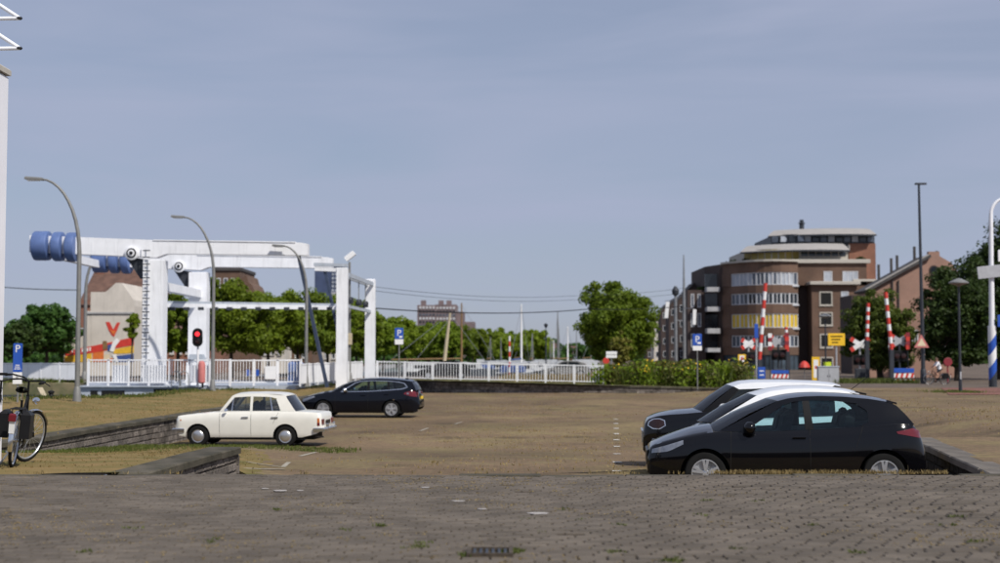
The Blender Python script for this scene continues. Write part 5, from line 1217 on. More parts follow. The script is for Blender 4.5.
def tree(label, px, d, top, bot, wpx, zb, mt, seed, trunk_r=.14, n_clump=90, per=60, leaf=.26, cat='tree', group='trees', name='tree', zcut=None):
    x = XX(px, d); zt, zl = ZZ(top, d), ZZ(bot, d); rx = wpx / FOC * d / 2; rz = (zt - zl) / 2 * .98; cz = (zt + zl) / 2
    r = thing(name, label, cat, (x, d, zb), 0, group)
    me, c = crown_mesh('crown', mt, rx, rz, n_clump, per, leaf, seed)
    rr = random.Random(seed); k = MB(); h = cz - zb
    bend = Vector((rr.uniform(-.1, .1) * rx, rr.uniform(-.1, .1) * rx, 0))
    k.tube([(0, 0, -.15), bend * .4 + Vector((0, 0, h * .3)), bend * .8 + Vector((0, 0, h * .7)), bend + Vector((0, 0, h + rz * .3))], [trunk_r * 1.25, trunk_r, trunk_r * .8, trunk_r * .25], 9)
    for q in sorted(range(len(c)), key=lambda i: -abs(c[i][0]) - abs(c[i][2]) * .3)[:12]:
        tgt = Vector((c[q][0], c[q][1], c[q][2] + h)) * 1.0; t0 = rr.uniform(.45, .8); s0 = bend * t0 + Vector((0, 0, h * t0 + .1))
        tgt = s0.lerp(tgt, .85); mid = s0.lerp(tgt, .5) + Vector((0, 0, -.12 * rx if tgt.z > s0.z else .1 * rx)); k.tube([s0, mid, tgt], [trunk_r * .45, trunk_r * .3, trunk_r * .1], 6)
    k.build('trunk', 'bark', r, smooth=60, local=True)
    o = inst(me, 'crown', r, (0, 0, h), local=True); return r
zb_ = -.45
row = [(178, 112, 291, 352, 50), (232, 106, 277, 353, 62), (268, 116, 289, 353, 52), (299, 125, 292, 353, 50), (328, 134, 298, 353, 46), (357, 146, 308, 354, 44), (383, 160, 314, 354, 40), (406, 175, 319, 355, 38), (429, 190, 324, 355, 36), (451, 206, 326, 356, 36), (473, 224, 328, 356, 34), (494, 244, 331, 357, 33), (514, 266, 333, 357, 32), (534, 290, 329, 357, 27), (344, 128, 303, 353, 40), (441, 185, 324, 356, 34)]
for i, (px, d, a, b, w) in enumerate(row):
    tree('%s tree of the green row behind the canal, counted from the bridge' % ord_(i), px, d, a - 1, b + 5, w * 1.3, zb_, 'leaf_fresh' if i % 3 else 'leaf_mid', 40 + i, n_clump=130 if i < 6 else 100, per=170 if i < 6 else 110, leaf=.225 + .0011 * (d - 100), group='street trees behind the canal')
tree('round dark green tree at the far left behind the white fence', 47, 118, 301, 358, 62, 0 - .3, 'leaf_green', 61, n_clump=120, per=80, leaf=.30)
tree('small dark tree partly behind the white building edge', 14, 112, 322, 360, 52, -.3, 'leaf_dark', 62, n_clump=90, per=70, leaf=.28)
tree('low dark tree beside the mural house', 68, 132, 325, 362, 34, -.3, 'leaf_green', 63, n_clump=80, per=60, leaf=.3)
tree('small light green tree growing in front of the mural wall', 132, 105, 312, 340, 14, -.3, 'leaf_fresh', 64, n_clump=30, per=40, leaf=.22, trunk_r=.06)
tree('big round green tree at the harbour end of the flower bed', 618, 118, 283, 367, 79, -.45, 'leaf_mid', 65, trunk_r=.24, n_clump=280, per=210, leaf=.205)
tree('slim yellowish young tree in front of the big round tree', 620, 98, 331, 366, 22, -.40, 'leaf_olive', 66, trunk_r=.05, n_clump=40, per=45, leaf=.20)
tree('olive green tree behind the raised crossing barriers', 880, 112, 289, 378, 66, -.46, 'leaf_barrier', 67, trunk_r=.22, n_clump=190, per=150, leaf=.21)
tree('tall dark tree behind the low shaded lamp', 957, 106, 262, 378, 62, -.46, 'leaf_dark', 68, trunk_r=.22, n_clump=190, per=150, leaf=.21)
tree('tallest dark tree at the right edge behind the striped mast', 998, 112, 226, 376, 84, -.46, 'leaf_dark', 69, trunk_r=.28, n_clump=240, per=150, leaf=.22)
tree('distant tree at the harbour head, left of two', 566, 380, 346, 359, 22, -.45, 'leaf_green', 70, n_clump=50, per=40, leaf=.6)
tree('distant tree at the harbour head, right of two', 584, 360, 343, 359, 24, -.45, 'leaf_green', 71, n_clump=50, per=40, leaf=.6)

# flowering bed
r = np.random.default_rng(5)
vs = []; 
pl = MB()
cl = []
for i in range(112):
    px = r.uniform(603, 748); d = r.uniform(80.5, 86); top = 360.5 + r.uniform(0, 19) * r.random() ** .7 + (px < 625) * 3 - 5 * max(0, math.sin(px * .13)) * r.random(); x = XX(px, d); zt = ZZ(top, d)
    cl.append((x, d, top_z(x) if x < 12 else -.4, zt))
V = []; F = []
for (x, y, z0, z1) in cl:
    n = 75; p = np.stack([r.normal(x, .32, n), r.normal(y, .3, n), r.uniform(z0, z1, n)], 1)
    nr = r.normal(0, 1, (n, 3)) + np.array([0, -.3, .5]); nr /= np.linalg.norm(nr, axis=1)[:, None]; t = np.cross(nr, r.normal(0, 1, (n, 3))); t /= np.linalg.norm(t, axis=1)[:, None]; b = np.cross(nr, t)
    L = (.13 * r.uniform(.6, 1.5, n))[:, None]; v = np.stack([p - t * L, p - b * L * .5, p + t * L, p + b * L * .5], 1); V.append(v)
    if math.sin(x * 1.9) + math.sin(x * .7 + 1) > -.5 and r.random() < .28:
        n = int(r.integers(5, 22)); p = np.stack([r.normal(x, .26, n), r.normal(y - .2, .28, n), r.uniform(z0 + (z1 - z0) * .55, z1 + .08, n)], 1)
        nr = r.normal(0, .5, (n, 3)) + np.array([.2, -.6, .7]); nr /= np.linalg.norm(nr, axis=1)[:, None]; t = np.cross(nr, r.normal(0, 1, (n, 3))); t /= np.linalg.norm(t, axis=1)[:, None]; b = np.cross(nr, t)
        L = (.055 * r.uniform(.7, 1.3, n))[:, None]; F.append(np.stack([p - t * L, p - b * L, p + t * L, p + b * L], 1))
V = np.concatenate(V); k = len(V) // 2
o = bpy.data.objects.new('flower_bed', quads('flower_bed', V[:k], 'leaf_brownish')); C.objects.link(o); tag(o, 'tangled olive green plants of the flower bed', 'plants', kind='stuff')
o = bpy.data.objects.new('flower_bed_leaves', quads('flower_bed_leaves', V[k:], 'leaf_mid')); C.objects.link(o); tag(o, 'green leaves of the flower bed', 'plants', kind='stuff')
o = bpy.data.objects.new('flowers', quads('flowers', np.concatenate(F), 'petal')); C.objects.link(o); tag(o, 'yellow flowers of the bed by the street', 'flowers', kind='stuff')
sp = [(XX(rs.uniform(508, 603), 86) , rs.uniform(84, 91), -.15) for _ in range(700)]
blades('rough_grass', sp, 10, .12, .5, .25, 'dry_blade', 'tall rough grass behind the white railing', 14, width=.03)
sp = [(XX(rs.uniform(915, 1010), 78) , rs.uniform(95, 100), -.46) for _ in range(250)]
blades('tree_foot_grass', sp, 12, .1, .4, .25, 'green_blade', 'grass under the dark trees at right', 15, width=.03)
sp = [(XX(958, 66) + rs.gauss(0, .5), 66 + rs.gauss(0, 1.0), gz(21.5, 66)) for _ in range(120)]
blades('lamp_foot_grass', sp, 12, .03, .14, .2, 'green_blade', 'grass patch at the foot of the shaded lamp', 16, width=.02)

sp = []
for _ in range(170):
    d = rs.uniform(80.6, 85); x = XX(rs.uniform(604, 746), d); sp.append((x, d, top_z(x) if x < 12 else -.42))
blades('flower_stem', sp, 5, .5, 1.35, .12, 'green_blade', 'tall loose stems standing out of the flower bed', 18, lean=.35, width=.022)
# ------------------------------------------------------------------ buildings
def XZ(y): return Matrix(((1, 0, 0, 0), (0, 0, 1, y), (0, 1, 0, 0), (0, 0, 0, 1)))      # prism polygon in X-Z, extruded towards +Y
def window(par, x0, x1, z0, z1, y, fr='window_white', pane='window_dark', nb=1, bar=.09, sill=True):
    k = MB(); w, h = x1 - x0, z1 - z0
    k.box((x0 + bar / 2, y - .03, (z0 + z1) / 2), (bar, .08, h)); k.box((x1 - bar / 2, y - .03, (z0 + z1) / 2), (bar, .08, h))
    k.box(((x0 + x1) / 2, y - .03, z1 - bar / 2), (w - 2 * bar, .08, bar)); k.box(((x0 + x1) / 2, y - .03, z0 + bar / 2), (w - 2 * bar, .08, bar))
    for i in range(1, nb): k.box((x0 + w * i / nb, y - .03, (z0 + z1) / 2), (bar * .8, .075, h - 2 * bar))
    o = k.build('window', fr, par)
    MB().box(((x0 + x1) / 2, y - .015, (z0 + z1) / 2), (w - bar, .02, h - bar)).build('pane', pane, o)
    if sill: MB().box(((x0 + x1) / 2, y - .06, z0 - .05), (w + .12, .16, .08)).build('sill', 'cream_panel', o)
    return o
# ---- brown brick apartment building with curved front
D0 = 190.0; K = D0 / FOC
bx = lambda px, d=D0: XX(px, d)
bz = lambda py, d=D0: ZZ(py, d)
ab = thing('apartment_building', 'brown brick apartment building with curved front and yellow blinds', 'building', (bx(795), D0, -.45))
def arc(px0, px1, bulge, d0, d1, n): 
    out = []
    for i in range(n + 1):
        t = i / n; yv = d0 + (d1 - d0) * t - bulge * (1 - (2 * t - 1) ** 2); out.append((XX(px0 + (px1 - px0) * t, yv), yv))
    return out
NSEG = 9
AR = arc(724, 798, 3.2, 194.5, 189, NSEG)
def band(name, z0, z1, mt, par, off=0.0, line=AR, th=.5):
    k = MB(); n = len(line); P0 = []; P1 = []
    for i, (x, y) in enumerate(line):
        a = Vector(line[max(i - 1, 0)]); b = Vector(line[min(i + 1, n - 1)]); d = (b - a).normalized(); nm = Vector((d.y, -d.x))
        P0.append((x + nm.x * off, y + nm.y * off)); P1.append((x - nm.x * th, y - nm.y * th))
    poly = P0 + P1[::-1]
    vs = [(x, y, z0) for x, y in poly] + [(x, y, z1) for x, y in poly]; N = len(poly); fs = []
    for i in range(N): fs.append((i, (i + 1) % N, N + (i + 1) % N, N + i))
    for i in range(n - 1):
        fs.append((i, i + 1, N - 2 - i, N - 1 - i)); fs.append((N + i, N + i + 1, 2 * N - 2 - i, 2 * N - 1 - i))
    k.add(vs, fs); return k.build(name, mt, par)
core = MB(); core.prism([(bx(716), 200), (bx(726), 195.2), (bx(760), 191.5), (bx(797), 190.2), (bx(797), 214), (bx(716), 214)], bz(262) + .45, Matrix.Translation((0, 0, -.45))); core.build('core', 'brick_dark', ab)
rowsz = [(273, 285.5), (293.5, 304.5), (314, 328), (335.5, 347)]
edges = [262] + [v for r_ in rowsz for v in r_] + [355]
for i in range(0, len(edges), 2): band('spandrel', bz(edges[i + 1]), bz(edges[i]), 'brick_brown', ab, off=.12)
band('parapet', bz(262.4), bz(260.4), 'cream_panel', ab, off=.5, th=1.2)
band('plinth', -.45, bz(377), 'brick_dark', ab, off=.1)
pan = random.Random(4)
for ri, (y0, y1) in enumerate(rowsz + [(355, 377)]):
    z1, z0 = bz(y0), bz(y1)
    for s in range(NSEG):
        a, b = Vector(AR[s]), Vector(AR[s + 1]); d = (b - a).normalized(); nm = Vector((d.y, -d.x)); L = (b - a).length; ang = math.atan2(d.y, d.x); c = (a + b) / 2
        if s == 0 and ri < 4:
            k = MB(); k.box((c.x + nm.x * .1, c.y + nm.y * .1, (z0 + z1) / 2), (L, .3, z1 - z0), ang); k.build('pier', 'brick_brown', ab); continue
        k = MB(); bar = .10 if ri < 4 else .06; h = z1 - z0
        for q in (-.5, 0, .5):
            if q == 0 and ri == 4: continue
            p = c + d * (q * (L - bar)); k.box((p.x, p.y, (z0 + z1) / 2), (bar, .12, h), ang)
        for zz in (z0 + bar / 2, z1 - bar / 2): k.box((c.x, c.y, zz), (L - bar * 2, .12, bar), ang)
        o = k.build('window', 'window_white' if ri < 4 else 'dark_steel', ab)
        for q in (-.25, .25):
            p = c + d * (q * L) - nm * .04
            mt = ('blind_white' if pan.random() < .4 else 'window_mid') if ri == 0 else ('window_dark' if pan.random() < .7 else 'window_mid') if ri in (1, 3) else 'blind_yellow' if ri == 2 else 'shopfront'
            MB().box((p.x, p.y, (z0 + z1) / 2), (L / 2 - bar * .9, .04, h - bar * 1.5), ang).build('pane', mt, o)
    if ri < 3:       # small balcony lip at the right end of the ribbon
        p = Vector(AR[-1]); MB().box((p.x - .65, p.y - .3, z0 - .12), (1.5, .5, .22)).build('balcony_lip', 'window_white', ab)
# stacked side balconies on the left of the curve
for y0, y1 in ((285, 289.5), (305, 309.5), (327, 332), (347, 351)):
    z1, z0 = bz(y0 + 1), bz(y1 + 1); MB().cbox((bx(717.5), 194.3, (z0 + z1) / 2), (1.75, 2.2, z1 - z0), .03).build('balcony', 'concrete', ab)
    MB().box((bx(717.5), 195.6, z1 + 1.0), (1.7, .1, 1.9)).build('balcony_door', 'window_dark', ab)
# left wing
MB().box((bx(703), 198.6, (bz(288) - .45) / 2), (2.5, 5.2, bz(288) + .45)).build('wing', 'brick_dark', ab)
for y0, y1 in ((292, 306), (312, 326), (333, 347)):
    for (a, b) in ((697, 700.5), (704, 707.5)):
        window(ab, bx(a), bx(b), bz(y1), bz(y0), 195.95, fr='window_white', pane='window_mid', sill=False)
# recess, block, and right part
MB().box((bx(803.5), 193.5, (bz(262) - .45) / 2), (1.7, 4, bz(262) + .45)).build('recess', 'brick_dark', ab)  # shadow in the recess put in with a darker brick colour
y_b = 188.6
blk = MB(); blk.box((bx(832.5), y_b + 6, (bz(285) - .45) / 2), (bx(855) - bx(810), 12, bz(285) + .45)); blk.build('block', 'brick_brown', ab)
MB().cbox((bx(832.5), y_b + 5.6, bz(283.6)), (bx(858) - bx(808), 12.6, .42), .05).build('cornice', 'cream_panel', ab)
for y0, y1 in ((292, 306), (312.5, 326), (334, 348), (357, 371)):
    window(ab, bx(817.5), bx(830.5), bz(y1), bz(y0), y_b, fr='cream_panel', pane='void', bar=.16)  # balcony recesses, their inner shade painted as black panes
    window(ab, bx(839), bx(846.5), bz(y1), bz(y0), y_b, fr='window_white', pane='blind_white' if y0 < 300 else 'window_dark')
up_y = 190.6
MB().box((bx(833), up_y + 8, (bz(262.5) + bz(285)) / 2), (bx(869) - bx(797.5), 16, bz(262.5) - bz(285))).build('upper_storey', 'brick_brown', ab)
MB().cbox((bx(830), up_y + 8, bz(261)), (bx(872) - bx(788), 16.8, .5), .05).build('cornice', 'cream_panel', ab)
window(ab, bx(825.5), bx(834), bz(282), bz(271), up_y, pane='blind_white', sill=False); window(ab, bx(844.5), bx(860), bz(282), bz(271), up_y, pane='blind_white', nb=3, sill=False)
MB().box((bx(866), y_b + 9, (bz(281) - .45) / 2), (bx(878) - bx(855) - .05, 14, bz(281) + .45)).build('side_block', 'brick_brown', ab)
MB().cbox((bx(868), y_b + 8.8, bz(280.2)), (bx(884) - bx(857), 14.4, .3), .05).build('cornice', 'cream_panel', ab)
# penthouse with curved roofs
A2 = arc(745, 800, 2.4, 197, 193.4, 8)
kb = MB(); kb.prism([(x, y) for x, y in A2] + [(XX(849, 193.4), 193.4), (XX(849, 193.4), 210), (XX(745, 197), 210)], ZZ(250.5, 196) - bz(262), Matrix.Translation((0, 0, bz(262)))); kb.build('penthouse', 'cream_panel', ab)
for i in range(8):
    a, b = Vector(A2[i]), Vector(A2[i + 1]); d = (b - a).normalized(); nm = Vector((d.y, -d.x)); c = (a + b) / 2 + nm * .04; L = (b - a).length
    MB().box((c.x, c.y, (ZZ(251.3, 196) + ZZ(261.2, 196)) / 2), (L - .16, .06, ZZ(251.3, 196) - ZZ(261.2, 196)), math.atan2(d.y, d.x)).build('blind', 'blind_olive', ab)
for i in range(6):
    x0 = XX(802 + i * 7.6, 193.4); MB().box((x0 + .47, 193.36, ZZ(254.8, 195)), (.92, .06, .6)).build('window_pane', 'window_dark', ab)
def shell_roof(name, px0, px1, bulge, d0, d1, yeave, ytop, par, right_open=True, inset=2.8):
    pts = arc(px0, px1, bulge, d0, d1, 12); k = MB(); n = len(pts)
    xr = pts[-1][0]
    def fn(u, v):
        i = round(u * (n - 1)); x, y = pts[i]; z = ZZ(yeave, d1 + 1) + (ZZ(ytop, d1 + 5) - ZZ(yeave, d1 + 1)) * math.sin(v * math.pi / 2)
        return Vector((x + (xr - x) * .18 * v, y + v * inset * 2, z))
    k.grid(n, 6, fn); k.grid(n, 6, lambda u, v: fn(u, v) - Vector((0, 0, .16)))
    N = n * 6
    for i in range(n - 1): k.f.append((i, i + 1, N + i + 1, N + i)); k.m.append(0)
    o = k.build(name, 'cream_roof', par, smooth=40); 
    k = MB()
    for i in range(n - 1): k.bar((pts[i][0], pts[i][1] - .02, ZZ(yeave, d1 + 1) - .1), (pts[i + 1][0], pts[i + 1][1] - .02, ZZ(yeave, d1 + 1) - .1), .08, .22)
    k.build('eave', 'dark_steel', o); return o
shell_roof('roof', 741, 851, 2.2, 195.5, 191.4, 250.6, 243.4, ab)
MB().box((XX(850.5, 193), 196.5, ZZ(249, 195)), (.15, 7, .8)).build('roof_end', 'cream_roof', ab)
A3 = arc(772, 806, 1.6, 201, 198, 5) + [(XX(876, 198), 198)]
kb = MB(); kb.prism([(x, y) for x, y in A3] + [(XX(876, 198), 214), (XX(772, 201), 214)], ZZ(235.5, 200) - bz(250), Matrix.Translation((0, 0, bz(250)))); kb.build('penthouse', 'dark_steel', ab)
for i in range(13):
    p0 = 774 + i * 7.9; a = p0 < 804
    yv = 197.9 if not a else 197.9 + (804 - p0) / 32 * 1.2
    MB().box((XX(p0 + 3, 198), yv - .1 + (0 if not a else -1.0 + (804 - p0) * .02), ZZ(239.6, 199)), (.86, .08, .80), 0).build('window_pane', ['window_mid', 'blind_white', 'window_dark'][i % 3], ab)
shell_roof('roof', 769, 878, 1.8, 199.5, 196.6, 235, 228.0, ab, inset=3.2)
MB().box((XX(863, 198), 204.3, (ZZ(243.5, 198) + bz(283)) / 2), (bx(877) - bx(849), 13, ZZ(243.5, 198) - bz(283))).build('stair_tower', 'brick_red', ab)
ch = MB(); ch.lathe([(.35, 0), (.35, .9), (.5, .95), (.5, 1.05), (.3, 1.1), (.3, 1.5)], 12, Matrix.Translation((XX(803, 204), 204, ZZ(230, 204)))); ch.build('chimney', 'dark_steel', ab)
# roof plants
for i, (px, py, d, w) in enumerate([(732, 261, 197, 16), (746, 259.5, 196, 8), (862, 260, 191.5, 8), (702, 287, 197, 9)]):
    me, c = crown_mesh('foliage', 'leaf_dark', w * K / 2, .55, 26, 40, .22, 90 + i); x = bx(px, d)
    t = thing('roof_plant', ['row of shrubs on the curved terrace of the brick building', 'small shrub beside the yellow penthouse blinds', 'small shrub on the ledge below the stair tower', 'shrub on the roof of the dark left wing'][i], 'plant', (x, d, bz(py + 3)), 0, 'roof plants')
    inst(me, 'foliage', t, (0, 0, .45), local=True); MB().cbox((0, 0, .05), (w * K * .8, .5, .3), .03).build('planter', 'concrete', t, local=True)

# ---- pink brick warehouse with gable
WD = 122.0
wh = thing('warehouse', 'pink brick warehouse with a gable and round window, right of the apartments', 'building', (XX(915, WD), WD, -.46))
X = lambda px: XX(px, WD); Z = lambda py: ZZ(py, WD)
poly = [(X(868), -.46), (X(960), -.46), (X(960), Z(273)), (X(953), Z(263)), (X(941), Z(256)), (X(941), Z(251.5)), (X(930), Z(251.5)), (X(930), Z(257)), (X(868), Z(291))]
MB().prism(poly, .5, XZ(WD)).build('gable_wall', 'brick_pink', wh)
MB().prism([(X(868), -.46), (X(960), -.46), (X(960), Z(275)), (X(936), Z(258)), (X(868), Z(293))], 3, XZ(WD + .52)).build('hall', 'brick_pink', wh)
k = MB(); k.bar((X(866), WD + 1.7, Z(291.5)), (X(931), WD + 1.7, Z(256)), 4.2, .22, up=(0, 0, 1)); k.build('roof', 'roof_dark', wh)
k = MB(); k.bar((X(866), WD - .1, Z(290.5)), (X(930), WD - .1, Z(255.6)), .3, .28); k.build('verge_board', 'cream_roof', wh)
fm = Matrix.Translation((X(935), WD - .0, Z(270))) @ Matrix.Rotation(R(90), 4, 'X')
w = MB().lathe([(.42, -.02), (.42, .05), (.33, .06)], 20, fm).build('round_window', 'brick_dark', wh, smooth=35); MB().lathe([(.31, .06), (.31, .075), (.2, .08)], 18, fm).build('pane', 'window_dark', w)
for px, h in ((889, 9), (902, 8), (908, 8), (926, 8), (949, 8)):
    zt = Z(272 - (px - 889) * .5) if px < 930 else Z(258); MB().cbox((X(px), WD + 3, zt + .2), (.2, .2, 1.3), .02).build('chimney', 'roof_dark', wh)
for px in (893, 899): MB().tube([(X(px), WD - .12, -.4), (X(px), WD - .12, Z(280))], .06, 8).build('downpipe', 'roof_dark', wh)
for (a, b, y0, y1) in ((884, 890, 340, 352), (912, 918, 330, 344), (944, 950, 345, 358)): window(wh, X(a), X(b), Z(y1), Z(y0), WD, pane='window_dark', nb=2)
# low link building in front, dark
MB().cbox((XX(862, 150), 150, (ZZ(296, 150) - .45) / 2), (3.4, 5, ZZ(296, 150) + .45), .05).build('annex', 'brick_dark', wh)

# ---- mural house and neighbours at the left
HD = 120.0; X = lambda px: XX(px, HD); Z = lambda py: ZZ(py, HD)
mh = thing('mural_house', 'pale rendered gable house with a red and yellow mural', 'building', (X(105), HD, -.3))
poly = [(X(64), -.3), (X(134), -.3), (X(134), Z(306)), (X(133), Z(300)), (X(121), Z(283)), (X(115), Z(283)), (X(105), Z(292)), (X(103), Z(292)), (X(90), Z(292)), (X(90), Z(311)), (X(84), Z(311)), (X(84), Z(330)), (X(64), Z(329))]
MB().prism(poly, 7, XZ(HD)).build('wall', 'render_white', mh)
for (a, b, z) in ((85, 134, 313),): MB().box(((X(a) + X(b)) / 2, HD - .05, Z(z)), (X(b) - X(a), .14, .14)).build('string_course', 'concrete', mh)
MB().cbox((X(74), HD + .2, Z(328.5)), (X(84.5) - X(63.5), .8, .12), .02).build('coping', 'concrete', mh)
ym = HD - .03
def mural(pts, mt, dy=0, name='mural_patch'):
    MB().prism([(X(a), Z(b)) for a, b in pts], .02, XZ(ym - dy)).build(name, mt, mh)
mural([(65, 351), (78, 349), (100, 344.5), (112, 342), (134, 337), (134, 345), (112, 349), (100, 352), (84, 354), (66, 356)], 'red_paint')
mural([(65, 356.5), (84, 354.5), (92, 353.5), (92, 362), (65, 362)], 'yellow_paint'); mural([(114, 349.5), (134, 345.5), (134, 353), (114, 354)], 'yellow_paint')
mural([(93, 353), (104, 351), (104, 362), (93, 362)], 'orange_paint'); mural([(104, 354.5), (110, 354.5), (110, 359.5), (104, 359.5)], 'mural_cream', .02); mural([(104, 360), (113, 358), (113, 362), (104, 362)], 'orange_paint', .01)
mural([(116, 356), (134, 354), (134, 362), (114, 362)], 'mural_blue'); mural([(113, 342), (117, 338), (120, 341), (116, 346), (114, 352), (110, 351)], 'sign_white', .03); mural([(112.5, 355), (116, 354), (119, 362), (116, 362)], 'sign_white', .03)
mural([(105.5, 322), (109.3, 322), (113.2, 329.5), (116.8, 322.5), (120, 322.5), (116.8, 331), (114, 337), (111.5, 335), (108.5, 330)], 'red_paint', .0); mural([(109.5, 329.5), (113.3, 331), (116, 330.5), (113.5, 335)], 'orange_paint', .025)
mural([(103, 341), (107, 341), (108, 349), (103, 350)], 'wood', .025); mural([(108, 345), (112, 344), (112, 351), (108, 351)], 'mural_blue', .025)
for i, px in enumerate((72, 75.5, 82, 87, 89.5)): mural([(px, 350 - i * .6), (px + 1.6, 349.7 - i * .6), (px + 1.4, 353 - i * .5), (px + .2, 353.3 - i * .5)], 'sign_white', .02, 'mural_letter')
H2 = 132.0; X2 = lambda px: XX(px, H2); Z2 = lambda py: ZZ(py, H2)
rh = thing('brick_house', 'large brick house with brown tiled roof behind the mural house', 'building', (X2(110), H2, -.3))
MB().box((X2(113), H2 + 4, (Z2(300) - .3) / 2), (X2(148) - X2(79), 7.6, Z2(300) + .3)).build('wall', 'brick_red', rh)
k = MB(); k.add([(X2(77), H2, Z2(305)), (X2(149), H2, Z2(305)), (X2(149), H2 + 5, Z2(266)), (X2(79), H2 + 5, Z2(266)), (X2(77), H2 + 10, Z2(305)), (X2(149), H2 + 10, Z2(305))], [(0, 1, 2, 3), (3, 2, 5, 4), (0, 3, 4), (1, 5, 2), (0, 4, 5, 1)]); rf = k.build('roof', 'roof_tile', rh)
MB().cbox((X2(131), H2 + 4.6, Z2(266)), (.9, .7, 1.8), .03).build('chimney', 'brick_red', rf); MB().cbox((X2(86), H2 + 4.6, Z2(267)), (.7, .7, 1.4), .03).build('chimney', 'brick_red', rf)
window(rh, X2(126), X2(131), Z2(298), Z2(289), H2 + 1.0, pane='window_dark')
H3 = 128.0; X3 = lambda px: XX(px, H3); Z3 = lambda py: ZZ(py, H3)
sh = thing('brick_house', 'low red brick house seen between the bridge pylons', 'building', (X3(165), H3, -.3))
MB().box((X3(164), H3 + 4, (Z3(334) - .3) / 2), (X3(192) - X3(137), 8, Z3(334) + .3)).build('wall', 'brick_red', sh)
k = MB(); k.add([(X3(135), H3 - .3, Z3(335)), (X3(194), H3 - .3, Z3(335)), (X3(190), H3 + 4, Z3(318)), (X3(139), H3 + 4, Z3(318)), (X3(135), H3 + 8.3, Z3(335)), (X3(194), H3 + 8.3, Z3(335))], [(0, 1, 2, 3), (3, 2, 5, 4), (0, 3, 4), (1, 5, 2), (0, 4, 5, 1)]); k.build('roof', 'roof_tile', sh)
for a in (140, 148, 170, 178, 186): window(sh, X3(a), X3(a + 4), Z3(354), Z3(343), H3, pane='window_dark')
H4 = 170.0; X4 = lambda px: XX(px, H4); Z4 = lambda py: ZZ(py, H4)
ch_ = thing('brick_building', 'brown brick building with parapet and steep roof above the trees', 'building', (X4(235), H4, -.4))
MB().box((X4(226), H4 + 5, (Z4(270) - .4) / 2), (X4(239) - X4(212), 10, Z4(270) + .4)).build('wall', 'brick_brown', ch_)
MB().prism([(X4(239), -.4), (X4(258), -.4), (X4(258), Z4(297)), (X4(254), Z4(292)), (X4(250), Z4(284)), (X4(247), Z4(282)), (X4(245), Z4(275)), (X4(242), Z4(277)), (X4(239), Z4(281))], 8, XZ(H4 + .5)).build('gable', 'brick_brown', ch_)
MB().cbox((X4(226), H4 + 5, Z4(269)), (X4(240) - X4(211), 10.4, .4), .05).build('parapet', 'roof_dark', ch_)
for px in (214, 221, 228, 235): MB().cbox((X4(px), H4 + 1, Z4(267.6)), (.35, .35, .5), .02).build('merlon', 'brick_brown', ch_)
for px in (216, 223, 230): window(ch_, X4(px), X4(px + 4), Z4(288), Z4(278), H4, pane='window_dark')
for i, (a, b, yt, mt, d) in enumerate([(262, 284, 341, 'render_white', 150), (286, 312, 344, 'brick_brown', 155), (196, 214, 338, 'brick_red', 150), (316, 342, 345, 'render_white', 165)]):
    q = thing('row_house', ['pale', 'brown brick', 'red brick', 'second pale'][i] + ' low house under the trees behind the bridge', 'building', (XX((a + b) / 2, d), d, -.45), 0, 'houses behind the trees')
    MB().box((XX((a + b) / 2, d), d + 4, (ZZ(yt, d) - .45) / 2), (XX(b, d) - XX(a, d), 8, ZZ(yt, d) + .45)).build('wall', mt, q)
    k = MB(); x0, x1, z0 = XX(a - 1, d), XX(b + 1, d), ZZ(yt, d); k.add([(x0, d - .3, z0), (x1, d - .3, z0), (x1, d + 4, z0 + 2.2), (x0, d + 4, z0 + 2.2), (x0, d + 8.3, z0), (x1, d + 8.3, z0)], [(0, 1, 2, 3), (3, 2, 5, 4), (0, 3, 4), (1, 5, 2), (0, 4, 5, 1)]); k.build('roof', 'roof_tile', q)
    n = int((b - a) / 7)
    for j in range(n): window(q, XX(a + 2 + j * 7, d), XX(a + 5.5 + j * 7, d), ZZ(yt + 14, d), ZZ(yt + 4, d), d, pane='window_dark')
# ---- far towers
FDD = 620.0; X5 = lambda px: XX(px, FDD); Z5 = lambda py: ZZ(py, FDD)
tw = thing('tower_block', 'distant dark blue tower block seen through the bridge end', 'building', (X5(326), FDD, -.45))
MB().box((X5(322), FDD + 8, Z5(268) / 2), (X5(330) - X5(314.5), 16, Z5(268))).build('slab', 'tower_blue', tw); MB().box((X5(334), FDD + 10, Z5(264) / 2), (X5(341) - X5(329.5), 16, Z5(264))).build('slab', 'tower_blue', tw)
MB().box((X5(333), FDD + 4, Z5(292) / 2), (X5(341) - X5(326), 7, Z5(292))).build('podium', 'tower_pale', tw)
for j in range(7):
    for i in range(3): MB().box((X5(332 + i * 3.2), FDD + 1.9, Z5(270 + j * 4)), (.9, .15, 1.0)).build('window', 'blind_white', tw)
FE = 430.0; X6 = lambda px: XX(px, FE); Z6 = lambda py: ZZ(py, FE)
ap = thing('apartment_block', 'distant brownish apartment block above the tree row', 'building', (X6(438), FE, -.45))
for (a, b, t, d) in ((417, 436, 305, 0), (434.5, 456, 304, 3), (455.5, 463, 311, 6), (462, 474, 321, 9)):
    MB().box(((X6(a) + X6(b)) / 2, FE + 10 + d, Z6(t) / 2), (X6(b) - X6(a), 18, Z6(t))).build('slab', 'brick_far', ap)
for j in range(7):
    for i in range(11):
        px = 419 + i * 3.35; MB().box((X6(px) + .3, FE + .95 + (3.0 if px > 434 else 0) , Z6(307.5 + j * 3.6)), (.62, .2, .62)).build('window', ['window_white', 'window_mid', 'window_dark'][(i * 3 + j * 5) % 3], ap)
for px in (422, 440, 448): MB().box((X6(px), FE + 8, Z6(304) + .6), (1.6, 1.6, 1.6)).build('roof_hut', 'brick_far', ap)
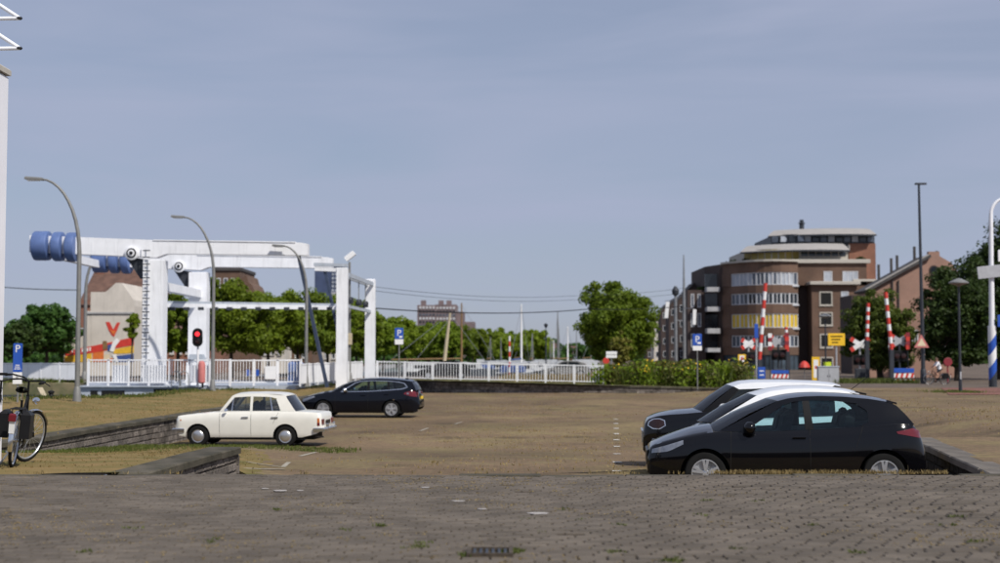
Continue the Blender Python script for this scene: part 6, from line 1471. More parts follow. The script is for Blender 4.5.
# ---- street of narrow houses at the right quay
for i, (a, b, yt, d, mt) in enumerate([(687, 698, 284, 205, 'brick_dark'), (678, 688, 294, 222, 'brick_dark'), (669, 680, 299, 240, 'brick_dark'), (661, 671, 305, 260, 'brick_dark'), (654, 663, 318, 285, 'render_white'), (646, 656, 330, 310, 'brick_dark')]):
    q = thing('terraced_house', '%s narrow house of the receding terrace left of the apartment building' % ['nearest', 'second', 'third', 'fourth', 'fifth', 'farthest'][i], 'building', (XX((a + b) / 2, d), d, -.45), 0, 'terraced houses on the right quay')
    x0, x1, zt = XX(a, d), XX(b, d) + .6, ZZ(yt, d); gab = (x1 - x0) * .55
    MB().prism([(x0, -.45), (x1, -.45), (x1, zt - gab), ((x0 + x1) / 2 + .3, zt), ((x0 + x1) / 2 - .3, zt), (x0, zt - gab)], 5, XZ(d)).build('wall', mt, q)
    k = MB(); k.bar((x0 - .1, d + 2.5, zt - gab + .1), ((x0 + x1) / 2, d + 2.5, zt + .15), 5.4, .15); k.bar(((x0 + x1) / 2, d + 2.5, zt + .15), (x1 + .1, d + 2.5, zt - gab + .1), 5.4, .15); k.build('roof', 'roof_dark', q)
    z = 1.2
    while z < zt - gab - 1:
        for t in (.28, .72):
            xc = x0 + (x1 - x0) * t; window(q, xc - .3, xc + .3, z, z + 1.1, d, pane='window_dark', sill=False, bar=.07)
        z += 2.4
# ------------------------------------------------------------------ level crossing, signs, lamps at the right
def striped(r, p, q, rad, n=8, first=0, name='band'):
    p, q = Vector(p), Vector(q)
    for i in range(n):
        a, b = p.lerp(q, i / n), p.lerp(q, (i + 1) / n - .002); MB().tube([a, b], rad, 10).build(name, ['red_paint', 'sign_white'][(i + first) % 2], r, smooth=50)
SZ = -.46
def boom(label, px0, py0, px1, py1, d, rad=.17):
    a, b = P(px0, py0, d), P(px1, py1, d)
    r = thing('crossing_barrier', label, 'barrier', (a.x, d, SZ), 0, 'raised crossing barriers')
    striped(r, a, b, rad, 9)
    MB().cbox((a.x, d, (a.z + SZ) / 2), (.28, .3, a.z - SZ + .1), .04).build('housing', 'dark_steel', r)
    MB().bar(a + Vector((0, .1, .2)), a + Vector((0, .1, -.5)), .34, .12).build('counterweight', 'dark_steel', r)
    return r
boom('raised red and white barrier in front of the curved brick facade', 759.5, 360, 765.5, 283, 104, .14)
boom('raised red and white barrier left of the olive green tree', 867, 341, 868.3, 303, 108, .13)
boom('raised red and white barrier in front of the olive green tree, leaning left', 891.5, 350, 885.5, 292, 104, .14)
boom('short raised barrier beside the silver cross', 787.5, 352, 786, 327, 110, .12)
def cross(label, px, py, d, size, front, lights_y, tilt=0):
    c = P(px, py, d); r = thing('crossing_signal', label, 'crossing signal', (c.x, d, SZ), 0, 'level crossing signals')
    MB().tube([(c.x, d + .1, SZ), (c.x, d + .1, c.z + .2)], .08, 10).build('pole', 'dark_steel' if not front else 'sign_back', r, smooth=50)
    hl = size / FOC * d / 2; hv = hl * .62
    for s in (-1, 1):
        a, b = Vector((c.x - hl, d - .02 * s, c.z - s * hv)), Vector((c.x + hl, d - .02 * s, c.z + s * hv))
        arm = MB().bar(a, b, .06, .34).build('cross_arm', 'sign_white' if front else 'sign_back', r)
        for e, f in ((a, b), (b, a)):
            p0, p1 = e.lerp(f, .0), e.lerp(f, .17); MB().bar(p0 - Vector((0, .04, 0)), p1 - Vector((0, .04, 0)), .03, .35).build('red_end', 'red_paint', arm)
    lz = ZZ(lights_y, d)
    bd = MB().cbox((c.x, d - .02, lz), (1.10, .10, .80), .05).build('lamp_board', 'black', r)
    for s in (-1, 1):
        fm = Matrix.Translation((c.x + s * .25, d - .08, lz)) @ Matrix.Rotation(R(90), 4, 'X')
        MB().lathe([(.19, 0), (.19, .14), (.15, .15)], 16, fm).build('lamp', 'dark_lens', bd, smooth=35)
    MB().cbox((c.x, d + .1, SZ + .45), (.7, .55, .9), .04).build('housing', 'dark_steel', r)
    return r
cross('silver cross signal with dark lamps before the apartment building', 778.5, 341.5, 106, 17, False, 355)
cross('red and white cross signal left of the striped barrier', 748.5, 344, 112, 14, True, 357)
cross('red and white cross signal left of the olive green tree', 860, 344.5, 110, 19, True, 360)
cross('silver cross signal in front of the olive green tree', 899.5, 341, 106, 17, False, 356)
# red warning boards beside the silver crosses
for i, (px, py, d) in enumerate([(770, 342, 105.7), (787, 341, 105.7), (908, 341, 105.7), (890.5, 345, 105.7)]):
    c = P(px, py, d); r = thing('warning_board', ['left', 'right', 'right', 'left'][i] + ' red and white striped board of the ' + ['silver cross before the apartments'] [0] * (i < 2) + 'silver cross by the olive green tree' * (i >= 2), 'sign', (c.x, d, SZ), 0, 'striped boards at the crossing')
    for j in range(4): MB().cbox((c.x, d, c.z - .48 + j * .32), (.30, .06, .315), .01).build('stripe', ['dark_red', 'sign_white'][j % 2] if i in (0, 3) else ['red_paint', 'dark_red'][j % 2], r)
    MB().tube([(c.x, d + .06, SZ), (c.x, d + .06, c.z)], .03, 8).build('pole', 'dark_steel', r)
# striped road barrier with blue top
c = P(904, 376.5, 98); r = thing('road_barrier', 'road barrier of red and white stripes under a blue board', 'barrier', (c.x, 98, SZ)); w = 1.4
MB().cbox((c.x, 98, ZZ(370.5, 98)), (w, .08, .30), .01).build('blue_board', 'sign_blue', r)
for zr in (375.6, 381.4):
    z = ZZ(zr, 98); bo = MB().box((c.x, 98, z), (w, .06, .30)).build('board', 'sign_white', r)
    for i in range(4):
        x = c.x - w / 2 + .06 + i * .36; m = MB(); m.prism([(x, z - .15), (x + .17, z - .15), (x + .27, z + .15), (x + .10, z + .15)], .012, XZ(98 - .043)); m.build('stripe', 'red_paint', bo)
for s in (-1, 1): MB().box((c.x + s * .55, 98.06, (ZZ(369, 98) + SZ) / 2), (.07, .05, ZZ(369, 98) - SZ)).build('leg', 'steel', r)
# second striped barrier with blue top left, and white van beyond it
c = P(780, 376, 97); r = thing('road_barrier', 'low striped road barrier with blue board left of the red parasol', 'barrier', (c.x, 97, SZ)); w = 1.2
MB().cbox((c.x, 97, ZZ(372, 97)), (w, .08, .22), .01).build('blue_board', 'sign_blue', r)
z = ZZ(376.3, 97); bo = MB().box((c.x, 97, z), (w, .06, .26)).build('board', 'sign_white', r)
for i in range(4):
    x = c.x - w / 2 + .03 + i * .3; m = MB(); m.prism([(x, z - .13), (x + .14, z - .13), (x + .23, z + .13), (x + .09, z + .13)], .012, XZ(97 - .043)); m.build('stripe', 'red_paint', bo)
for s in (-1, 1): MB().box((c.x + s * .5, 97.06, (ZZ(371, 97) + SZ) / 2), (.06, .05, ZZ(371, 97) - SZ)).build('leg', 'steel', r)
# simple far cars
def far_car(label, px, d, paint, L=4.2, W=1.7, H=1.45, rz=0, zb=SZ):
    x = XX(px, d); r = thing('parked_car', label, 'car', (x, d, zb), rz, 'cars on the far street')
    pts = [(-L / 2, .3), (-L / 2, .62), (-L / 2 + .15, .74), (-L * .27, .86), (-L * .12, H * .93), (0, H), (L * .25, H * .98), (L * .40, H * .82), (L * .47, .84), (L / 2, .7), (L / 2, .3)]
    body = MB(); body.prism([(a, b) for a, b in pts], W, XZ(-W / 2)); body.build('body', paint, r, local=True)
    for s in (-1, 1):
        y = s * (W / 2 + .004) - (.006 if s < 0 else -.0)
        MB().prism([(-L * .23, .88), (-L * .10, H * .90), (L * .02, H * .94), (L * .02, .88)], .008, XZ(s * (W / 2 + .004) - .004)).build('side_window', 'window_dark', r, local=True)
        MB().prism([(L * .04, .88), (L * .04, H * .94), (L * .24, H * .92), (L * .38, .88)], .008, XZ(s * (W / 2 + .004) - .004)).build('side_window', 'window_dark', r, local=True)
        for xw in (-L * .31, L * .31):
            w_ = MB().lathe([(.31, -.09), (.32, 0), (.31, .09)], 16, Matrix.Translation((xw, s * (W / 2 - .06), .31)) @ Matrix.Rotation(R(90), 4, 'X')).build('wheel', 'black_rubber', r, local=True, smooth=40)
            MB().lathe([(.19, -.11), (.19, .11)], 12, Matrix.Translation((xw, s * (W / 2 - .06), .31)) @ Matrix.Rotation(R(90), 4, 'X')).build('rim', 'alloy', w_, local=True)
    return r
far_car('black car parked on the street left of the terraced houses', 655, 125, 'paint_black', zb=-.46)
far_car('silver car near the harbour, right of the red and white posts', 566, 128, 'galvanised', zb=-.47)
far_car('dark car behind the white railing near the leaning mast', 445, 112, 'paint_navyblack', zb=-.42)
# blue sign on grey pole, small blue notice
c = P(756.5, 380, 99); r = thing('signpost', 'grey post with a narrow dark blue sign and a square blue notice', 'sign', (c.x, 99, SZ))
MB().tube([(c.x, 99, SZ), (c.x, 99, ZZ(323, 99))], .06, 10).build('pole', 'sign_back', r, smooth=50)
MB().cbox((c.x, 98.9, ZZ(331, 99)), (.26, .05, 1.0), .01).build('name_plate', 'sign_blue', r)
bo = MB().cbox((XX(761, 99), 98.9, ZZ(373, 99)), (.52, .05, .82), .01).build('notice', 'sign_blue', r)
for k in range(2): MB().box((XX(761, 99), 98.87, ZZ(371 + k * 4, 99)), (.3, .01, .08)).build('text_line', 'sign_white', bo)
# yellow posts and red parasol, grey cabinet
for i, (px, y0, y1, d) in enumerate([(742, 354.5, 367, 101), (816, 357, 382, 101)]):
    c = P(px, y1, d); r = thing('info_post', ['yellow edged white notice at the end of the flower bed', 'tall yellow edged white notice beside the grey cabinet'][i], 'sign', (c.x, d, SZ), 0, 'yellow edged notices')
    z0, z1 = ZZ(y1, d), ZZ(y0, d); MB().cbox((c.x, d, (z0 + z1) / 2), (.56, .06, z1 - z0), .01).build('board', 'sign_yellow', r)
    MB().box((c.x, d - .036, (z0 + z1) / 2 + .05), (.34, .012, (z1 - z0) * .72)).build('sheet', 'sign_white', r); MB().box((c.x, d - .046, (z0 + z1) / 2 + .15), (.14, .01, .22)).build('symbol', 'red_paint', r)
    for s in (-1, 1): MB().box((c.x + s * .2, d + .04, (z0 + SZ) / 2), (.05, .05, max(.06, z0 - SZ))).build('leg', 'steel', r)
c = P(804.5, 380, 112); r = thing('parasol', 'small red parasol on the pavement before the brick building', 'parasol', (c.x, 112, SZ)); z = ZZ(361, 112)
MB().lathe([(.48, -.52), (.40, -.30), (.22, -.08), (.03, 0)], 10, Matrix.Translation((c.x, 112, z))).build('canopy', 'red_paint', r); MB().tube([(c.x, 112, SZ), (c.x, 112, z)], .03, 8).build('pole', 'steel', r)
c = P(828, 383, 96); r = thing('switch_cabinet', 'grey street cabinet below the yellow sign', 'cabinet', (c.x, 96, SZ)); MB().cbox((c.x, 96, (ZZ(367, 96) + SZ) / 2), (1.4, .5, ZZ(367, 96) - SZ), .02).build('body', 'sign_back', r)
MB().cbox((c.x, 96, ZZ(366.6, 96)), (1.48, .58, .06), .01).build('lid', 'grey_paint', r); MB().box((c.x, 95.745, (ZZ(368, 96) + SZ) / 2), (.012, .01, .9)).build('door_gap', 'void', r)
for s in (-1, 1): MB().box((c.x + s * .08, 95.74, .05), (.03, .03, .12)).build('handle', 'black', r)
c = P(837, 383, 97); r = thing('direction_sign', 'large yellow road sign on a grey post', 'sign', (c.x, 97, SZ)); MB().tube([(c.x, 97.1, SZ), (c.x, 97.1, ZZ(334, 97))], .06, 10).build('post', 'sign_back', r, smooth=50)
bo = MB().cbox((c.x, 97, ZZ(339.5, 97)), (1.16, .05, .84), .02).build('board', 'sign_yellow', r)
for k in range(3): MB().box((c.x - .05 * k, 96.97, ZZ(336.5 + k * 3, 97)), (.8 - .18 * k, .01, .07)).build('text_line', 'black', bo)
def shade_lamp(label, px, py_base, d, zb, top, w, pole='dark_steel', rad=.06):
    c = P(px, py_base, d); r = thing('shaded_lamp', label, 'street lamp', (c.x, d, zb), 0, 'lamps with flat shades'); zt = ZZ(top, d)
    MB().tube([(c.x, d, zb - .05), (c.x, d, zb + 1.0), (c.x, d, zt - .15)], [rad * 1.5, rad * 1.05, rad * .8], 10).build('pole', pole, r, smooth=50)
    MB().lathe([(.05, -.30), (.12, -.24), (w, -.14), (w, -.09), (w * .55, .02), (.06, .10)], 20, Matrix.Translation((c.x, d, zt - .02))).build('lamp_shade', 'galvanised', r, smooth=30)
    MB().cbox((c.x, d - rad * 1.3, zb + .8), (rad * 1.2, .03, .35), .01).build('hatch', 'sign_back', r)
    return r
lz = gz(XX(958, 66), 66)
r = shade_lamp('low dark lamp with a flat round shade on the right', 960.5, 393, 66, lz, 280, .46)
shade_lamp('dark lamp with a flat round shade in front of the brick block', 826, 384, 100, SZ, 314.5, .48)
c = P(827, 366, 100); MB().box((c.x, 99.9, ZZ(364.5, 100)), (.55, .03, .34)).build('lime_plate', 'lime', bpy.data.objects[[o.name for o in C.objects if o.name.startswith('shaded_lamp')][-1]])
# tall lamp column
c = P(922, 386, 94); r = thing('street_lamp', 'very tall dark lamp column beside the cyclist', 'street lamp', (c.x, 94, SZ)); zt = ZZ(184, 94)
MB().tube([(c.x + .10, 94, SZ - .05), (c.x + .09, 94, 1.5), (c.x, 94, zt)], [.15, .13, .075], 10).build('pole', 'dark_steel', r, smooth=50)
MB().cbox((c.x + .12, 94, zt + .02), (.75, .28, .12), .03).build('lamp_head', 'dark_steel', r); MB().lathe([(.2, 0), (.2, .9), (.16, 1.0)], 12, Matrix.Translation((c.x + .1, 94, SZ))).build('base_sleeve', 'dark_steel', r, smooth=35)
c = P(921.5, 342, 93.6); k = MB(); h = .48; m_ = Matrix(((1, 0, 0, c.x), (0, 0, 1, 93.6), (0, 1, 0, c.z), (0, 0, 0, 1)))
tr = thing('warning_sign', 'red triangular warning sign on the tall lamp column', 'sign', (c.x, 93.6, c.z))
MB().prism([(-.5, -.38), (.5, -.38), (0, .50)], .04, m_).build('board', 'faded_red', tr); MB().prism([(-.30, -.27), (.30, -.27), (0, .26)], .012, Matrix.Translation((0, -.014, 0)) @ m_).build('inner_field', 'mural_cream', tr)
c = P(947.5, 362, 97); r = thing('round_sign', 'dark red round sign on a short post behind the cyclist', 'sign', (c.x, 97, SZ)); MB().tube([(c.x, 97, SZ), (c.x, 97, c.z)], .05, 8).build('post', 'dark_red', r)
MB().lathe([(.30, 0), (.30, .04), (.26, .05)], 20, Matrix.Translation((c.x, 96.93, c.z)) @ Matrix.Rotation(R(90), 4, 'X')).build('disc', 'dark_red', r)
c = P(939.5, 367, 97.5); 
# red and white bollards
for i, (px, pb, pt, d) in enumerate([(992.5, 384, 371, 92), (509.5, 365, 336, 122)]):
    c = P(px, pb, d); z0 = SZ if i == 0 else -.47; r = thing('striped_post', ['short red and white bollard by the striped mast', 'red and white striped post among the boats'][i], 'post', (c.x, d, z0), 0, 'red and white posts')
    striped(r, (c.x, d, z0), (c.x, d, ZZ(pt, d)), .09, 5 if i == 0 else 8)
# white mast with blue spiral foot and grey sign boards
MD = 84.0; c = P(993, 386, MD); zb = gz(c.x, 84) if MD < 79 else -.44
r = thing('striped_mast', 'white mast with blue bands at its foot and curved top at the right edge', 'mast', (c.x, MD, zb)); z1 = ZZ(326, MD); zt = ZZ(215, MD)
sx = lambda z: c.x + (z - zb) * .004
prevz = zb - .05
for i in range(5):
    z0 = zb + (z1 - zb) * i / 5; zz1 = zb + (z1 - zb) * (i + 1) / 5
    m = MB(); n = 16; rr_ = .235
    vs = []
    for zc in (z0, zz1):
        for k in range(n): a = 2 * math.pi * k / n; vs.append((c.x + rr_ * math.cos(a), MD + rr_ * math.sin(a), max(zb - .05, min(z1, zc + .32 * math.cos(a) * (0 if (zc == zb or i == 4 and zc == zz1) else 1)))))
    m.add(vs, [(k, (k + 1) % n, n + (k + 1) % n, n + k) for k in range(n)]); m.build('band', ['dark_steel', 'sign_blue', 'sign_white', 'sign_blue', 'sign_white'][i], r, smooth=50)
pts = [(c.x, MD, z1 - .05), (c.x + .03, MD, (z1 + zt) / 2), (c.x + .06, MD, zt)]
for i in range(1, 9): a = R(90) * i / 8; pts.append((c.x + .06 + 1.0 * (1 - math.cos(a)), MD, zt + 1.05 * math.sin(a)))
MB().tube(pts, [.17, .15, .12] + [.11 - .006 * i for i in range(8)], 12).build('pole', 'white_paint', r, smooth=50)
e = pts[-1]; MB().cbox((e[0] + .35, MD, e[2]), (.8, .24, .12), .03).build('lamp_head', 'white_paint', r)
MB().cbox((XX(989.5, MD), MD - .28, ZZ(272, MD)), (XX(1002, MD) - XX(977.5, MD), .08, ZZ(266, MD) - ZZ(278, MD)), .02, ry=R(-6)).build('sign_board', 'sign_back', r)
MB().cbox((XX(1003, MD), MD - .30, ZZ(256, MD)), (XX(1008, MD) - XX(998, MD), .08, .7), .02).build('sign_board', 'sign_white', r); MB().cbox((XX(1001, MD), MD - .30, ZZ(321, MD)), (XX(1006, MD) - XX(996.5, MD), .08, .7), .02).build('sign_board', 'sign_blue', r)
# overhead line masts and wires
for i, (px, top, d, rad, lab) in enumerate([(676, 286, 128, .16, 'stout grey mast with a lantern head right of the big tree'), (684.5, 255, 122, .15, 'tall slim grey mast beside the stout one'), (546, 326, 150, .08, 'thin dark lamp post among the boats')]):
    c = P(px, 372, d); r = thing('mast', lab, 'mast', (c.x, d, -.47), 0, 'grey masts by the harbour'); zt = ZZ(top, d); MB().tube([(c.x, d, -.5), (c.x, d, zt * .6), (c.x, d, zt)], [rad, rad * .9, rad * (.75 if i == 0 else .35)], 10).build('pole', 'steel' if i < 2 else 'dark_steel', r, smooth=50)
    if i == 0: MB().lathe([(.12, 0), (.30, .12), (.34, .5), (.16, .8), (.05, .9)], 12, Matrix.Translation((c.x, d, zt - .9))).build('lantern', 'dark_steel', r, smooth=35); MB().bar((c.x - .1, d, zt - 3.1), (c.x + .7, d, zt - 3.2), .08).build('arm', 'steel', r)
    if i == 2: MB().lathe([(.10, 0), (.22, .3), (.22, .36), (.05, .5)], 10, Matrix.Translation((c.x, d, zt - .2))).build('lantern', 'dark_steel', r)
c = P(667, 310, 130); r = thing('pennant', 'white hanging banner on the mast by the terraced houses', 'banner', (c.x, 130, c.z)); MB().cbox((c.x, 130, c.z), (.34, .04, 1.5), .01, ry=R(6)).build('cloth', 'sign_white', r); MB().tube([(c.x - .2, 130, c.z + .8), (XX(676, 128), 128, c.z + .9)], .03, 6).build('bracket', 'steel', r)
c = P(694.5, 317, 118); r = thing('pennant', 'white banner on the dark wall left of the balconies', 'banner', (c.x, 118, c.z)); MB().cbox((c.x, 118, c.z), (.28, .04, 1.3), .01, ry=R(2)).build('cloth', 'sign_white', r); MB().tube([(c.x - .15, 118, c.z + .68), (XX(684.5, 122), 122, c.z + .9)], .03, 6).build('bracket', 'steel', r)
def wire(label, pts, rad):
    P3 = [P(*q) for q in pts]; out = []
    for a, b in zip(P3, P3[1:]):
        n = 10; L = (b - a).length
        for i in range(n): t = i / n; p = a.lerp(b, t); p.z -= .010 * L * 4 * t * (1 - t); out.append(p)
    out.append(P3[-1]); o = MB().tube(out, rad, 6).build('overhead_wire', 'black'); tag(o, label, 'wire', 'overhead wires')
wire('thick overhead cable from the portal to the tall masts', [(372, 308, 82), (590, 309, 110), (684, 306, 122)], .036)
wire('upper thin overhead wire above the thick cable', [(376, 287, 82), (570, 296, 110), (684, 288, 122)], .013)
wire('lower thin overhead wire between portal and masts', [(376, 291, 82), (570, 300, 110), (684, 293, 122)], .013)
wire('short thin wire at far left above the trees', [(0, 287, 150), (80, 290, 150)], .05)
# direction boards near the young tree
c = P(611.5, 370, 92); r = thing('direction_sign', 'white direction boards on a post at the end of the railing', 'sign', (c.x, 92, -.4)); MB().tube([(c.x, 92, -.4), (c.x, 92, ZZ(351, 92))], .04, 8).build('post', 'steel', r)
for k in (353, 356.5): MB().cbox((c.x, 91.93, ZZ(k, 92)), (.72, .04, .19), .01).build('board', 'sign_white', r)
c = P(606, 361, 93); k = MB().lathe([(.22, 0), (.22, .03), (.2, .04)], 18, Matrix.Translation((c.x, 93, c.z)) @ Matrix.Rotation(R(90), 4, 'X')); r = thing('round_sign', 'small red round sign left of the direction boards', 'sign', (c.x, 93, -.4)); k.build('disc', 'red_paint', r); MB().tube([(c.x, 93.03, -.4), (c.x, 93.03, c.z)], .03, 8).build('post', 'steel', r)

# ------------------------------------------------------------------ boats in the harbour
def boat(label, px, d, L, hull, mast_px=None, mast_mat='sign_white', cabin=True, rz=R(70), lean=0, mast_r=.09, cover=None):
    x = XX(px, d); wz = -1.15; r = thing('boat', label, 'boat', (x, d, wz), rz, 'boats moored in the harbour'); B = L * .16
    def sec(t):
        w = B * (1 - max(0, (t - .35) / .65) ** 2.2) * (.85 + .15 * min(1, t / .2)); return w, 1.0 + .35 * t ** 2
    m = MB(); n = 12
    m.grid(7, n, lambda u, v: (lambda w, h, s: Vector((L * (v - .5), s * w * (1 if abs(s) > .9 else .92), h if abs(s) > .99 else (-.25 + (h + .25) * abs(s) ** 3))))(sec(v)[0], sec(v)[1], 2 * u - 1)); m.build('hull', hull, r, smooth=50, local=True)
    m = MB(); m.grid(3, n, lambda u, v: Vector((L * (v - .5), (2 * u - 1) * sec(v)[0] * .97, sec(v)[1] - .06))); m.build('deck', 'boat_white', r, local=True)
    if cabin:
        m = MB(); m.prism([(-L * .25, .85), (L * .18, .95), (L * .10, 1.75), (-L * .05, 1.95), (-L * .24, 1.9)], B * 1.2, Matrix.Translation((0, -B * .6, 0)) @ XZ(0)); cb = m.build('cabin', 'boat_white', r, local=True)
        for s in (-1, 1): MB().box((-L * .07, s * (B * .6 + .006), 1.5), (L * .24, .02, .32)).build('window', 'window_dark', cb, local=True)
    if cover: MB().cbox((-L * .28, 0, 1.35), (L * .28, B * 1.3, .6), .12).build('cover', cover, r, local=True)
    if mast_px:
        zt = ZZ(mast_px, d) - wz; MB().tube([(L * .08, 0, .9), (L * .08 + lean * zt * .5, 0, zt * .6), (L * .08 + lean * zt, 0, zt)], [mast_r, mast_r * .9, mast_r * .55], 8).build('mast', mast_mat, r, smooth=50, local=True)
        MB().tube([(L * .08, 0, 2.3), (-L * .36, 0, 2.2)], .07, 8).build('boom', cover or 'wood', r, smooth=50, local=True)
        m = MB(); m.tube([(L * .49, 0, 1.3), (L * .08 + lean * zt, 0, zt * .98)], .02, 5); m.tube([(-L * .49, 0, 1.0), (L * .08 + lean * zt, 0, zt * .98)], .02, 5); m.build('stay', 'steel', r, local=True)
    return r
boat('brown sailing barge with a leaning wooden mast', 434, 140, 12, 'boat_dark', 312, 'pale_wood', rz=R(15), lean=.10, mast_r=.20)
boat('dark boat with a thin wooden mast right of the leaning one', 454, 150, 11, 'boat_dark', 303, 'wood', rz=R(25), mast_r=.13)
boat('white sailing boat with the tallest white mast', 519.5, 135, 9, 'boat_white', 304, rz=R(75), mast_r=.11, cover='sail_blue')
boat('white sailing boat with a grey mast left of the big tree', 557, 190, 9, 'boat_white', 312, 'galvanised', rz=R(80), mast_r=.12)
boat('white sailing boat with a pale mast closest to the big tree', 566, 175, 9, 'boat_white', 326, rz=R(70), mast_r=.11)
boat('white sailing boat with a short mast in the middle of the harbour', 553, 240, 9, 'boat_white', 340, rz=R(80), mast_r=.12)
boat('dark hulled cabin boat behind the white railing', 470, 145, 9, 'boat_dark', None, rz=R(10))
boat('white motor boat with a blue cover left of the tallest mast', 500, 150, 8, 'boat_white', None, rz=R(30), cover='sail_blue')
boat('white motor cruiser right of the tallest mast', 533, 160, 10, 'boat_white', None, rz=R(60))
boat('small white motor boat near the harbour head', 546, 215, 8, 'boat_white', None, rz=R(75))
boat('white motor boat with a blue cover near the big tree', 578, 165, 8, 'boat_white', None, rz=R(70), cover='sail_blue')
boat('white cabin boat at the foot of the big tree', 592, 190, 10, 'boat_white', None, rz=R(80))
boat('dark motor boat near the harbour head', 585, 250, 9, 'boat_dark', None, rz=R(85))

# ------------------------------------------------------------------ cyclist
CD = 93.0; c = P(938, 384, CD)
bicycle('bicycle', 'bicycle ridden by the person in the white shirt', (c.x + .45, CD, SZ), R(180), steer=0, panniers=True, lean=0)
pr = thing('person', 'person in a white shirt and dark shorts riding a bicycle to the left', 'person', (c.x, CD, SZ))
J = {'pel': (0.13, 0, .98), 'bel': (.10, 0, 1.14), 'chest': (.02, 0, 1.36), 'neck': (-.05, 0, 1.52), 'head': (-.08, 0, 1.64), 'top': (-.09, 0, 1.76)}
for s, n_ in ((-1, 'l'), (1, 'r')):
    J['sh' + n_] = (-.01, s * .19, 1.44); J['el' + n_] = (-.17, s * .24, 1.22); J['wr' + n_] = (-.36, s * .28, 1.10); J['ha' + n_] = (-.43, s * .29, 1.09)
    J['hip' + n_] = (.12, s * .10, .95); J['kn' + n_] = (-.17, s * .11, .72 + (.10 if s < 0 else -.06)); J['an' + n_] = (-.02 if s > 0 else .02, s * .11, .36 + (.12 if s < 0 else -.10)); J['to' + n_] = (-.16, s * .12, .30 + (.12 if s < 0 else -.10))
rad = {'pel': .15, 'bel': .14, 'chest': .16, 'neck': .06, 'head': .095, 'top': .07, 'sh': .075, 'el': .05, 'wr': .035, 'ha': .04, 'hip': .10, 'kn': .065, 'an': .04, 'to': .035}
names = list(J); E = [('pel', 'bel'), ('bel', 'chest'), ('chest', 'neck'), ('neck', 'head'), ('head', 'top')]
for n_ in 'lr': E += [('chest', 'sh' + n_), ('sh' + n_, 'el' + n_), ('el' + n_, 'wr' + n_), ('wr' + n_, 'ha' + n_), ('pel', 'hip' + n_), ('hip' + n_, 'kn' + n_), ('kn' + n_, 'an' + n_), ('an' + n_, 'to' + n_)]
me = bpy.data.meshes.new('body'); me.from_pydata([J[n_] for n_ in names], [(names.index(a), names.index(b)) for a, b in E], [])
ob = bpy.data.objects.new('body', me); C.objects.link(ob); md = ob.modifiers.new('skin', 'SKIN'); 
for i, n_ in enumerate(names):
    v = rad.get(n_, rad.get(n_[:-1], .05)); me.skin_vertices[0].data[i].radius = (v, v)
me.skin_vertices[0].data[0].use_root = True
ob.modifiers.new('sub', 'SUBSURF').levels = 2
m2 = bpy.data.meshes.new_from_object(ob.evaluated_get(bpy.context.evaluated_depsgraph_get())); bpy.data.objects.remove(ob)
for k in ('skin', 'shirt', 'shorts'): m2.materials.append(M[k])
for p in m2.polygons:
    q = p.center; p.use_smooth = True
    if q.z > 1.50: p.material_index = 0
    elif q.z > 1.02 and q.x > -.20: p.material_index = 1
    elif q.z > .74 and q.x > -.12: p.material_index = 2
    else: p.material_index = 0
inst(m2, 'body', pr, local=True)
k = MB(); k.grid(12, 7, lambda u, v: Vector((-.075 + .115 * math.cos(u * 6.2832) * math.cos(v * 1.5), .105 * math.sin(u * 6.2832) * math.cos(v * 1.5), 1.66 + .125 * math.sin(v * 1.5) + (.03 if math.cos(u * 6.2832) < -.3 else -.03) * (1 - v)))); k.build('hair', 'hair', pr, smooth=60, local=True)
for s in (-1, 1): MB().cbox((-.12 + (.02 if s > 0 else .04), s * .12, .27 + (.12 if s < 0 else -.10)), (.24, .09, .08), .03).build('shoe', 'black', pr, local=True)
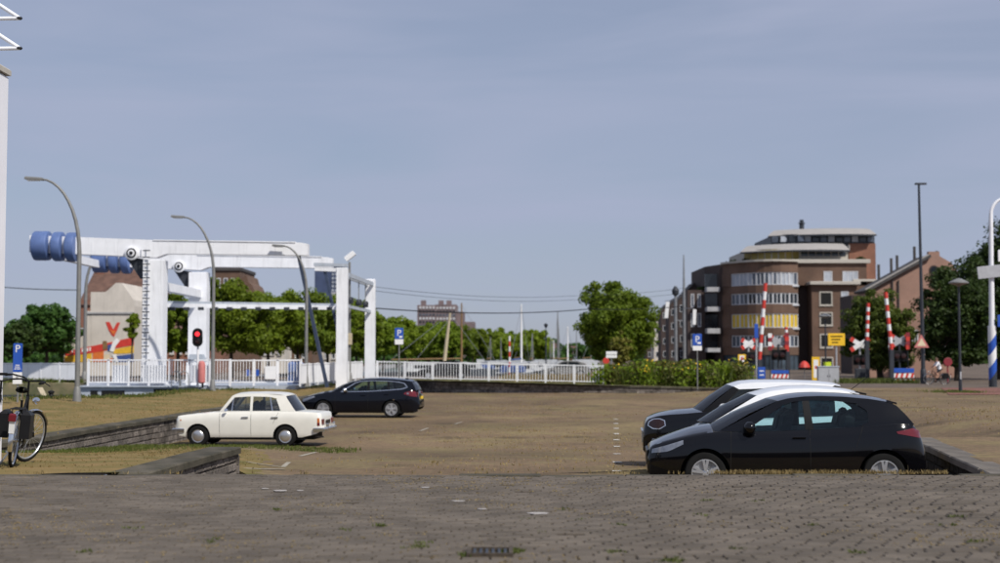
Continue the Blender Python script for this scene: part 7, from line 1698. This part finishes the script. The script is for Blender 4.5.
# ------------------------------------------------------------------ far end of the harbour
for i, (px, d, a, b, w) in enumerate([(543, 420, 338, 358, 18), (556, 450, 341, 358, 20), (598, 420, 336, 359, 26), (575, 460, 342, 358, 22), (530, 400, 334, 358, 18)]):
    tree('far tree at the end of the harbour, %s from the left' % ['third', 'fourth', 'rightmost', 'fifth', 'leftmost'][i], px, d, a, b, w, -.47, 'leaf_green', 120 + i, n_clump=60, per=45, leaf=.7, group='far trees closing the harbour')
for i, (a, b, yt, d, mt) in enumerate([(540, 549, 341, 380, 'brick_red'), (549, 556, 343, 385, 'render_white'), (568, 577, 346, 390, 'brick_brown')]):
    q = thing('far_house', ['small red brick house', 'small pale house', 'small brown house'][i] + ' at the far end of the harbour', 'building', (XX((a + b) / 2, d), d, -.47), 0, 'far houses')
    x0, x1, z0 = XX(a, d), XX(b, d), ZZ(yt + 5, d); MB().box(((x0 + x1) / 2, d + 4, (z0 - .47) / 2), (x1 - x0, 8, z0 + .47)).build('wall', mt, q)
    k = MB(); zt = ZZ(yt, d); k.add([(x0 - .2, d - .3, z0), (x1 + .2, d - .3, z0), (x1 + .2, d + 4, zt), (x0 - .2, d + 4, zt), (x0 - .2, d + 8.3, z0), (x1 + .2, d + 8.3, z0)], [(0, 1, 2, 3), (3, 2, 5, 4), (0, 3, 4), (1, 5, 2), (0, 4, 5, 1)]); k.build('roof', 'roof_tile', q)
    for t in (.2, .5, .8): xc = x0 + (x1 - x0) * t; window(q, xc - .35, xc + .35, .8, 1.9, d, pane='window_mid', sill=False)
rb = random.Random(8)
cols = [('boat_white', None), ('boat_dark', None), ('boat_dark', 'sail_blue'), ('boat_white', None)]
for i in range(12):
    px = 482 + i * 9.6 + rb.uniform(-2, 2); d = 150 + rb.uniform(0, 120); hull, cov = cols[i % 4]
    boat('%s small boat from the left in the crowded harbour, %s' % (ord_(i), 'dark hull' if hull == 'boat_dark' else 'blue cover' if cov else 'white hull'), px, d, 7 + rb.uniform(0, 2), hull, 356 - rb.uniform(14, 38) if i % 3 != 0 else None, 'galvanised', rz=R(rb.uniform(55, 100)), cover=cov, mast_r=.09)
r = np.random.default_rng(77); V = []
for (a, b, d, t0, t1) in [(-60, 560, 330, 345, 352), (640, 1060, 340, 340, 350), (540, 660, 520, 345, 350)]:
    n = int((b - a) / 620 * 260) + 20
    for i in range(n):
        x = XX(r.uniform(a, b), d); y = d + r.normal(0, 4); zt = ZZ(r.uniform(t0, t1), d); m_ = 42
        p = np.stack([r.normal(x, 1.6, m_), r.normal(y, 1.2, m_), r.uniform(-.45, zt, m_)], 1)
        nr = r.normal(0, 1, (m_, 3)) + np.array([.1, -.4, .5]); nr /= np.linalg.norm(nr, axis=1)[:, None]; t = np.cross(nr, r.normal(0, 1, (m_, 3))); t /= np.linalg.norm(t, axis=1)[:, None]; bb = np.cross(nr, t)
        L = (.75 * r.uniform(.6, 1.3, m_))[:, None]; V.append(np.stack([p - t * L, p - bb * L * .6, p + t * L, p + bb * L * .6], 1))
o = bpy.data.objects.new('distant_wood', quads('distant_wood', np.concatenate(V), 'leaf_green')); C.objects.link(o); tag(o, 'belt of distant trees closing the view behind the harbour', 'wood', kind='stuff')
